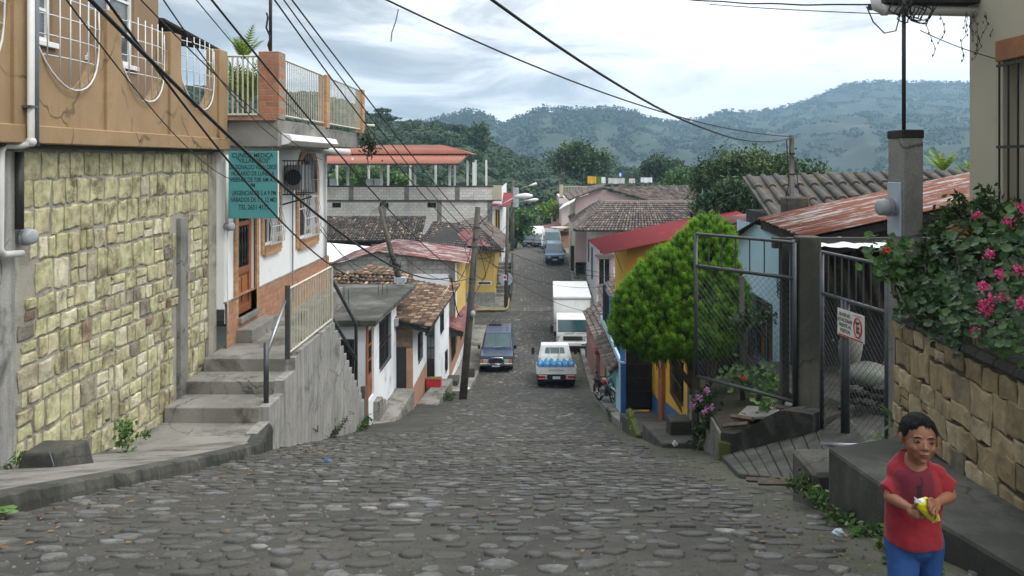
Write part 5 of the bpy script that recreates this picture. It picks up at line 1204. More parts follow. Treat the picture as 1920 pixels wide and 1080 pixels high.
MB().tube([(3.12,16.0,-3.4),(3.12,16.0,-5.3)],.03,8).build('downpipe','pvc_grey',yh)
ga=thing('gate','black iron street gate between the blue pillar and the yellow wall','gate',(2.8,21,-6.6))
mb=MB(); 
for k in range(12): x=2.46+.06*k; mb.box(x-.009,x+.009,20.98,21.0,-6.55,-5.0)
for z in (-6.5,-6.1,-5.75,-5.4,-5.05): mb.box(2.44,3.14,20.97,21.01,z-.02,z+.02)
mb.build('bars','black_iron',ga); MB().box(2.45,3.14,21.05,21.07,-6.6,-4.9).build('back_sheet','dark_board',ga)
MB().box(2.30,2.43,20.85,21.05,-7.3,-5.33).build('blue_pillar','blue_paint',ga,bevel=.008)
es=thing('entrance_slab','grey sloping concrete entrance slab before the black iron gate','slab',(2.8,19,-6.5))
MB().hexa([(2.28,17.5,-7),(3.14,17.5,-7),(3.14,21,-7.6),(2.28,21,-7.6),(2.36,17.5,-5.98),(3.14,17.5,-5.95),(3.14,21,-6.62),(2.28,21,-6.66)]).build('slab','concrete_dark',es,bevel=.02)
MB().hexa([(2.3,14.2,-6.2),(3.1,14.2,-6.2),(3.14,17.5,-7),(2.36,17.5,-7),(2.3,14.2,-5.06),(3.1,14.2,-5.02),(3.14,17.5,-5.72),(2.4,17.5,-5.78)]).build('upper_slab','concrete_dark',es,bevel=.02)
MB().box(2.26,2.40,17.45,19.3,-7.0,-6.02).build('mossy_edge','moss',es,bevel=.02)
# far part of the yellow house with the red roof
rh=thing('house','ochre house under a large plain red metal roof behind the green tree','house',(4,28,-8))
corr_roof('roof',rh,(2.14,31.3,-3.13),(2.34,26.5,-3.13),(7.8,31.3,-1.93),(7.5,26.5,-2.02),60,.012,'red_sheet')
corr_roof('roof_cap',rh,(6.3,28.5,-2.12),(6.6,26.6,-2.12),(9.3,29,-1.75),(9.3,26.6,-1.75),14,.02,'red_sheet_old')
MB().facade(Fr((3.2,27.2),(8,27.2),0),4.8,-2.15,[(3.8,4.6,-4.2,-3.4)],.15,v0=-9.5,top=lambda u:-2.95+.2*u).build('front_wall','ochre_wall',rh)
MB().facade(Fr((3.2,31.2),(3.2,27.2),0),4,-3.05,v0=-10).build('street_wall','yellow_wall',rh)
# blue balcony
bb=thing('balcony','bright blue post and rail balcony below the red roof','balcony',(2.7,26,-6))
for y in (29.6,27.1,25.4,23.6): MB().box(2.58,2.70,y-.07,y+.07,-5.95,-4.62).build('post','blue_paint',bb)
MB().box(2.57,2.66,21.2,30.5,-6.12,-5.95).build('beam','light_blue_wall',bb)
mb=MB(); 
for k in range(40): y=23.6+6*k/40; mb.box(2.63,2.65,y,y+.02,-5.95,-4.75)
mb.box(2.62,2.66,23.6,29.6,-4.78,-4.74); mb.build('bars','black_iron',bb)
MB().box(2.66,3.6,21.2,30.5,-6.1,-5.96).build('floor','concrete_dark',bb)
# low row of houses further down on the right
lr=thing('house','narrow house with teal wall and small tile awning beside the motorcycle','house',(2.8,26,-8.5))
MB().facade(Fr((2.72,29.5),(2.64,21.1),0),8.4,-6.1,[(2.2,3.0,-9.3,-7.5)],.15,v0=-10).build('street_wall','teal_wall',lr)
MB().box(2.74,2.82,26.4,27.4,-9.4,-7.4).build('door','dark_board',lr)
MB().box(2.60,2.70,23.8,25.0,-9.5,-6.15).build('blue_strip','light_blue_wall',lr)
tile_roof('awning_roof',lr,(2.36,30.5,-6.95),(2.32,24.3,-6.5),(2.95,30.5,-6.5),(2.85,24.3,-6.05),24,4,'tile_grey',.03)
l2=thing('house','low salmon house front with a dark red capped pilaster behind the motorcycle','house',(2.9,35,-9))
MB().box(2.74,3.6,30.6,41,-11,-7.7).build('wall','salmon_wall',l2)
MB().box(2.58,3.1,32.8,33.2,-10.5,-8.0).build('pilaster','salmon_wall',l2); MB().box(2.53,3.15,32.72,33.28,-8.0,-7.84).build('cap','red_wall',l2,bevel=.02); MB().box(2.6,2.95,33.2,40,-8.3,-8.15).build('ledge','salmon_wall',l2)
tile_roof('roof',l2,(2.6,41,-7.9),(2.55,30.8,-7.3),(3.6,41,-7.2),(3.6,30.8,-6.7),34,5,'tile_grey',.03)
l3=thing('house','small house with a moss dark tile roof behind the white box truck','house',(3.6,46,-9))
MB().box(4.1,6,43,50,-11,-8.1).build('wall','pink_pale',l3); tile_roof('roof',l3,(3.9,50.3,-8.1),(3.9,42.7,-8.1),(5.3,50.3,-7.5),(5.3,42.7,-7.5),26,7,'tile_grey',.03)
tile_roof('roof',l3,(6.6,42.7,-8.1),(6.6,50.3,-8.1),(5.3,42.7,-7.5),(5.3,50.3,-7.5),26,7,'tile_grey',.03)
o=MB().tube([(3.0,41.2,-10.4),(3.0,41.2,-9.5)],.32,14).build('barrel','blue_paint',smooth=False); tag(o,'blue barrel standing beside the white box truck','barrel')
ys=frange(20.5,49,28)
struct(kerb_strip('pavement',[(2.75,y,prof(y)+.19) for y in ys],[(2.28+.25*min(1,max(0,(y-30)/10)),y,prof(y)+.17) for y in ys],'concrete_steps'))
mh=MB(); 
for k in range(6): mh.box(1.75,2.15,36.0+.09*k,36.05+.09*k,prof(36.2)+.02,prof(36.2)+.035)
mh.box(1.7,2.2,35.95,36.0,prof(36.2)+.015,prof(36.2)+.04); mh.box(1.7,2.2,36.55,36.6,prof(36.2)+.0,prof(36.2)+.03); tag(mh.build('drain_grate','iron'),'small iron drain grate in the street in front of the truck','drain grate')
# pink houses
ph=thing('house','pale pink corner house under a grey hipped clay tile roof beyond the truck','house',(6,58,-9))
fp=Fr((4.3,54.3),(15,54.3),0)
MB().facade(fp,10.7,-4.75,[(.15,.95,-9.1,-6.7),(.25,1.0,-6.35,-5.6),(3.3,4.6,-6.4,-5.5)],.2,v0=-11).build('front_wall','pink_wall',ph)
window(ph,fp,.15,.95,-9.1,-6.7,depth=.15,frame='white_paint',mull=(1,0),grille='grid',gstep=.35,gmat='black_iron',gout=.15); window(ph,fp,.25,1.0,-6.35,-5.6,depth=.15,frame='dark_board',mull=(0,0),grille='grid',gstep=.3,gmat='black_iron',gout=.15)
window(ph,fp,3.3,4.6,-6.4,-5.5,depth=.15,frame='white_paint',mull=(2,0))
MB().fbox(fp,-.1,1.3,-6.55,-6.45,0,.35).build('balcony_ledge','concrete',ph)
MB().fbox(fp,0,10.7,-11,-9.3,0,.03).build('painted_base','house_white',ph); MB().fbox(fp,1.15,1.4,-11,-7.3,.0,.05).build('white_post','house_white',ph)
fq=Fr((4.0,70),(4.3,54.3),0); MB().facade(fq,15.7,-4.75,[(9.5,10.4,-7.7,-6.0),(12.2,13.2,-8.6,-6.3),(5.5,6.3,-8.0,-6.2)],.15,v0=-11).build('street_wall','house_white',ph)
for h in ((9.5,10.4,-7.7,-6.0),(12.2,13.2,-8.6,-6.3),(5.5,6.3,-8.0,-6.2)): window(ph,fq,*h,depth=.12,frame='dark_board',mull=(1,0),grille='grid',gstep=.3,gmat='black_iron')
Ap=(5.2,58.5,-3.1); Ar=(11.6,58.5,-3.1)
tile_roof('roof',ph,(2.75,53,-4.72),(13.5,53,-4.72),Ap,Ar,46,13,'tile_grey',.02)
tile_roof('roof',ph,(2.9,66,-4.72),(2.75,53,-4.72),(5.2,61,-3.1),Ap,30,12,'tile_grey',.02)
tile_roof('roof',ph,(13.5,53,-4.72),(13.5,66,-4.72),Ar,(11.6,61,-3.1),30,8,'tile_grey',.02)
MB().tube([Ap,Ar],.13,8).tube([Ap,(2.75,53,-4.66)],.12,8).build('ridge_tiles','tile_grey',ph)
up=thing('house','taller pink house with a long brown tile roof and gable above the corner house','house',(7,66,-6))
MB().poly([(3.3,62.3,-8),(8.2,62.3,-8),(8.2,62.3,-3.12),(5.44,62.3,-2.3),(3.3,62.3,-3.0)]).build('gable_wall','pink_wall',up)
MB().poly([(8.2,62.3,-8),(10,62.5,-8),(10,62.5,-3.5),(8.2,62.3,-3.12)]).build('gap_shade','shade_black',up)  # dark sheet closing the gap; its shade is painted by colour
MB().facade(Fr((3.3,74),(3.3,62.3),0),11.7,-3.1,[(3.5,5.0,-5.4,-3.8),(3.5,5.0,-8.0,-6.2),(7.5,9.0,-5.4,-3.8)],.2,v0=-11).build('street_wall','cream_wall',up)
for h in ((3.5,5.0,-5.4,-3.8),(3.5,5.0,-8.0,-6.2),(7.5,9.0,-5.4,-3.8)): window(up,Fr((3.3,74),(3.3,62.3),0),*h,depth=.15,frame='dark_board',mull=(1,0))
tile_roof('roof',up,(9.9,61.9,-3.45),(15.2,66.5,-3.6),(5.44,61.8,-2.15),(15.6,70.5,-2.2),44,13,'tile_grey',.02)
tile_roof('roof',up,(2.7,72,-3.1),(2.75,61.8,-3.1),(6.6,72,-2.15),(5.44,61.8,-2.15),26,7,'tile_grey',.02)
MB().slab([(1.9,58.5,-3.65),(3.0,58.5,-3.05),(3.3,62,-3.0),(2.3,62,-3.5)],(0,0,.05)).build('awning','white_sheet',up)
MB().tube([(2.2,60.5,-5.1),(2.2,60.5,-5.12)],.9,18).build('round_awning','pink_pale',up)
MB().box(3.0,3.28,64,64.1,-8.9,-6.9).build('dark_door','dark_board',up)
tr=thing('roof_terrace','beige roof terrace balustrade above the far pink house','terrace',(4,84,-4))
mb=MB(); mb.box(2.75,3.15,83.8,84.2,-4.0,-2.6); mb.build('pier','cream_wall',tr)
mb=MB(); 
for k in range(22): x=3.2+.16*k; mb.box(x,x+.06,84,84.06,-3.8,-2.8)
mb.box(3.15,6.8,83.98,84.08,-2.85,-2.75); mb.build('balusters','cream_wall',tr); MB().box(2.7,9,83.8,92,-4.6,-3.9).build('slab','pink_pale',tr); MB().box(3,9,84.4,92,-12,-4.6).build('wall','pink_pale',tr)
for x in (2.95,3.2): MB().tube([(x,84.3,-3),(x,84.3,-.8)],.05,6).build('post','pole_wood',tr)
ln=thing('clothesline','clothesline of yellow, white and orange washing above the brown tile roof','clothesline',(5,68,-1.8))
MB().tube([(4.6,69,-1.36),(6,69,-1.45),(9,69,-1.6),(10.6,69,-1.45)],.012,4).build('rope','black_rubber',ln)
MB().tube([(7.95,69,-2.4),(7.95,69,-.9)],.03,5).build('pole','pole_wood',ln)
def cloth(name,x0,x1,z0,z1,mat,y=69):
    mb=MB(); n=6; vs=[]
    for s_ in (0,.02):
        for j in (0,1):
            for i in range(n+1): vs.append((x0+(x1-x0)*i/n,y+s_+.04*math.sin(i*2.2)*(1-j),z0+(z1-z0)*j+.03*math.sin(i*1.7)*(1-j)))
    W_=n+1; fs=[]
    for i in range(n): fs+= [(i,i+1,W_+i+1,W_+i),(2*W_+i+1,2*W_+i,3*W_+i,3*W_+i+1),(i+1,i,2*W_+i,2*W_+i+1),(W_+i,W_+i+1,3*W_+i+1,3*W_+i)]
    mb.add(vs,fs,.5); return mb.build(name,mat,ln)
for a in (('towel',4.7,5.45,-2.05,-1.40,'yellow_wall'),('towel',5.45,5.9,-2.05,-1.45,'leaf_lime'),('shirt',5.9,6.25,-2.0,-1.48,'house_white'),('sheet',6.5,7.95,-2.05,-1.58,'pvc'),('shirt',8.3,8.8,-2.0,-1.6,'pink_pale'),('shirt',9.3,10.3,-1.95,-1.5,'house_white')): cloth(*a)
fg=thing('flag','dark blue flag with a white star like mark among the washing','flag',(7.4,69,-1.5))
MB().slab([(7.25,68.9,-1.5),(7.75,68.9,-1.45),(7.85,68.9,-.95),(7.4,68.9,-1.1)],(0,.02,0)).build('cloth','blue_paint',fg); MB().ell((7.52,68.88,-1.28),(.10,.012,.17),6,4).build('white_mark','white_paint',fg)
f9_=thing('house','far orange house with clay roof at the end of the parked cars','house',(3.4,86,-9))
MB().box(2.4,6.5,80,88,-12,-7.6).build('wall','orange_wall',f9_); MB().box(2.36,2.4,80.5,82,-10.5,-8).build('teal_door','teal_wall',f9_)
tile_roof('roof',f9_,(2.0,90,-7.7),(1.9,79.5,-7.5),(5.5,90,-6.1),(5.5,79.5,-6.0),30,9,'tile_warm',.03)
f10=thing('house','far pink low house with red roof edge and white awning past the cars','house',(1,100,-9))
MB().box(1.6,6,93,102,-13,-8.4).build('wall','salmon_wall',f10); MB().slab([(1.2,92.5,-8.5),(6,92.5,-7.6),(6,102,-7.6),(1.2,102,-8.5)],(0,0,.15)).build('roof','red_sheet_old',f10)
MB().slab([(-.6,96,-8.0),(1.2,96,-8.0),(1.4,93,-9.0),(-.1,93,-9.2)],(0,0,.05)).build('awning','white_sheet',f10)
MB().box(2.4,9,104,110,-13,-7).build('back_wall','cream_wall',f10)
lft=thing('house','far house on the left of the street beyond the block building','house',(-3,88,-9))
MB().box(-9,-2.9,80.5,93,-13,-6.2).build('wall','salmon_wall',lft); tile_roof('roof',lft,(-2.6,80,-6.3),(-2.6,93.5,-6.3),(-6,80,-5),(-6,93.5,-5),30,8,'tile_grey',.03)
ys=frange(55,80,20)
struct(kerb_strip('pavement',[(4.35-.02*(y-55),y,prof(y)+.30) for y in ys],[(3.05,y,prof(y)+.15) for y in ys],'concrete_steps'))
s3=thing('steps','broad far pavement steps beside the pink corner house','steps',(3.6,62,-9))
mb=MB()
for k in range(5): mb.box(3.15,4.15,57.5+2.3*k,59.8+2.3*k,-11,-9.55+.26*k)
mb.build('treads','concrete_steps',s3)
# ================================================================ HILLS AND FAR TREES
def interp(x,pts):
    if x<=pts[0][0]: return pts[0][1]
    for (a,b),(c,d) in zip(pts[:-1],pts[1:]):
        if x<=c: return b+(d-b)*(x-a)/(c-a)
    return pts[-1][1]
RID=[(-900,150),(300,170),(560,185),(640,205),(700,232),(760,240),(820,240),(870,262),(920,280),(970,300),(1010,314),(1060,322),(1120,322),(1250,330),(1500,342),(1800,355),(2600,380)]
def hill_z(px,t):
    """t 0..1 from the foot (Y=100) to the ridge (Y=235)"""
    Y=100+135*t; zr=(HY-interp(px,RID))/F*235-2.0; z0=-13.5
    s=t**.9; w=1-(1-s)**1.6
    n=noise.noise(Vector((px*.006,t*3,1)))*3.5*math.sin(math.pi*min(1,t))
    return Y, z0+(zr-z0)*w+n*.5
mb=MB(); nu=90; nv=24; vs=[]
for j in range(nv+6):
    for i in range(nu+1):
        px=-900+3500*i/nu; t=j/nv
        if t<=1: Y,z=hill_z(px,t)
        else: Y,z=hill_z(px,1); z-=(t-1)*90; Y+= (t-1)*300
        vs.append(((px-CX)/F*Y,Y,z))
W_=nu+1
mb.add(vs,[(j*W_+i,j*W_+i+1,(j+1)*W_+i+1,(j+1)*W_+i) for j in range(nv+5) for i in range(nu)],.5)
struct(mb.build('forest_hill','terrain',smooth=True))
# woodland covering it
mb=MB(); P_=[];S_=[];T_=[]
cnt=0
for k in range(9000):
    t=random.random()**.75; px=random.uniform(420,1900) if random.random()<.9 else random.uniform(-300,420)
    if px>1130 and random.random()<.45: continue
    Y,z=hill_z(px,min(1,t)); x=(px-CX)/F*Y
    if cnt>=1750: break
    cnt+=1
    r=random.uniform(2.0,4.2)*(1-.25*t); h=random.uniform(1.2,2.8)
    c=np.array((x,Y,z+h)); n_=int(120+40*random.random()); d=rng.normal(size=(n_,3)); d/=np.linalg.norm(d,axis=1)[:,None]; d[:,2]=np.abs(d[:,2])*1.0-.25
    q=c+d*np.array((r,r,r*.8))*rng.uniform(.75,1.08,(n_,1)); P_.append(q); S_.append(rng.uniform(.35,.85,n_)); T_.append(np.clip(rng.normal(random.uniform(.15,.75),.16,n_),0,1))
    mb.ell(c,(r*.76,r*.76,r*.6),9,6,t=.15,jit=.12)  # solid dark-toned core added inside the crown for its shadow
P_=np.concatenate(P_);S_=np.concatenate(S_);T_=np.concatenate(T_)
wd=leaves('woodland',P_,S_,T_,'leaf_forest',None,1.3); stuff(wd,'dense green woodland covering the near hill behind the houses','woodland')
wc=mb.build('crown_cores','leaf_forest',wd)
# mountains 
MR=[(-1500,180),(200,200),(500,225),(700,238),(790,232),(850,217),(888,209),(905,213),(925,226),(942,236),(960,229),(975,219),(1000,209),(1020,205),(1060,207),(1100,206),(1150,206),(1190,212),(1215,223),(1240,228),(1262,228),(1300,224),(1340,213),(1365,205),(1390,208),(1415,207),(1450,203),(1482,196),(1520,183),(1560,166),(1600,153),(1650,151),(1720,153),(1820,153),(2000,170),(3200,220)]
def mdist(px): return interp(px,[(-1500,1500),(900,1050),(1150,1100),(1300,1400),(1600,1700),(3200,2000)])
def m_z(px,t):
    Dr=mdist(px); Y=330+(Dr-330)*t; zr=(HY-interp(px,MR))/F*Dr-3
    x=(px-CX)/F*Y
    z=-26+(zr+26)*(t**1.55)
    a=math.sin(math.pi*min(1,t))**.8
    g=noise.fractal(Vector((x*.0045,Y*.0030,.3)),1.0,2.1,5); g2=1-abs(noise.fractal(Vector((x*.006+9,Y*.0035,2.)),1.0,2.0,4))
    z+=a*(g*26+(g2-.7)*34)*min(1,(zr+26)/150)
    return x,Y,z
mb=MB(); nu=420; nv=70; vs=[]
for j in range(nv+3):
    for i in range(nu+1):
        px=-500+2700*i/nu
        t=j/nv
        if t<=1: x,Y,z=m_z(px,t)
        else: x,Y,z=m_z(px,1); Y+=(t-1)*2500; z-=(t-1)*2600
        vs.append((x,Y,z+ (noise.noise(Vector((x*.05,Y*.05,0)))*2.2)))
W_=nu+1
mb.add(vs,[(j*W_+i,j*W_+i+1,(j+1)*W_+i+1,(j+1)*W_+i) for j in range(nv+2) for i in range(nu)],.5)
struct(mb.build('mountains','mountain_cover',smooth=True))
P_=[];S_=[];T_=[]
for k in range(1500):
    px=random.uniform(690,1880); 
    if 1240<px and random.random()<.45: continue
    x,Y,z=m_z(px,1-.10*random.random()**2.0); h=random.uniform(2,7)*(1.25 if px<1250 else .9)
    n_=14; q=np.array((x,Y-3,z))+rng.normal(size=(n_,3))*np.array((1.8,1.8,.0)); q[:,2]+=rng.uniform(-1,1,n_)*h*.5+h*.7; P_.append(q); S_.append(rng.uniform(1.5,3.2,n_)); T_.append(rng.uniform(0,.5,n_))
for k in range(7500):
    px=random.uniform(680,1860); t=random.uniform(.02,.97)
    if noise.noise(Vector((px*.02,t*9,4)))<-.12: continue
    x,Y,z=m_z(px,t); n_=10; s_=2.0+2.2*t
    q=np.array((x,Y,z))+rng.normal(size=(n_,3))*np.array((s_,s_,s_*.25)); q[:,2]+=s_*.5; P_.append(q); S_.append(rng.uniform(.8,1.6,n_)*s_*.9); T_.append(np.clip(rng.normal(random.uniform(.1,.6),.15,n_),0,1))
P_=np.concatenate(P_);S_=np.concatenate(S_);T_=np.concatenate(T_)
wm=leaves('mountain_woodland',P_,S_,T_,'leaf_forest',None,1.2); stuff(wm,'far hazy woodland scattered over the blue mountains and along their ridge','woodland')
# single trees one can tell apart
def B(px,py,Y,rx,ry,rz): p=P(px,py,Y); return (p.x,p.y,p.z,rx,ry,rz)
Y=215
tree('umbrella_tree','tall flat crowned tree in tiers on the skyline left of the forest','tree',tuple(P(722,250,Y)),[B(718,207,Y,2.6,2,.55),B(712,216,Y,3.6,2.5,.5),B(726,222,Y,3.8,2.5,.5),B(700,225,Y,2.4,2,.5),B(735,232,Y,3,2,.7)],1500,.55,'leaf_forest',tr=.35,clump=0,shell=.9)
tree('tree','round dark tree standing out on the forest slope at the centre left','tree',tuple(P(895,300,180)),[B(898,250,180,2.4,2,2.4),B(893,262,180,3,2.5,2.6)],1600,.5,'leaf_mid',tr=.3,clump=40,csize=.5)
tree('tree','flat topped leaning tree on the forest skyline','tree',tuple(P(865,290,200)),[B(850,240,200,4,2.5,.9),B(868,247,200,3.4,2.5,.8),B(838,246,200,3.5,2.5,.9)],1500,.55,'leaf_forest',tr=.3,clump=0,shell=.8)
tree('tree','wide olive tree rising behind the clothesline','tree',tuple(P(1090,340,120)),[B(1070,284,120,3.2,3,1.6),B(1092,296,120,3.8,3,2.0),B(1058,300,120,2.8,2.6,1.8),B(1118,308,120,2.6,2.6,1.6),B(1080,318,120,4.5,3,2)],4200,.35,'leaf_mid',tr=.35,clump=110,csize=.45,shell=.6)
tree('tree','dark domed tree in the middle distance right of the clothesline','tree',tuple(P(1242,345,130)),[B(1240,312,130,3.4,3,1.5),B(1255,318,130,3.4,3,1.4),B(1225,318,130,2.4,2.4,1.3)],3000,.36,'leaf_forest',tr=.35,clump=70,csize=.45)
tree('tree','rounded light green tree between the domed tree and the bushy grove','tree',tuple(P(1290,360,75)),[B(1282,338,75,1.7,1.7,1.1),B(1302,348,75,1.5,1.5,1.0),B(1265,350,75,1.3,1.3,.9)],3000,.2,'leaf_bright',tr=.2,clump=60,csize=.25)
for k,(px,py,Y,r,lb) in enumerate(((1345,318,48,1.6,'leftmost leafy tree of the grove behind the service post'),(1388,305,46,1.7,'tall leafy tree of the grove left of the service post'),(1440,308,45,1.8,'broad leafy tree of the grove directly behind the service post'),(1500,322,47,1.6,'low leafy tree of the grove right of the service post'))):
    tree('tree',lb,'tree',tuple(P(px,430,Y)),[B(px,py+12,Y,r,r*.9,r*.70),B(px+18,py+24,Y,r*.9,r*.8,r*.8),B(px-20,py+20,Y,r*.8,r*.8,r*.8),B(px,py+38,Y,r*1.1,r*.8,r*.8)],5200,.14,'leaf_mid',tr=.2,clump=120,csize=.26,group='grove trees behind the ribbed roof',shell=.6)
tree('mango_tree','glossy dark mango tree between the brown tile roof and the ribbed roof','tree',tuple(P(1380,460,31)),[B(1378,362,31,.75,.8,.55),B(1345,385,31,.8,.8,.55),B(1398,388,31,.9,.8,.55),B(1370,375,31,.9,.8,.6),B(1320,392,31,.6,.6,.45),B(1425,392,31,.5,.6,.35)],9000,.075,'leaf_mango',tr=.14,clump=220,csize=.13,aspect=4.2,droop=.9,shell=.6)
palm('bright green palm rising between the concrete post and the cream wall',tuple(P(1768,330,24)),16,1.05,.13,'leaf_lime',.1,.25,1.6,.05)
palm('small green palm partly behind the cream wall',tuple(P(1815,335,24)),12,.8,.11,'leaf_lime',.05,.3,1.4,.05)
tree('tree','dark green tree standing by the street behind the wall of far houses on the left','tree',tuple(P(962,480,84)),[B(968,412,84,1.6,1.6,1.3),B(982,420,84,1.6,1.6,1.2),B(965,432,84,1.5,1.5,1.5)],3000,.22,'leaf_bright',tr=.2,clump=60,csize=.25)
tree('tree','lime green bushy tree behind the far terrace railings','tree',tuple(P(1040,415,104)),[B(1035,390,104,2.0,1.6,.8),B(1052,392,104,1.4,1.4,.8)],1600,.3,'leaf_lime',tr=.2,clump=40,csize=.3)
tree('tree','pale green bush tree growing on the terrace under the orange canopy','tree',tuple(P(700,350,78)),[B(715,335,78,2.4,1.5,.8),B(680,333,78,2.8,1.5,1.0),B(740,340,78,1.6,1.2,.5)],3500,.24,'leaf_bright',tr=.15,clump=60,csize=.3)
# bright green thuja with vertical tufts
def thuja():
    root=thing('thuja_tree','big bright green thuja tree with rounded tufts leaning over the entrance','tree',(3.0,14.3,-5.1))
    blobs=[(3.15,14.3,-1.62,.45,.42,.55),(2.98,14.3,-2.05,.68,.6,.55),(2.66,14.3,-2.5,.85,.72,.62),(3.1,14.3,-2.6,.72,.72,.7),(2.28,14.2,-2.75,.68,.6,.5),(2.2,14.2,-3.1,.62,.6,.42),(2.52,14.2,-1.98,.5,.5,.42),(2.22,14.2,-2.25,.5,.5,.42),(1.92,14.2,-2.62,.46,.5,.44),(1.80,14.2,-3.0,.40,.45,.36),(2.85,14.25,-1.72,.38,.4,.4),(2.75,14.2,-3.05,.8,.7,.45),(3.2,14.4,-3.1,.45,.6,.45),(1.98,14.2,-2.6,.35,.4,.35)]
    MB().tube([(3.0,14.3,-5.2),(2.95,14.35,-4.3),(2.8,14.3,-3.4),(2.9,14.3,-2.2)],[.12,.11,.09,.04],8).tube([(2.95,14.3,-4.4),(3.2,14.25,-3.9),(3.3,14.2,-3.3)],[.06,.05,.03],6).tube([(2.95,14.35,-4.2),(2.5,14.2,-3.6),(2.2,14.2,-3.0)],[.06,.05,.03],6).build('trunk','bark',root,smooth=True)
    def inside(p,k=.9): return any(((p[0]-b[0])/b[3])**2+((p[1]-b[1])/b[4])**2+((p[2]-b[2])/b[5])**2<k*k for b in blobs)
    pos_=[];sz=[];tn=[];dirs=[]
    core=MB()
    for b in blobs: core.ell(b[:3],(b[3]*.8,b[4]*.8,b[5]*.8),14,10,t=.0,jit=.08)  # darkest cores; shade in the gaps between tufts is put into colour
    tries=0; tufts=[]
    while len(tufts)<760 and tries<30000:
        tries+=1; b=random.choice(blobs); d=np.array([random.gauss(0,1) for _ in range(3)]); d/=np.linalg.norm(d)
        p=np.array(b[:3])+d*np.array(b[3:6])*random.uniform(.93,1.06)
        if inside(p,.9): continue
        if d[2]<-.55 and random.random()<.5: continue
        if any(abs(p[0]-t_[0][0])<.13 and np.sum((p-t_[0])**2)<.0135 for t_ in tufts): continue
        tufts.append((p,d))
    DR=[]
    for p,d in tufts:
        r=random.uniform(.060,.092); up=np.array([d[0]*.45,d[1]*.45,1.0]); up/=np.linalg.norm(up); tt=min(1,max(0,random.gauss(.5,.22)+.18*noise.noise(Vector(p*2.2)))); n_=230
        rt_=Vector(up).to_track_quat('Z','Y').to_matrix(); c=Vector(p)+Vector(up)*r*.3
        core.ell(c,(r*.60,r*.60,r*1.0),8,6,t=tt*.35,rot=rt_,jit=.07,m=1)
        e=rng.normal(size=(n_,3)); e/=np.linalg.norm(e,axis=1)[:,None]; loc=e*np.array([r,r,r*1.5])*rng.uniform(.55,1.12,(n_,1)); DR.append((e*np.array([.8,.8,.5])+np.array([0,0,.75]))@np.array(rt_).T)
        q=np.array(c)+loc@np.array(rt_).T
        pos_.append(q); sz.append(rng.uniform(.006,.010,n_)); tn.append(np.clip(tt*.75+.40*(e[:,2]*.5+.5)+rng.uniform(-.10,.10,n_),0,1))  # tone brightens up each tuft: pale new tips plus painted darkening below
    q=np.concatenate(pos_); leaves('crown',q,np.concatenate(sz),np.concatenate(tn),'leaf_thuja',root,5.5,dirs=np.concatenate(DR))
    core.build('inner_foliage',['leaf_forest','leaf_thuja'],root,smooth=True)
    # thin dry twigs on the underside
    tw=MB()
    for k in range(60):
        x=random.uniform(2.0,3.3); a=(x,14.2+random.uniform(-.4,.4),-3.35); tw.tube([a,(x+random.uniform(-.08,.08),a[1],-3.6-random.random()*.25)],.006,4)
    tw.build('twigs','bark',root)
thuja()
# ================================================================ VEHICLES
mk('car_blue',(.006,.022,.075),(.005,.018,.06),2,.35,.02,30,coat=.25,dirt=(.10,.10,.11),damt=.1,dscale=3)
mk('car_blue2',(.03,.13,.27),None,2,.3,.02,30,coat=.5); mk('car_grey',(.10,.13,.15),None,2,.3,.02,30,coat=.5); mk('car_white',(.70,.71,.70),(.62,.64,.63),2,.35,.02,30,coat=.3,dirt=(.40,.39,.35),damt=.12,dscale=2)
mk('car_dark',(.02,.03,.05),None,2,.3,.02,30,coat=.5); mk('chrome',(.55,.56,.58),None,3,.15,.0,metal=1); mk('windscreen',(.035,.09,.10),(.02,.05,.06),1.2,.08,0,spec=.8); mk('tyre',(.015,.015,.015),None,6,.8,.2,40)
mk('lamp_glass',(.45,.47,.48),(.25,.26,.27),14,.15,.1,40); mk('amber',(.55,.17,.02),None,4,.3,0); mk('tail_red',(.50,.015,.01),None,4,.25,0); mk('under_black',(.01,.01,.01),None,4,.8,0)
mk('plate',(.62,.66,.70),(.40,.50,.60),9,.5,0); mk('water_blue',(.06,.28,.55),(.03,.2,.45),6,.2,.05,30,coat=.4); mk('cap_teal',(.02,.22,.28),None,6,.4,0); mk('engine_metal',(.28,.28,.29),None,9,.35,.1,metal=.8); mk('bike_red',(.40,.015,.03),None,4,.25,0,coat=.6)
def wheel(root,x,y,r,w=.2,rim='galv'):
    t=MB().tube([(x-w/2,y,r),(x-w/2+.03,y,r),(x+w/2-.03,y,r),(x+w/2,y,r)],[r*.9,r,r,r*.9],18)
    o=t.build('wheel','tyre',root); s=1 if x>0 else -1
    MB().tube([(x+s*(w/2-.02),y,r),(x+s*(w/2+.008),y,r)],[r*.62,r*.55],14).build('rim',rim,o); return o
def place(root,x,y,dz=0,rz=0,slope=None):
    sl_=(prof(y+1.5)-prof(y-1.5))/3 if slope is None else slope
    root.location=(x,y,prof(y)+dz-.035*((x+.8)/3.5)**2); root.rotation_euler=Euler((math.atan(sl_),0,R(rz)),'XYZ'); 
def prism(mb,pts,x0,x1,inset=0,t=None,m=0):
    """side profile (y,z) extruded across the width"""
    n=len(pts); mb.add([(x0,y,z) for y,z in pts]+[(x1,y,z) for y,z in pts],[tuple(range(n-1,-1,-1)),tuple(range(n,2*n))]+[(i,(i+1)%n,(i+1)%n+n,i+n) for i in range(n)],t,m); return mb
def cabin(mb,yb0,yb1,zb,yt0,yt1,zt,wb,wt):
    mb.hexa([(-wb,yb0,zb),(wb,yb0,zb),(wb,yb1,zb),(-wb,yb1,zb),(-wt,yt0,zt),(wt,yt0,zt),(wt,yt1,zt),(-wt,yt1,zt)]); return mb
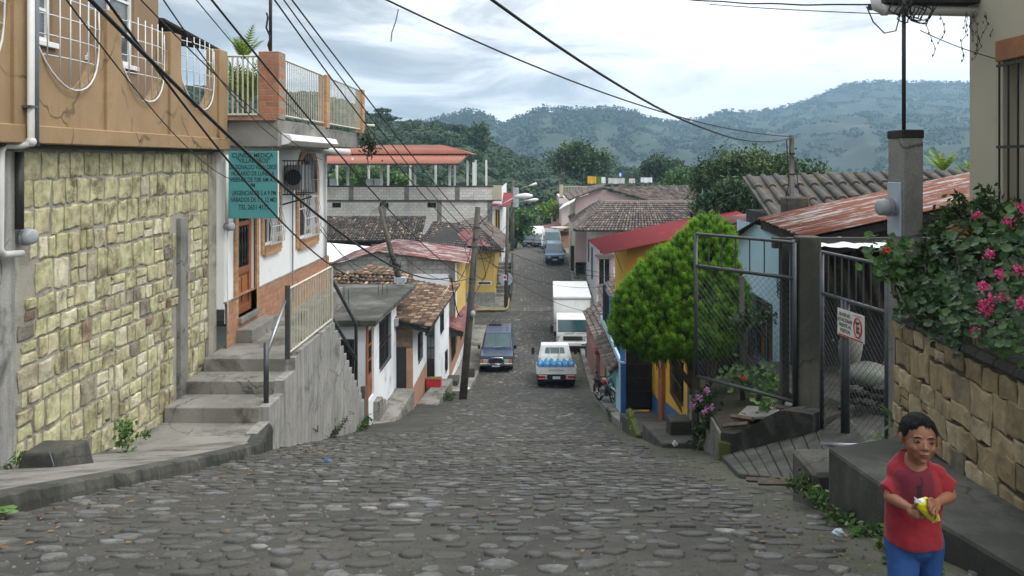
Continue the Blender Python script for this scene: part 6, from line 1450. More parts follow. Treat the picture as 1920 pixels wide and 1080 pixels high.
def panel(name,mat,root,c,off=.006):
    c=[Vector(p) for p in c]; n=(c[1]-c[0]).cross(c[3]-c[0]).normalized(); return MB().slab([p+n*off for p in c],-n*(off+.004)).build(name,mat,root)
def lerp4(c,a0,a1,b0,b1):
    c=[Vector(p) for p in c]; f=lambda u,v:(c[0]*(1-u)+c[1]*u)*(1-v)+(c[3]*(1-u)+c[2]*u)*v
    return [f(a0,b0),f(a1,b0),f(a1,b1),f(a0,b1)]
def suv(label,col,W=1.62,L=4.4,H=1.66,group=None,far=False,cat='car',name='parked_car',bull=True,hood=1.15):
    root=thing(name,label,cat,(0,0,0),group); w=W/2; zb=H*.56; y0=-L/2
    body=[(y0,.38),(y0,zb*.72),(y0+.06,zb*.92),(y0+hood,zb+.03),(L/2-.05,zb+.04),(L/2,.45),(L/2-.1,.32),(y0+.1,.3)]
    prism(MB(),body,-w,w).build('body',col,root,bevel=.05,seg=2)
    yb0,yb1,yt0,yt1=y0+hood-.1,L/2-.1,y0+hood+.55,L/2-.35; wt=w*.80
    cabin(MB(),yb0,yb1,zb,yt0,yt1,H,w*.96,wt).build('cabin',col,root,bevel=.05,seg=2)
    F4=[(-w*.96,yb0,zb),(w*.96,yb0,zb),(wt,yt0,H),(-wt,yt0,H)]
    panel('windscreen','windscreen',root,lerp4(F4,.07,.93,.12,.88),.012)
    for s in (-1,1):
        S=[(s*w*.96,yb0,zb),(s*w*.96,yb1,zb),(s*wt,yt1,H),(s*wt,yt0,H)]
        if s<0: S=[S[1],S[0],S[3],S[2]]
        for a,b in ((.06,.30),(.34,.60),(.64,.92)): panel('side_window','windscreen',root,lerp4(S,a,b,.16,.84) if s>0 else lerp4(S,1-b,1-a,.16,.84),.010)
    Bk=[(w*.96,yb1,zb),(-w*.96,yb1,zb),(-wt,yt1,H),(wt,yt1,H)]; panel('rear_window','windscreen',root,lerp4(Bk,.1,.9,.15,.85),.01)
    for x in (-w+.12,w-.12):
        for y in (y0+.75,L/2-.85): wheel(root,x*1.0,y,.34,.22)
    for s in (-1,1):
        MB().box(s*(w-.30)-.13,s*(w-.30)+.13,y0-.02,y0+.02,zb*.56,zb*.74).build('headlight','lamp_glass',root,bevel=.01)
        if not far: MB().box(s*(w-.09)-.06,s*(w-.09)+.06,y0-.015,y0+.04,zb*.56,zb*.74).build('indicator','amber',root); 
        MB().box(s*(w+.02)-.015+(.0),s*(w+.16),yb0+.15,yb0+.25,zb+.0,zb+.18).build('mirror',col if far else 'under_black',root,bevel=.02)
    MB().box(-w*.42,w*.42,y0-.02,y0+.01,zb*.55,zb*.76).build('radiator_grille','under_black',root)
    MB().box(-w*.98,w*.98,y0-.13,y0+.03,.40,.52).build('bumper','chrome' if not far else 'under_black',root,bevel=.02)
    MB().box(-.2,.2,y0-.145,y0-.13,.36,.47).build('number_plate','plate',root)
    if bull and not far:
        m=MB(); pts=[(-.38,y0-.16,.42),(-.38,y0-.18,.66),(-.30,y0-.17,.80),(.30,y0-.17,.80),(.38,y0-.18,.66),(.38,y0-.16,.42)]; m.tube(pts,.028,8)
        m.tube([(-.3,y0-.17,.50),(.3,y0-.17,.50)],.024,8); m.build('bull_bar','chrome',root,smooth=True)
        m=MB()
        for k in range(-4,5): m.tube([(.075*k,y0-.03,.52),(.075*k,y0-.03,.72)],.008,4)
        m.build('grille_bars','chrome',root)
        m=MB(); m.tube([(-.05,yb0-.02,zb+.05),(.45,yb0+.03,zb+.13)],.01,4); m.tube([(-.5,yb0-.06,zb+.02),(-.62,yb0-.55,zb+.3)],.006,4); m.build('wiper','under_black',root)
        m=MB(); m.box(-.55,.1,L/2-1.0,L/2-.5,H,H+.06); m.tube([(-.4,L/2-.75,H),(-.3,L/2-.75,H+.25),(-.2,L/2-.75,H+.05)],.02,5); m.build('roof_rack','under_black',root)
        m=MB(); m.box(-.2,.2,yb0+.08,yb0+.1,zb+.1,zb+.12); m.build('dashboard_item','plate',root)
    return root
r=suv('dark blue off road jeep with a chrome bull bar parked on the left','car_blue'); place(r,-1.80,40.7,.0,0)
# white box truck
def box_truck():
    root=thing('box_truck','white box truck facing up the hill on the right side','truck',(0,0,0)); w=.90
    side=[(0,.42),(-.03,.62),(0,1.0),(.22,1.72),(.34,1.84),(1.5,1.86),(1.6,.5),(1.5,.42)]
    prism(MB(),side,-w,w).build('cab','car_white',root,bevel=.05,seg=2)
    Fw=[(-w,0,1.0),(w,0,1.0),(w,.22,1.72),(-w,.22,1.72)]
    panel('windscreen','windscreen',root,lerp4(Fw,.05,.95,.10,.97),.014)
    MB().box(-1.07,1.07,1.65,7.2,.75,2.74).build('cargo_box','car_white',root,bevel=.03)
    m=MB(); m.box(-1.075,1.075,1.63,1.66,2.54,2.62)
    for s in (-1,1): m.box(s*1.05-.03,s*1.05+.03,1.62,1.66,.75,2.66)
    m.build('box_trim','galv',root)
    MB().box(-1.0,1.0,1.7,7.0,.5,.75).build('chassis','under_black',root)
    MB().box(-w*.58,w*.58,-.03,.02,.62,.86).build('radiator_grille','under_black',root)
    m=MB(); 
    for z in (.66,.74,.82): m.box(-w*.58,w*.58,-.055,-.03,z-.018,z+.018)
    m.build('grille_bars','chrome',root)
    for s in (-1,1):
        MB().hexa([(s*.72-.17,-.035,.60),(s*.72+.17,-.02,.60),(s*.72+.17,.03,.60),(s*.72-.17,.03,.60),(s*.72-.17,-.03,.86),(s*.72+.17,.0,.92),(s*.72+.17,.03,.92),(s*.72-.17,.03,.86)]).build('headlight','lamp_glass',root,bevel=.01)
        m=MB(); m.tube([(s*.9,.1,1.55),(s*1.14,-.05,1.52),(s*1.14,-.05,1.0)],.015,5); m.box(s*1.14-.08,s*1.14+.08,-.1,-.05,1.05,1.45); m.build('mirror','under_black',root)
        MB().box(s*.55-.09,s*.55+.09,-.13,-.10,.40,.46).build('fog_lamp','under_black',root)
    MB().box(-w,w,-.11,.05,.34,.54).build('bumper','car_white',root,bevel=.03); MB().box(-w+.05,w-.05,-.05,.3,.2,.36).build('underside','under_black',root)
    m=MB(); 
    for x in (-.12,0,.12): m.ell((x,.36,1.88),(.025,.03,.02),6,4)
    m.build('roof_lights','amber',root)
    m=MB(); m.tube([(-.45,-.03,1.0),(.1,-.01,1.04)],.01,4); m.tube([(.2,-.03,1.0),(.75,-.01,1.04)],.01,4); m.build('wiper','under_black',root)
    for x in (-.78,.78): wheel(root,x,.8,.36,.22); wheel(root,x,5.4,.36,.3)
    return root
r=box_truck(); place(r,2.14,43.0,.0,-1.2,slope=.0)
def small_pickup():
    root=thing('pickup_truck','small white flatbed pickup seen from behind loaded with blue water bottles','truck',(0,0,0)); w=.84
    MB().box(-w,w,0,2.45,.66,.74).build('bed_floor','car_white',root,bevel=.01)
    tg=MB().box(-w,w,-.04,0,.55,.87).build('tailgate','car_white',root,bevel=.012)
    m=MB()
    for k in range(7): m.box(-w+.22*k+.1,-w+.22*k+.13,-.055,-.04,.60,.90)
    frt=Fr((-w,-.045),(w,-.045),0); text_part('HYUNDAI',frt,.52,1.15,.68,.76,.004,'pvc_grey',tg)
    MB().box(-w+.08,w-.08,-.05,-.04,.85,.88).build('rail','pvc_grey',tg)
    for s in (-1,1): MB().box(s*w-.02,s*w+.02,0,2.4,.60,.87).build('side_gate','car_white',root,bevel=.01)
    side=[(2.5,.5),(2.5,1.12),(2.62,1.63),(2.75,1.69),(3.7,1.67),(4.25,1.08),(4.35,.5)]
    cabm=MB(); w0,w1=.77,.60
    def wz(z): return w0 if z<1.16 else w0-(w0-w1)*(z-1.15)/.6
    n=len(side); cabm.add([(-wz(z),y,z) for y,z in side]+[(wz(z),y,z) for y,z in side],[tuple(range(n-1,-1,-1)),tuple(range(n,2*n))]+[(i,(i+1)%n,(i+1)%n+n,i+n) for i in range(n)])
    cabm.build('cab','car_white',root,bevel=.04,seg=2)
    Rw=[(-.75,2.5,1.12),(.75,2.5,1.12),(.61,2.62,1.63),(-.61,2.62,1.63)]; Rw=[Vector(p)+Vector((0,-.012,0)) for p in Rw]
    rwn=panel('rear_window','windscreen',root,lerp4(Rw,.18,.82,.22,.74),.0)
    for s in (-1,1):
        S=[(s*.76,3.0,1.15),(s*.76,3.9,1.15),(s*.62,3.6,1.60),(s*.63,3.0,1.60)]
        if s<0: S=[S[1],S[0],S[3],S[2]]
        panel('side_window','windscreen',root,S,.012)
        m=MB(); m.tube([(s*.8,3.7,1.2),(s*1.0,3.75,1.25)],.012,5); m.box(s*1.0-.07,s*1.0+.07,3.72,3.78,1.1,1.4); m.build('mirror','under_black',root)
        tl=MB().box(s*.58-.17,s*.58+.17,-.06,-.02,.38,.50).build('tail_light','tail_red',root,bevel=.01)
        MB().box(s*.44-.035,s*.44+.035,-.068,-.06,.395,.485).build('reversing_lens','lamp_glass',tl); m=MB(); m.box(s*.58-.19,s*.58+.19,-.055,-.03,.36,.38); m.box(s*.58-.19,s*.58+.19,-.055,-.03,.50,.52); m.build('light_surround','car_white',tl)
    m=MB()
    for x in (-.22,.22): m.tube([(x,2.44,.75),(x,2.46,1.62)],.014,5)
    m.tube([(-.75,2.44,.75),(-.60,2.46,1.56),(.60,2.46,1.56),(.75,2.44,.75)],.016,5); m.build('rack','car_white',root)
    MB().box(-.16,.16,-.055,-.03,.36,.47).build('number_plate','plate',root); MB().box(-.8,.8,0,4.2,.28,.6).build('chassis','under_black',root)
    for x in (-.68,.68): wheel(root,x,.75,.29,.2); wheel(root,x,3.6,.29,.2)
    m=MB(); m.box(-.8,-.52,.35,.38,.12,.4); m.box(.52,.8,.35,.38,.12,.4); m.build('mud_flap','under_black',root)
    return root
pk=small_pickup(); place(pk,.98,33.7,.02,0)
bpy.context.view_layer.update()
jug=thing('water_bottle','blue water bottle standing in the load on the bed of the small white pickup','bottle',(0,0,0),'blue water bottles on the pickup bed')
MB().tube([(0,0,0),(0,0,.02),(0,0,.24),(0,0,.29),(0,0,.32)],[.115,.125,.125,.07,.035],10).build('body','water_blue',jug,smooth=True); MB().tube([(0,0,.31),(0,0,.35)],.04,8).build('cap','cap_teal',jug)
first=True
for j in range(6):
    for i in range(6):
        o=jug if first else copy_tree(jug); first=False
        o.location=pk.matrix_world @ Vector((-.68+.272*i+random.uniform(-.01,.01),.16+.30*j,.745)); o.rotation_euler=(pk.rotation_euler.x+random.uniform(-.05,.05),random.uniform(-.08,.08),random.random()*3)
for a in (('bright blue pickup parked facing the camera on the far street','car_blue2',1.83,69.8,1.6,4.4,1.62),('dark grey van parked behind the bright blue pickup','car_grey',1.85,77.0,1.75,4.6,2.0),('white far van parked behind the grey van','car_white',1.7,84.0,1.75,4.6,1.95),('dark teal far car left of the vans','car_dark',.85,90.5,1.6,4.2,1.45),('pale far car half hidden between the teal car and the white van','car_grey',1.2,96.5,1.6,4.2,1.5),('dark blue and white far car parked leftmost on the street','car_dark',-.45,91,1.5,4.2,1.55)):
    r=suv(a[0],a[1],a[4],a[5],a[6],'cars parked on the far street',far=True); place(r,a[2],a[3],.0,0,slope=0)
# motorcycle
mc=thing('motorcycle','red and black motorcycle leaning on its stand on the right pavement','motorcycle',(0,0,0))
def ring(mb,c,r,t,n=20,ax='x'):
    mb.tube([(c[0],c[1]+r*math.cos(a),c[2]+r*math.sin(a)) for a in [2*math.pi*k/n for k in range(n+1)]],t,6)
for y in (-.62,.62):
    m=MB(); ring(m,(0,y,.3),.27,.045); wl=m.build('wheel','tyre',mc,smooth=True); m=MB(); ring(m,(0,y,.3),.215,.018); 
    for k in range(8): a=math.pi*k/8; m.tube([(0,y-.21*math.cos(a),.3-.21*math.sin(a)),(0,y+.21*math.cos(a),.3+.21*math.sin(a))],.005,4)
    m.tube([(-.05,y,.3),(.05,y,.3)],.04,8); m.build('rim','chrome',wl,smooth=True)
m=MB(); m.tube([(-.07,-.62,.3),(-.07,-.5,.72),(-.07,-.42,.92)],.018,6); m.tube([(.07,-.62,.3),(.07,-.5,.72),(.07,-.42,.92)],.018,6); m.build('fork','chrome',mc,smooth=True)
m=MB(); m.tube([(0,-.90,.42),(0,-.8,.56),(0,-.62,.61),(0,-.45,.55)],[.05,.06,.06,.05],8); m.build('front_fender','chrome',mc,smooth=True)
MB().ell((0,-.18,.76),(.13,.26,.12),12,8).build('fuel_tank','bike_red',mc,smooth=True)
MB().ell((0,.32,.76),(.12,.34,.06),12,8).build('seat','under_black',mc,smooth=True)
m=MB(); m.box(-.12,.12,-.2,.2,.28,.52); m.tube([(0,-.15,.5),(0,-.2,.66)],.08,8); m.build('engine','engine_metal',mc,bevel=.02)
m=MB(); m.tube([(-.13,-.1,.35),(-.16,.1,.25),(-.17,.75,.32)],[.025,.03,.05],8); m.build('exhaust','chrome',mc,smooth=True)
m=MB(); m.tube([(-.36,-.30,1.0),(-.2,-.42,.99),(0,-.45,.93),(.2,-.42,.99),(.36,-.30,1.0)],.014,6); m.build('handlebar','under_black',mc,smooth=True)
MB().ell((0,-.56,.86),(.085,.07,.085),10,8).build('headlight','lamp_glass',mc,smooth=True)
m=MB(); 
for s in (-1,1): m.tube([(s*.28,-.38,1.0),(s*.33,-.4,1.14)],.007,4); m.ell((s*.34,-.4,1.17),(.06,.02,.035),8,5)
m.build('mirror','under_black',mc)
m=MB(); m.tube([(0,-.42,.85),(0,-.1,.6),(0,.3,.62),(0,.62,.32)],.025,6); m.tube([(0,.3,.62),(0,.8,.72)],.03,6); m.build('frame','under_black',mc,smooth=True)
m=MB(); m.tube([(.0,.1,.3),(-.22,.15,.0)],.012,5); m.build('stand','chrome',mc)
mc.location=(2.50,26.8,prof(26.8)+.13); mc.rotation_euler=(R(-8),R(-9),R(22))

# ================================================================ POLES AND LAMPS
def lamp(label,base,arm,head,s=.3,group='street lamps on the utility poles'):
    root=thing('street_lamp',label,'street lamp',tuple(base),group); base,arm,head=Vector(base),Vector(arm),Vector(head)
    mid=base.lerp(arm,.5)+Vector((0,0,.08*(arm-base).length)); MB().tube([base,mid,arm],.022,6).build('arm','galv',root,smooth=True)
    d=(head-arm).normalized(); MB().tube([arm-d*.05,arm+d*s*.3,arm+d*s*.9,head],[.05,.10,.12,.05],10).build('lamp_head','white_paint',root,smooth=True)
    MB().ell(arm+d*s*.8+Vector((0,0,-.08)),(.10,.08,.07),8,6).build('lens','pvc',root,smooth=True); return root
b0=P(866,757,29.6); t0=P(896,388,29.6)
up_=thing('utility_pole','dark leaning wooden utility pole in front of the salmon house','utility pole',tuple(b0))
MB().tube([b0-Vector((0,0,.3)),b0.lerp(t0,.5)+Vector((.03,0,0)),t0],[.15,.13,.10],12).build('post','pole_wood',up_,smooth=True)
for f in (.62,.64,.80,.84,.9): c=b0.lerp(t0,f); MB().tube([c+Vector((0,0,-.02)),c+Vector((0,0,.02))],.14,10).build('steel_band','steel_blue',up_)
MB().ell(b0.lerp(t0,.46)+Vector((.14,-.12,0)),(.1,.1,.13),8,6).build('junction_box','meter_grey',up_)
lamp('nearest street lamp whose long arm springs from the leaning pole top',b0.lerp(t0,.90),P(967,369,29.2),P(998,367,29.0),.45)
for lb,px,pb,pt,Y,lm in (('thin far utility pole at the corner of the yellow house','0',(948,588),(952,383),55.0,('middle street lamp on the pole at the yellow corner house',(955,386),(990,376),(1009,374))),('farthest tall utility pole beyond the block building','1',(960,488),(962,338),78.0,('farthest small street lamp above the block building corner',(963,362),(993,348),(1006,344)))):
    a,b=P(*pb,Y),P(*pt,Y); r=thing('utility_pole',lb,'utility pole',tuple(a)); r0=.15 if Y<60 else .22
    MB().tube([a-Vector((0,0,.3)),b],[r0,r0*.7],10).build('post','pole_wood',r,smooth=True)
    if Y<60: c=P(946.5,520,Y-.3); MB().box(c.x-.09,c.x+.12,c.y,c.y+.02,c.z-.2,c.z+.18).build('notice','sign_white',r); MB().box(c.x-.06,c.x+.09,c.y-.008,c.y,c.z-.1,c.z+.12).build('notice_print','sign_red',r)
    else: MB().tube([P(967,388,Y-.5),P(967,352,Y-.5)],.3,10).build('transformer','meter_grey',r)
    lamp(lm[0],P(*lm[1],Y),P(*lm[2],Y-.4),P(*lm[3],Y-.6),.6 if Y<60 else .8)
a=P(748,524,28.2); b=P(712,388,28.2); r=thing('service_pole','leaning grey wooden service pole standing on the flat roof slab','pole',tuple(a))
MB().tube([a,a.lerp(b,.5)+Vector((-.02,0,0)),b],[.10,.085,.06],10).build('post','pole_wood',r,smooth=True)
MB().box(a.x-.15,a.x+.25,a.y-.15,a.y+.15,a.z-.1,a.z+.08).build('base_box','meter_box',r)
m=MB()
for k in range(4):
    c=a.lerp(b,.15+.05*k); m.tube([c+Vector((random.uniform(-.25,.25),-.1,random.uniform(-.2,.2))) for _ in range(9)],.012,4)
m.build('cable_tangle','black_rubber',r,smooth=True)
a=P(873,545,27.0); r=thing('cable_bundle','loose bundle of old cables hanging around the leaning utility pole','cable',tuple(b0))
for k in range(16):
    m=MB(); f=random.uniform(.52,.95); c=b0.lerp(t0,f); d=c+Vector((random.uniform(-.9,1.3),random.uniform(-.5,1.5),random.uniform(-1.0,.3))); e=b0.lerp(t0,random.uniform(.5,.9)); mid=d+Vector((0,0,-.3))
    pts=[]; 
    for i in range(13):
        t=i/12; q=(c*(1-t)**2+d*2*t*(1-t)+e*t*t); pts.append(q)
    m.tube(pts,.012,4); m.build('loop','black_rubber' if k%3 else 'pvc_grey',r,smooth=True)

# ================================================================ OVERHEAD CABLES
def W_(lb,p0,Y0,p1,Y1,sag,r,wob=0):
    pts=wire_pts(P(*p0,Y0),P(*p1,Y1),sag,24,wob)
    if p0[1]<0:                      # the cable runs on past the frame to a pole behind the viewer
        d=(pts[0]-pts[1]).normalized(); pts=[pts[0]+d*9+Vector((0,0,.5)),pts[0]+d*4+Vector((0,0,.1))]+pts
    return tag(MB().tube(pts,r,6).build('overhead_cable','black_rubber',smooth=True),lb,'cable','overhead cables')
W_('thickest black cable dropping from the top left over the tan parapet to the slab roof',(150,-20),6.0,(846,520),26.5,.75,.019)
W_('thick cable running beside the thickest one toward the leaning service pole',(170,-40),6.2,(748,500),28.0,1.25,.013)
W_('long straight cable crossing the clinic railing down to the leaning utility pole',(385,-15),8.0,(872,520),29.5,.35,.013)
W_('cable from the top left crossing the upper terrace grilles to the clinic wall',(110,-20),5.5,(440,338),16.5,.25,.007)
W_('first of three parallel cables falling behind the brick pier toward the far pole',(508,-10),12.0,(878,452),29.5,.3,.014)
W_('middle of the three parallel cables over the clinic railing',(525,-10),12.0,(882,440),29.5,.22,.012)
W_('uppermost of the three parallel cables over the clinic railing',(540,-10),12.0,(888,430),29.5,.10,.014)
W_('thin cable above the terrace that meets the clinic beam',(255,-10),7.5,(604,300),20.0,.18,.008)
W_('thin cable high across the palm behind the clinic railing',(360,-10),8.5,(612,262),21.5,.12,.007)
W_('second thin cable passing the brick pier of the clinic',(300,-10),7.0,(520,262),15.8,.15,.008)
W_('long upper cable crossing the open sky from top centre to the service post',(715,-5),8.0,(1484,256),16.4,.30,.010)
W_('long lower cable crossing the open sky and sagging to the service post',(912,-8),5.5,(1484,258),16.4,.42,.012,wob=.004)
W_('short thin cable at the top right reaching the gutter pipe',(1255,-4),9.0,(1650,8),7.2,.03,.008,wob=.005)
W_('lower straight thin cable at the top right below the other one',(1330,8),9.0,(1660,26),7.2,.01,.005)
W_('cable swinging from the slab roof corner down across the tiled roof',(846,520),26.5,(868,590),29.2,.5,.02)
W_('slack cable hung from the slab roof edge to the leaning utility pole',(840,515),27.0,(890,430),29.6,.9,.014)
W_('thin cable over the block house gable',(748,470),28.0,(885,520),29.6,.5,.010)
W_('thin cable from the clinic corner past the white sheet shed',(600,430),22.0,(748,500),28.0,.6,.010)
W_('another thin cable from the clinic corner to the slab roof',(604,425),22.5,(700,530),27.5,.25,.008)
W_('cable from the leaning pole down to the yellow corner house',(893,430),29.6,(945,500),54.5,.6,.018)
W_('cable from the leaning pole to the thin far pole',(896,400),29.6,(950,420),55,.7,.016)
W_('thin cable from the far pole to the pale building corner',(952,400),55,(962,380),78,.5,.02)
W_('low cable crossing the street in front of the truck box',(893,470),29.6,(1150,590),28.0,.55,.008)
W_('second low cable crossing the street before the truck',(893,480),29.6,(1180,530),33.0,.6,.008)
W_('upper cable running to the pink corner house',(950,440),55,(1200,515),53.5,.8,.016)
W_('lower cable running to the pink corner house',(950,470),55,(1175,520),50.0,.5,.016)
W_('vertical looking cable hanging under the red roof corner',(1152,470),27.5,(1168,512),27.5,.0,.010)
o=MB().tube([P(747,17,8.9),P(742,40,8.9),P(735,60,8.9),P(733,78,8.9)],.006,4).build('rag_strip','steel_blue'); tag(o,'torn dark strip of cloth caught on the long upper cable','rag')

# ================================================================ PLANTS
def rleaves(name,pts,size,tone,mat,root,nrm=None):
    n=len(pts); pts=np.asarray(pts)-np.array(root['_w']); K=9
    nn=rng.normal(size=(n,3))*.55+np.array([-.35,-.55,.75]) if nrm is None else nrm; nn/=np.linalg.norm(nn,axis=1)[:,None]
    a=np.cross(nn,rng.normal(size=(n,3))); a/=np.linalg.norm(a,axis=1)[:,None]; b=np.cross(nn,a); s=np.asarray(size)[:,None]*.5
    V=[pts-nn*s*.18]
    for k in range(K):
        t=2*math.pi*k/K; rr=(1.0 if k%2 else .86) if k else .45
        V.append(pts+(a*math.cos(t)+b*math.sin(t))*s*rr+nn*s*(.12 if k%2 else -.02))
    v=np.stack(V,1).reshape(-1,3); me=bpy.data.meshes.new(name); fs=[]
    for i in range(n):
        o=i*(K+1); fs+=[(o,o+1+k,o+1+(k+1)%K) for k in range(K)]
    me.from_pydata(v.tolist(),[],fs); me.materials.append(MATS[mat]); at=me.attributes.new('tone','FLOAT','FACE'); at.data.foreach_set('value',np.repeat(np.asarray(tone,dtype=np.float32),K))
    o=bpy.data.objects.new(name,me); COL.objects.link(o); o.parent=root; o['_w']=root['_w']; return o
def Bb(px,py,Y,rx,ry,rz): p=P(px,py,Y); return (p.x,p.y,p.z,rx,ry,rz)
def bush(name,label,cat,base,blobs,n,size,mat,flowers=(),fmat='flower_pink',rnd=True,stems=10,group=None,fsize=.035):
    root=thing(name,label,cat,tuple(base),group); mb=MB()
    for k in range(stems):
        b=random.choice(blobs); t=Vector((b[0]+b[3]*random.uniform(-.6,.6),b[1]+b[4]*random.uniform(-.5,.5),b[2]+b[5]*random.uniform(-.2,.7))); s=Vector(base)+Vector((random.uniform(-.06,.06),random.uniform(-.06,.06),0)); mb.tube([s,s.lerp(t,.5)+Vector((0,0,.04)),t],[.008,.006,.003],5)
    mb.build('stems','bark',root)
    pts,tn=blobpts(blobs,n,.75,max(8,n//9),size*.9)
    if rnd: rleaves('leaves',pts,rng.uniform(.6,1.15,len(pts))*size,tn,mat,root)
    else: leaves('leaves',pts,rng.uniform(.6,1.15,len(pts))*size,tn,mat,root,1.9)
    for (px,py,Y) in flowers:
        c=P(px,py,Y); q=np.array(c)+rng.normal(size=(46,3))*fsize*.42; leaves('flower',q,rng.uniform(.35,.6,46)*fsize,rng.uniform(0,1,46),fmat,root,1.2)
    return root
bush('geranium','large geranium bush with bright pink flower heads spilling over the stone wall','shrub',P(1850,650,5.3),[Bb(1860,560,5.3,.26,.35,.22),Bb(1800,600,5.7,.20,.3,.16),Bb(1890,620,5.0,.25,.3,.16),Bb(1840,500,5.8,.3,.35,.22),Bb(1900,480,5.4,.24,.3,.24),Bb(1800,520,6.2,.25,.3,.2)],700,.074,'leaf_geranium',
 [(1856,475,5.2),(1873,512,5.1),(1843,537,5.1),(1857,562,5.0),(1842,573,5.0),(1851,583,5.0),(1882,555,5.05),(1826,622,5.1),(1915,568,4.8),(1915,390,5.2),(1830,403,6.0),(1890,414,5.4),(1912,505,5.0)],fsize=.038)
bush('geranium','leafy geranium with a single red flower beside the concrete post','shrub',P(1690,560,6.75),[Bb(1672,482,6.7,.13,.12,.13),Bb(1655,505,6.7,.06,.1,.05),Bb(1690,500,6.7,.08,.1,.10)],110,.085,'leaf_bright',[(1662,469,6.6)],'flower_red',fsize=.035)
bush('geranium','broad leaved geranium growing low beside the coping at the post','shrub',P(1740,600,6.4),[Bb(1745,540,6.4,.17,.2,.14),Bb(1770,580,6.2,.17,.2,.12),Bb(1715,580,6.6,.13,.12,.11),Bb(1790,560,6.2,.14,.15,.14)],230,.085,'leaf_geranium')
bush('rose_bush','thin twiggy shrub reaching up in front of the cream wall','shrub',P(1845,480,6.6),[Bb(1850,385,6.6,.12,.15,.14),Bb(1840,420,6.6,.16,.15,.14),Bb(1795,400,6.9,.18,.15,.18),Bb(1770,440,6.9,.2,.2,.14),Bb(1740,470,6.95,.12,.14,.12)],1100,.038,'leaf_mid',rnd=False,stems=16)
bush('shrub','dark leafy shrub filling the flower bed behind the geraniums','shrub',P(1800,520,6.6),[Bb(1790,490,6.6,.32,.3,.26),Bb(1850,460,6.3,.3,.3,.22),Bb(1760,520,6.6,.25,.2,.2),Bb(1890,440,6.0,.25,.3,.2),Bb(1870,400,6.3,.15,.2,.12)],1300,.045,'leaf_forest',rnd=False,stems=18)
q,t_=blobpts([Bb(1820,440,6.3,.2,.2,.1),Bb(1740,610,6.35,.12,.1,.03)],90,.9)
rt=thing('dry_leaves','patch of dry brown leaves caught among the flowers','leaves',tuple(P(1820,450,6.3))); leaves('leaf','' or q,rng.uniform(.03,.06,len(q)),t_,'leaf_dry',rt,1.5)
def straps(label,base,n,L,w,mat='leaf_bright',tilt=.8):
    root=thing('strap_plant',label,'plant',tuple(base)); mb=MB()
    for i in range(n):
        a=random.uniform(0,6.28); d=Vector((math.cos(a),math.sin(a)*.7,0)); l=L*random.uniform(.6,1.1); side=d.cross(Vector((0,0,1))).normalized(); vs=[]
        for k in range(8):
            t=k/7; p=Vector(base)+d*l*tilt*t*t*.9+d*l*.15*t+Vector((0,0,l*(t*1.15-.62*t*t*t*tilt))); ww=w*(1-t**2.2)*.5+.001; vs+= [p-side*ww+Vector((0,0,ww*.4)),p+Vector((0,0,-ww*.3)),p+side*ww+Vector((0,0,ww*.4))]
        mb.add(vs,[(3*k+j,3*k+j+1,3*k+j+4,3*k+j+3) for k in range(7) for j in (0,1)],random.random())
    mb.build('leaves',mat,root); return root
straps('arching strap leaved plant in front of the concrete post above the wall',P(1735,560,6.6),15,.42,.035)
straps('tall strap leaved plant rising behind the low geranium near the post',P(1700,580,6.8),9,.38,.03)
straps('small strap leaved plant at the foot of the cream wall among the flowers',P(1860,430,6.4),9,.26,.03,'leaf_mid')
def fern(label,base,n,L,w,mat='leaf_bright',up=1.1,bias=(0,0)):
    root=thing('fern',label,'fern',tuple(base)); mb=MB()
    for i in range(n):
        a=random.uniform(0,6.28); frond(mb,base,(math.cos(a)+bias[0],math.sin(a)*.6+bias[1],up*random.uniform(.6,1.4)),L*random.uniform(.6,1.1),w,18,.5*random.uniform(.5,1.3))
    mb.build('fronds',mat,root); return root
fern('green fern growing between the gate and the brown stone wall',P(1692,815,7.15),15,.48,.045,bias=(.05,-.1),up=1.7)
fern('low broad leaved fern lying at the gate corner of the platform',P(1660,825,6.9),6,.22,.05,bias=(-.9,-.2),up=.3)
def weed(label,p,r,n,s,mat='leaf_bright',rnd=False,cat='weed'):
    p=Vector(p); bush('weed',label,cat,p,[(p.x,p.y,p.z+r[2]*.6,r[0],r[1],r[2])],n,s,mat,rnd=rnd,stems=4)
Rr=lambda px,py,Y:P(px,py,Y)
weed('tall leafy weed against the foot of the yellow stone wall',P(232,838,11.6),(.10,.10,.30),130,.07,rnd=True)
weed('small green tuft between the tall weed and the first step',P(275,822,12.6),(.06,.06,.07),60,.03)
weed('green clump at the left end of the stone wall beside the concrete block',P(44,872,9.4),(.10,.08,.08),120,.035)
weed('tiny weed at the plastered corner by the left frame edge',P(14,880,9.0),(.06,.05,.05),40,.03)
weed('yellow green moss tuft along the slab edge below the steps',P(372,850,12.2),(.38,.04,.03),160,.025,'leaf_lime')
weed('weeds growing under the stepped end of the grey wall',(-4.42,20.8,prof(20.8)+.02),(.1,.9,.12),420,.05,'leaf_mid')
weed('dark moss and weeds along the bottom of the grey retaining wall',(-4.48,18.0,prof(18)+.02),(.06,1.8,.07),420,.035,'leaf_forest')
weed('grassy weed tuft at the foot of the porch slab by the leaning pole',(-3.05,28.9,prof(28.9)+.02),(.28,.5,.22),360,.05,'leaf_mid')
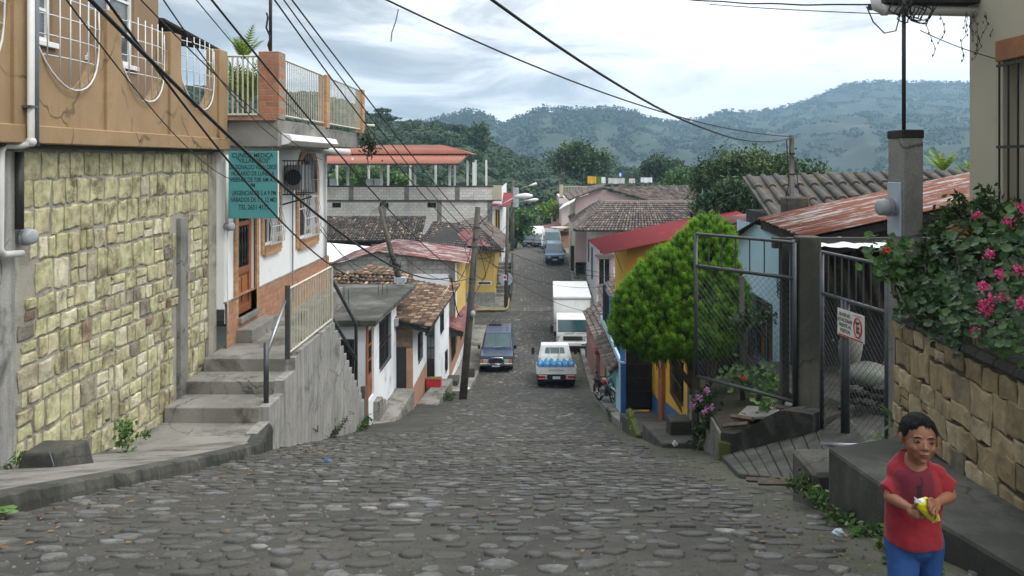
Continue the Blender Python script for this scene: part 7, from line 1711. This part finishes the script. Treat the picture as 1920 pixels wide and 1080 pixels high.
for k,(px,py,Y,w,lb) in enumerate(((1512,912,6.55,.16,'leftmost patch of weeds by the low step of the platform'),(1552,945,6.05,.16,'weeds under the front corner of the platform'),(1590,975,5.6,.17,'weeds along the platform base left of the boy'),(1632,1012,5.15,.16,'bright weeds at the platform base just left of the boy'),(1668,1045,4.75,.13,'weeds at the platform base behind the boy'),(1690,1072,4.5,.12,'nearest weeds beside the trousers of the boy'))):
    weed(lb,P(px,py,Y),(w,w*1.0,.05),170,.032,'leaf_bright' if k%2 else 'leaf_mid')
weed('patch of weeds beside the trousers on the right of the boy',P(1752,1075,4.25),(.06,.1,.05),60,.03)
weed('mossy weeds at the entrance slab edge below the blue pillar',(2.30,18.6,-6.15),(.06,.7,.10),260,.035,'leaf_lime')
weed('grass on the pavement edge near the motorcycle',(2.25,23.5,prof(23.5)+.1),(.05,.6,.06),200,.03,'leaf_mid')
bush('periwinkle','flowering bush with lilac blooms hanging over the garden wall','shrub',P(1325,800,13.2),[Bb(1325,755,13.2,.25,.25,.25),Bb(1340,790,12.8,.16,.2,.25),Bb(1318,812,13.3,.2,.2,.12)],900,.055,'leaf_mid',[(1325,732,12.8),(1309,745,12.8),(1334,765,12.7),(1321,771,12.7),(1300,762,12.9)],'flower_lilac',rnd=False,fsize=.06)
bush('geranium','low garden geranium with one red bloom behind the open gate','shrub',P(1420,750,12.6),[Bb(1425,712,12.6,.28,.2,.10),Bb(1375,705,12.9,.2,.2,.10),Bb(1445,722,12.4,.14,.15,.08)],170,.11,'leaf_bright',[(1393,708,12.4)],'flower_red',fsize=.05)
bush('weed','pale green leafy weed next to the pale stone in the garden','shrub',P(1437,775,11.6),[Bb(1437,757,11.6,.12,.12,.08)],60,.08,'leaf_bright')
bush('garden_plant','large drooping leaves around the thin garden post','plant',P(1405,700,13),[Bb(1410,598,12.9,.25,.2,.09),Bb(1432,590,12.9,.14,.15,.08),Bb(1388,600,12.9,.14,.12,.07)],900,.05,'leaf_mango',rnd=False,stems=6)
bush('weed','weeds and soil plants at the foot of the planter block','weed',P(1312,850,13.9),[Bb(1320,838,13.6,.3,.25,.05)],160,.05,'leaf_mid',rnd=False)
# fallen leaves and crumbs on the street
mb=MB()
for k in range(260):
    y=random.uniform(4.2,14); x=random.choice([random.uniform(-4.0,-3.2) if y>6 else random.uniform(-3.8,-3.0),random.uniform(-3.9,2.2),random.uniform(1.4,2.3)]); z=rz(x,y)+.012; s=random.uniform(.008,.022); a=random.random()*6
    mb.add([(x+s*math.cos(a+b)*(1.6 if b in (0,3.14) else .7),y+s*math.sin(a+b),z+random.uniform(0,.008)) for b in (0,1.57,3.14,4.71)],[(0,1,2,3)])
stuff(mb.build('fallen_leaves','leaf_dry'),'small brown leaves and crumbs scattered over the cobbles','leaves')
# ================================================================ THE BOY
mk('skin',(.25,.11,.06),(.22,.092,.05),9,.55,.12,60,grain=.05)
mk('lips',(.26,.075,.06),None,9,.45,.1,60); mk('hair_black',(.006,.006,.007),(.011,.011,.012),30,.8,.3,90,spec=.15); mk('eye_white',(.25,.21,.19),None,9,.25,0); mk('eye_dark',(.008,.005,.004),None,9,.15,0)
mk('pants_blue',(.012,.065,.22),(.010,.05,.18),7,.85,.2,50,grain=.08); mk('bag_yellow',(.62,.58,.01),(.55,.50,.01),14,.35,.3,30,coat=.3); mk('bag_white',(.65,.66,.68),None,14,.35,.2,30); mk('bag_orange',(.65,.12,.03),(.6,.3,.05),30,.4,0); mk('bag_blue',(.12,.28,.5),None,14,.4,0); mk('shoe',(.03,.03,.035),None,9,.6,.1,40)
m,nt,b=_new('shirt_red'); g=nt.nodes.new('ShaderNodeNewGeometry'); sp_=nt.nodes.new('ShaderNodeSeparateXYZ'); nt.links.new(g.outputs['Position'],sp_.inputs[0])
def band(sock,lo,hi,soft=.004):
    a=N(nt,'ShaderNodeMapRange'); a.inputs[1].default_value=lo-soft; a.inputs[2].default_value=lo+soft; nt.links.new(sock,a.inputs[0])
    c=N(nt,'ShaderNodeMapRange'); c.inputs[1].default_value=hi-soft; c.inputs[2].default_value=hi+soft; c.inputs[3].default_value=1; c.inputs[4].default_value=0; nt.links.new(sock,c.inputs[0])
    return mul_(a.outputs[0],c.outputs[0])
def mul_(a,b_,op='MULTIPLY'):
    q=nt.nodes.new('ShaderNodeMath'); q.operation=op
    for s,v in zip(q.inputs,(a,b_)):
        if hasattr(v,'links'): nt.links.new(v,s)
        else: s.default_value=v
    return q.outputs[0]
YF=3.42; fx=lambda px:(px-1000)/F*YF; fz_=lambda py:(HY-py)/F*YF
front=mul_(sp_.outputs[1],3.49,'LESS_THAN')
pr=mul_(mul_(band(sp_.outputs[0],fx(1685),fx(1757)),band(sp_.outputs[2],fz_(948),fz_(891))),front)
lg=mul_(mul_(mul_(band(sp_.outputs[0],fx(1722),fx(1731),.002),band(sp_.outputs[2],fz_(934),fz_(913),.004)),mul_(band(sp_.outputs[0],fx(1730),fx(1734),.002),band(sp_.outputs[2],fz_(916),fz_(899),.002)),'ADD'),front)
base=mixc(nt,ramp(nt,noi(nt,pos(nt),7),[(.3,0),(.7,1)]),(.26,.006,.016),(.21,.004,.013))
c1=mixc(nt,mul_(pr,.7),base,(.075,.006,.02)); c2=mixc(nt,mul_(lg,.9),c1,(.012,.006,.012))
nt.links.new(c2,b.inputs['Base Color']); b.inputs['Roughness'].default_value=.9; b.inputs['Sheen Weight'].default_value=.15
bump(nt,b,noi(nt,pos(nt,(1,1,.6)),11,3,.5,.3),.35,.02)
YB=3.5
def bp(px,py,dy=0): return P(px,py,YB+dy)
boy=thing('person','small boy in a red t-shirt and blue trousers opening a yellow snack bag','person',(1.69,3.5,prof(3.5)))
def cap(mb,a,b_,ra,rb,n=12):
    """closed tapered limb with rounded ends"""
    a=Vector(a); b_=Vector(b_); d=(b_-a).normalized(); pts=[];rs=[]
    for k in range(5): th=math.pi/2*k/4; pts.append(a-d*ra*math.cos(th)); rs.append(max(.0004,ra*math.sin(th)))
    for k in range(1,4): t=k/4; pts.append(a.lerp(b_,t)); rs.append(ra+(rb-ra)*t)
    for k in range(5): th=math.pi/2*(1-k/4); pts.append(b_+d*rb*math.cos(th)); rs.append(max(.0004,rb*math.sin(th)))
    mb.tube(pts,rs,n); return mb
def chain_(mb,pts,rs,n=12):
    for (a,b_),(ra,rb) in zip(zip(pts[:-1],pts[1:]),zip(rs[:-1],rs[1:])): cap(mb,a,b_,ra,rb,n)
def remesh(o,vox,it=6,fac=.5):
    r=o.modifiers.new('union','REMESH'); r.mode='VOXEL'; r.voxel_size=vox; r.use_smooth_shade=True
    s=o.modifiers.new('soft','SMOOTH'); s.iterations=it; s.factor=fac; return o
HC=bp(1723,823); HR=Euler((R(-6),R(3),R(-8)),'XYZ').to_matrix()    # head bowed a little, turned to his left
def hp(x,y,z): return HC+HR@Vector((x,y,z))
bm_=MB()
E=lambda c,r,rot=None,nu=20,nv=14: bm_.ell(hp(*c),r,nu,nv,rot=HR if rot is None else HR@rot)
E((0,.012,.024),(.070,.086,.080),nu=32,nv=24); E((0,-.020,-.018),(.061,.059,.066),nu=28,nv=20); E((0,-.028,-.052),(.043,.044,.036)); E((0,-.052,-.080),(.017,.017,.014))
for s in (-1,1):
    E((s*.031,-.050,-.026),(.022,.022,.022)); E((s*.027,-.068,.020),(.022,.010,.006)); E((s*.0085,-.079,-.026),(.0070,.007,.006))
    E((s*.028,-.0655,.004),(.015,.010,.010)); 
    E((s*.071,.006,-.004),(.008,.018,.026),Euler((0,0,R(28*s)),'XYZ').to_matrix()); E((s*.074,.012,.006),(.007,.015,.016),Euler((0,0,R(35*s)),'XYZ').to_matrix())
cap(bm_,hp(0,-.072,.008),hp(0,-.085,-.022),.0055,.0088); E((0,-.071,-.048),(.022,.013,.012))
E2=Matrix.Rotation(R(-31),3,'X'); bm_.ell(bp(1717,868,.018),(.062,.064,.013),24,12,rot=E2.inverted())
# neck and shoulders
chain_(bm_,[hp(0,.018,-.05),bp(1716,880,.03),bp(1716,905,.03)],[.040,.036,.050],16)
chain_(bm_,[bp(1716,900,.03),bp(1714,960,.03),bp(1712,1000,.02)],[.070,.075,.080],18)
LS,LE,LW=bp(1680,892,.02),bp(1668,932,-.02),bp(1706,953,-.13)
RS,RE,RW=bp(1759,888,.02),bp(1782,930,-.02),bp(1758,942,-.13)
for S,E_,W in ((LS,LE,LW),(RS,RE,RW)): chain_(bm_,[bp(1716,893,.02),S,E_,E_.lerp(W,.45),W],[.05,.034,.0255,.0245,.0165],14)
# his right hand (left in the picture) supports the bag from behind
PL=bp(1716,960,-.165); cap(bm_,LW,PL,.0185,.022); cap(bm_,LW,bp(1711,963,-.16),.018,.018); cap(bm_,bp(1711,962,-.165),bp(1719,967,-.175),.016,.014)
for a,b_,c,r in (((1719,957),(1726,955),(1731,958),.0068),((1721,962),(1728,961),(1734,964),.0072),((1721,966),(1728,967),(1733,969),.0070),((1719,970),(1725,971),(1729,972),.0060)):
    chain_(bm_,[PL.lerp(bp(*a,-.17),.7),bp(*b_,-.17),bp(*c,-.175)],[r*1.15,r,r*.85],8)
chain_(bm_,[bp(1712,955,-.155),bp(1716,947,-.185),bp(1720,944,-.20)],[.010,.0085,.0068],8)
# his left hand: fingers curled over the front of the bag
PR=bp(1752,947,-.165); cap(bm_,RW,PR,.0185,.020); cap(bm_,bp(1755,944,-.16),bp(1757,953,-.175),.017,.014); cap(bm_,PR,bp(1748,944,-.185),.018,.014)
for a,b_,c,d,r in (((1748,942,-.19),(1742,944,-.215),(1740,950,-.218),(1740,954,-.212),.0068),((1751,946,-.19),(1746,950,-.220),(1744,957,-.224),(1743,962,-.218),.0072),((1755,950,-.185),(1751,956,-.216),(1749,963,-.222),(1747,968,-.216),.0070),((1758,953,-.18),(1756,960,-.208),(1755,967,-.214),(1753,973,-.210),.0060)):
    chain_(bm_,[bp(*a),bp(*b_),bp(*c),bp(*d)],[r*1.2,r*1.05,r*.95,r*.8],8)
chain_(bm_,[bp(1752,941,-.165),bp(1746,936,-.19),bp(1740,937,-.205)],[.0105,.009,.007],8)
# legs under the trousers and feet
LA,LK,LF=bp(1693,1010,.02),bp(1693,1090,-.05),bp(1697,1185,.03); RA,RK,RF=bp(1735,1010,.02),bp(1737,1085,.03),bp(1733,1170,.16)
LF.z=prof(LF.y)+.07; RF.z=prof(RF.y)+.09
for A_,K_,F_ in ((LA,LK,LF),(RA,RK,RF)): chain_(bm_,[A_,K_,F_],[.055,.038,.028],14)
body=bm_.build('body','skin',boy); remesh(body,.0032,4,.45)
# eyes, brows, lips
for s in (-1,1):
    ew=MB().ell(hp(s*.028,-.0745,.004),(.0130,.0045,.0046),14,8,rot=HR).build('eye','eye_white',boy,smooth=True)
    MB().ell(hp(s*.028,-.0780,.0035),(.0078,.0020,.0048),12,8,rot=HR).build('iris','eye_dark',ew,smooth=True)
    mb=MB(); mb.tube([hp(s*(.028+dx*1.0),-.0765-.002*(1-abs(dx)/.013)+.004*(abs(dx)/.014)**2,.0095-.004*(dx/.0135)**2) for dx in (-.0145,-.009,0,.009,.0145)],.0013,5); mb.build('eyelid_line','eye_dark',ew)
    mb=MB(); mb.tube([hp(s*(.028+dx),-.0775+.0065*(abs(dx)/.017)**2,.0195+.0030*(1-(dx/.018)**2)-.001*s*dx) for dx in (-.017,-.01,0,.01,.017)],[.0012,.0026,.0028,.0024,.001],6); mb.build('eyebrow','hair_black',boy,smooth=True)
lp=MB(); lp.ell(hp(0,-.0850,-.0460),(.0150,.0045,.0038),14,8,rot=HR); lp.ell(hp(0,-.0840,-.0525),(.0135,.0050,.0046),14,8,rot=HR); lo=lp.build('lips','lips',boy,smooth=True)
MB().ell(hp(0,-.0880,-.0490),(.0115,.0022,.0013),12,6,rot=HR).build('mouth_line','eye_dark',lo)  # dark sliver painting the shade between the lips
for s in (-1,1): MB().ell(hp(s*.0060,-.0900,-.0295),(.0028,.0022,.0016),8,5,rot=HR).build('nostril','eye_dark',boy)  # dark spots painting the shade inside the nose
# hair: cropped cap with strands
hm=MB(); nu,nv=56,22; vs=[]
def hairpt(az,f,k=1.0):
    # az 0 = face direction; f 0 crown .. 1 hairline
    c=math.cos(az); lim=R(57)+R(50)*(1-max(0,c))**.8 if c>0 else R(107)+R(18)*min(1,-c)
    if .15<c<.62: lim+=R(7)
    lim+=R(3)*math.sin(az*9)+R(2)*math.sin(az*23)
    th=lim*f; d=Vector((math.sin(az)*math.sin(th),-math.cos(az)*math.sin(th),math.cos(th)))
    e=Vector((0,.012,.024)); r=Vector((.0755,.094,.088)); n_=noise.noise(Vector((d.x*5,d.y*5,d.z*5)))*.05
    taper=1-(.07*max(0,(f-.82)/.18)); k2=k*(1+n_)*taper
    return e+Vector((d.x*r.x*k2,d.y*r.y*k2,d.z*r.z*k2)),d
for j in range(nv+1):
    for i in range(nu):
        p,d=hairpt(2*math.pi*i/nu,j/nv+.0001); vs.append(hp(*p))
hm.add(vs,[(j*nu+i,j*nu+(i+1)%nu,(j+1)*nu+(i+1)%nu,(j+1)*nu+i) for j in range(nv) for i in range(nu)]+[tuple(range(nu-1,-1,-1))],.3)
ho=hm.build('hair','hair_black',boy,smooth=True)
q=[];st_=MB()
for k in range(2600):
    az=random.uniform(0,6.283); f=random.random()**.6; p,d=hairpt(az,min(f,.99),.985); p=Vector(p); fl=Vector((d.x*.3,-.6 if math.cos(az)>0 else .3,-.45)).normalized()*.011+d*.005+Vector((random.uniform(-.003,.003),)*3)
    w=Vector((random.uniform(-1,1),random.uniform(-1,1),0)).normalized()*.0008; st_.add([hp(*(p-w)),hp(*(p+w)),hp(*(p+fl))],[(0,1,2)])
st_.build('hair_strands','hair_black',ho)
# t-shirt
def ringp(c,rx,ry,n=40,front=0,tilt=0,fold=0,ph=0):
    out=[]
    for k in range(n):
        a=2*math.pi*k/n; s=math.sin(a); f=1+fold*math.sin(a*5+ph)+fold*.7*math.sin(a*9+ph*2.3)
        out.append(Vector((c[0]+rx*math.cos(a)*f,c[1]+ry*s*f,c[2]+tilt*s)))
    return out
sx=lambda py,px=1716:((px-1000)/F*YB,(HY-py)/F*YB)
sh=MB(); rings=[]
for py,px,rx,ry,cy,tl,fo in ((867,1717,.060,.056,3.52,.032,0),(869,1717,.070,.064,3.52,.030,0),(873,1717,.088,.070,3.52,.022,0),(880,1717,.106,.074,3.52,.012,.0),(892,1718,.118,.080,3.52,.0,.005),(915,1717,.116,.086,3.515,0,.008),(945,1715,.116,.090,3.51,0,.012),(975,1714,.119,.094,3.505,0,.018),(1000,1713,.122,.098,3.50,-.006,.026),(1012,1713,.124,.100,3.50,.010,.034)):
    X_,Z_=sx(py,px); rings.append(ringp((X_,cy,Z_),rx,ry,48,tilt=tl,fold=fo,ph=py*.012))
sh.loft(rings)
def sleeve(mb,S,Ee,r0,r1,e):
    S,Ee=Vector(S),Vector(Ee); d=(Ee-S).normalized(); x=d.cross(Vector((0,1,0))).normalized(); y=d.cross(x); rr=[]
    for k in range(7):
        t=k/6; c=S.lerp(Ee,t); r=r0+(r1-r0)*t; f=.02*t
        rr.append([c+(x*math.cos(a)*(1+f*math.sin(3*a)*3)+y*math.sin(a)*.88)*r for a in [2*math.pi*i/28 for i in range(28)]])
    mb.loft(rr)
sleeve(sh,bp(1702,892,.02),bp(1664,925,-.005),.056,.050,0); sleeve(sh,bp(1738,888,.02),bp(1781,919,-.005),.054,.046,0)
sh.ell(bp(1690,888,.02),(.048,.052,.036),20,14); sh.ell(bp(1752,886,.02),(.046,.052,.036),20,14)
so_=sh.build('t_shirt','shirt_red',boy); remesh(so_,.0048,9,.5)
dx=bpy.data.textures.new('folds','CLOUDS'); dx.noise_scale=.10; dx.noise_depth=2; dm=so_.modifiers.new('folds','DISPLACE'); dm.texture=dx; dm.strength=.020; dm.mid_level=.5; dm.texture_coords='LOCAL'
cl_=MB(); X_,Z_=sx(868,1717); cl_.tube(ringp((X_,3.52,Z_+.001),.063,.058,32,tilt=.032)+[ringp((X_,3.52,Z_+.001),.063,.058,32,tilt=.032)[0]],.0042,6); cl_.build('collar','shirt_red',so_,smooth=True)
# trousers
tr_=MB(); chain_(tr_,[bp(1713,985,.0),bp(1713,1012,.0)],[.088,.094],20)
for A_,K_,F_,s in ((LA,LK,LF,-1),(RA,RK,RF,1)): chain_(tr_,[A_,A_.lerp(K_,.5),K_,K_.lerp(F_,.55),F_+Vector((0,0,.02))],[.080,.070,.060,.054,.047],18)
to_=tr_.build('trousers','pants_blue',boy); remesh(to_,.006,7,.5); dm=to_.modifiers.new('folds','DISPLACE'); dm.texture=dx; dm.strength=.012; dm.mid_level=.5; dm.texture_coords='LOCAL'
for F_ in (LF,RF):
    z0=prof(F_.y)+.005; m=MB(); cap(m,(F_.x,F_.y+.03,z0+.035),(F_.x-.01,F_.y-.10,z0+.03),.036,.030); m.build('shoe','shoe',boy,smooth=True)
# snack bag held in his hands
bg_=thing('snack_bag','opened bright yellow snack bag in the hands of the boy','snack bag',tuple(bp(1738,957,-.19)))
o0,o1,o2,o3=bp(1711,943,-.19),bp(1737,929,-.19),bp(1767,974,-.185),bp(1741,974,-.185)
o0=bp(1714,938,-.195);o1=bp(1736,931,-.195);o2=bp(1764,976,-.19);o3=bp(1750,981,-.19)
n_=(o1-o0).cross(o3-o0).normalized(); 
if n_.y>0: n_=-n_
mb=MB(); nu,nv=12,18; vs=[]; wd_=lambda v:1
for side in (1,-1):
    for j in range(nv+1):
        for i in range(nu+1):
            u=i/nu;v=j/nv; vv=.06+.88*v; q=(o0*(1-u)+o1*u)*(1-v)+(o3*(1-u)+o2*u)*v
            mid=(o0+o1)/2*(1-v)+(o3+o2)/2*v; bulge=1+.55*math.sin(math.pi*min(1,v*1.05))**.7; q=mid+(q-mid)*bulge
            pf_=math.sin(math.pi*u)**.6*math.sin(math.pi*min(1,max(0,v)))**.7*.021+.003*noise.noise(Vector((u*7,v*9,side)))
            vs.append(q+n_*pf_*side)
W2=nu+1; Hh=(nv+1)*W2
for j in range(nv):
    for i in range(nu):
        mi=0
        if j<2 and i<8: mi=1
        if j==nv-1: mi=1
        if 6<=i<=9 and 6<=j<=9: mi=2
        if 9<=i<=11 and 8<=j<=12: mi=3
        mb.add([vs[j*W2+i],vs[j*W2+i+1],vs[(j+1)*W2+i+1],vs[(j+1)*W2+i]],[(0,1,2,3)],.5,mi); mb.add([vs[Hh+j*W2+i],vs[Hh+(j+1)*W2+i],vs[Hh+(j+1)*W2+i+1],vs[Hh+j*W2+i+1]],[(0,1,2,3)],.5,0)
bo=mb.build('packet',['bag_yellow','bag_white','bag_orange','bag_blue'],bg_,smooth=True); w=bo.modifiers.new('weld','WELD'); w.merge_threshold=.0004
MB().slab([bp(1713,931,-.20),bp(1720,935,-.20),bp(1727,938,-.20),bp(1718,943,-.20)],n_*.004).build('torn_flap','bag_white',bg_)
HAZE=.00043
# ---------------------------------------------------------------- air
hz=bpy.data.meshes.new('haze'); X0_,X1_,Y0_,Y1_,Z0_,Z1_=-1800,1800,-262,2150,-170,190
b=MB().box(X0_,X1_,Y0_,Y1_,Z0_,Z1_).build('haze','concrete')
m=bpy.data.materials.new('haze_air'); m.use_nodes=True; nt=m.node_tree; nt.nodes.clear()
out=nt.nodes.new('ShaderNodeOutputMaterial'); pv=nt.nodes.new('ShaderNodeVolumePrincipled'); pv.inputs['Color'].default_value=(.45,.70,.95,1); pv.inputs['Density'].default_value=HAZE; pv.inputs['Anisotropy'].default_value=.0
nt.links.new(pv.outputs[0],out.inputs['Volume']); b.data.materials.clear(); b.data.materials.append(m); stuff(b,'thin bluish air haze that fades the distant mountains','haze')
for o in list(bpy.data.objects):
    if '_w' in o: del o['_w']
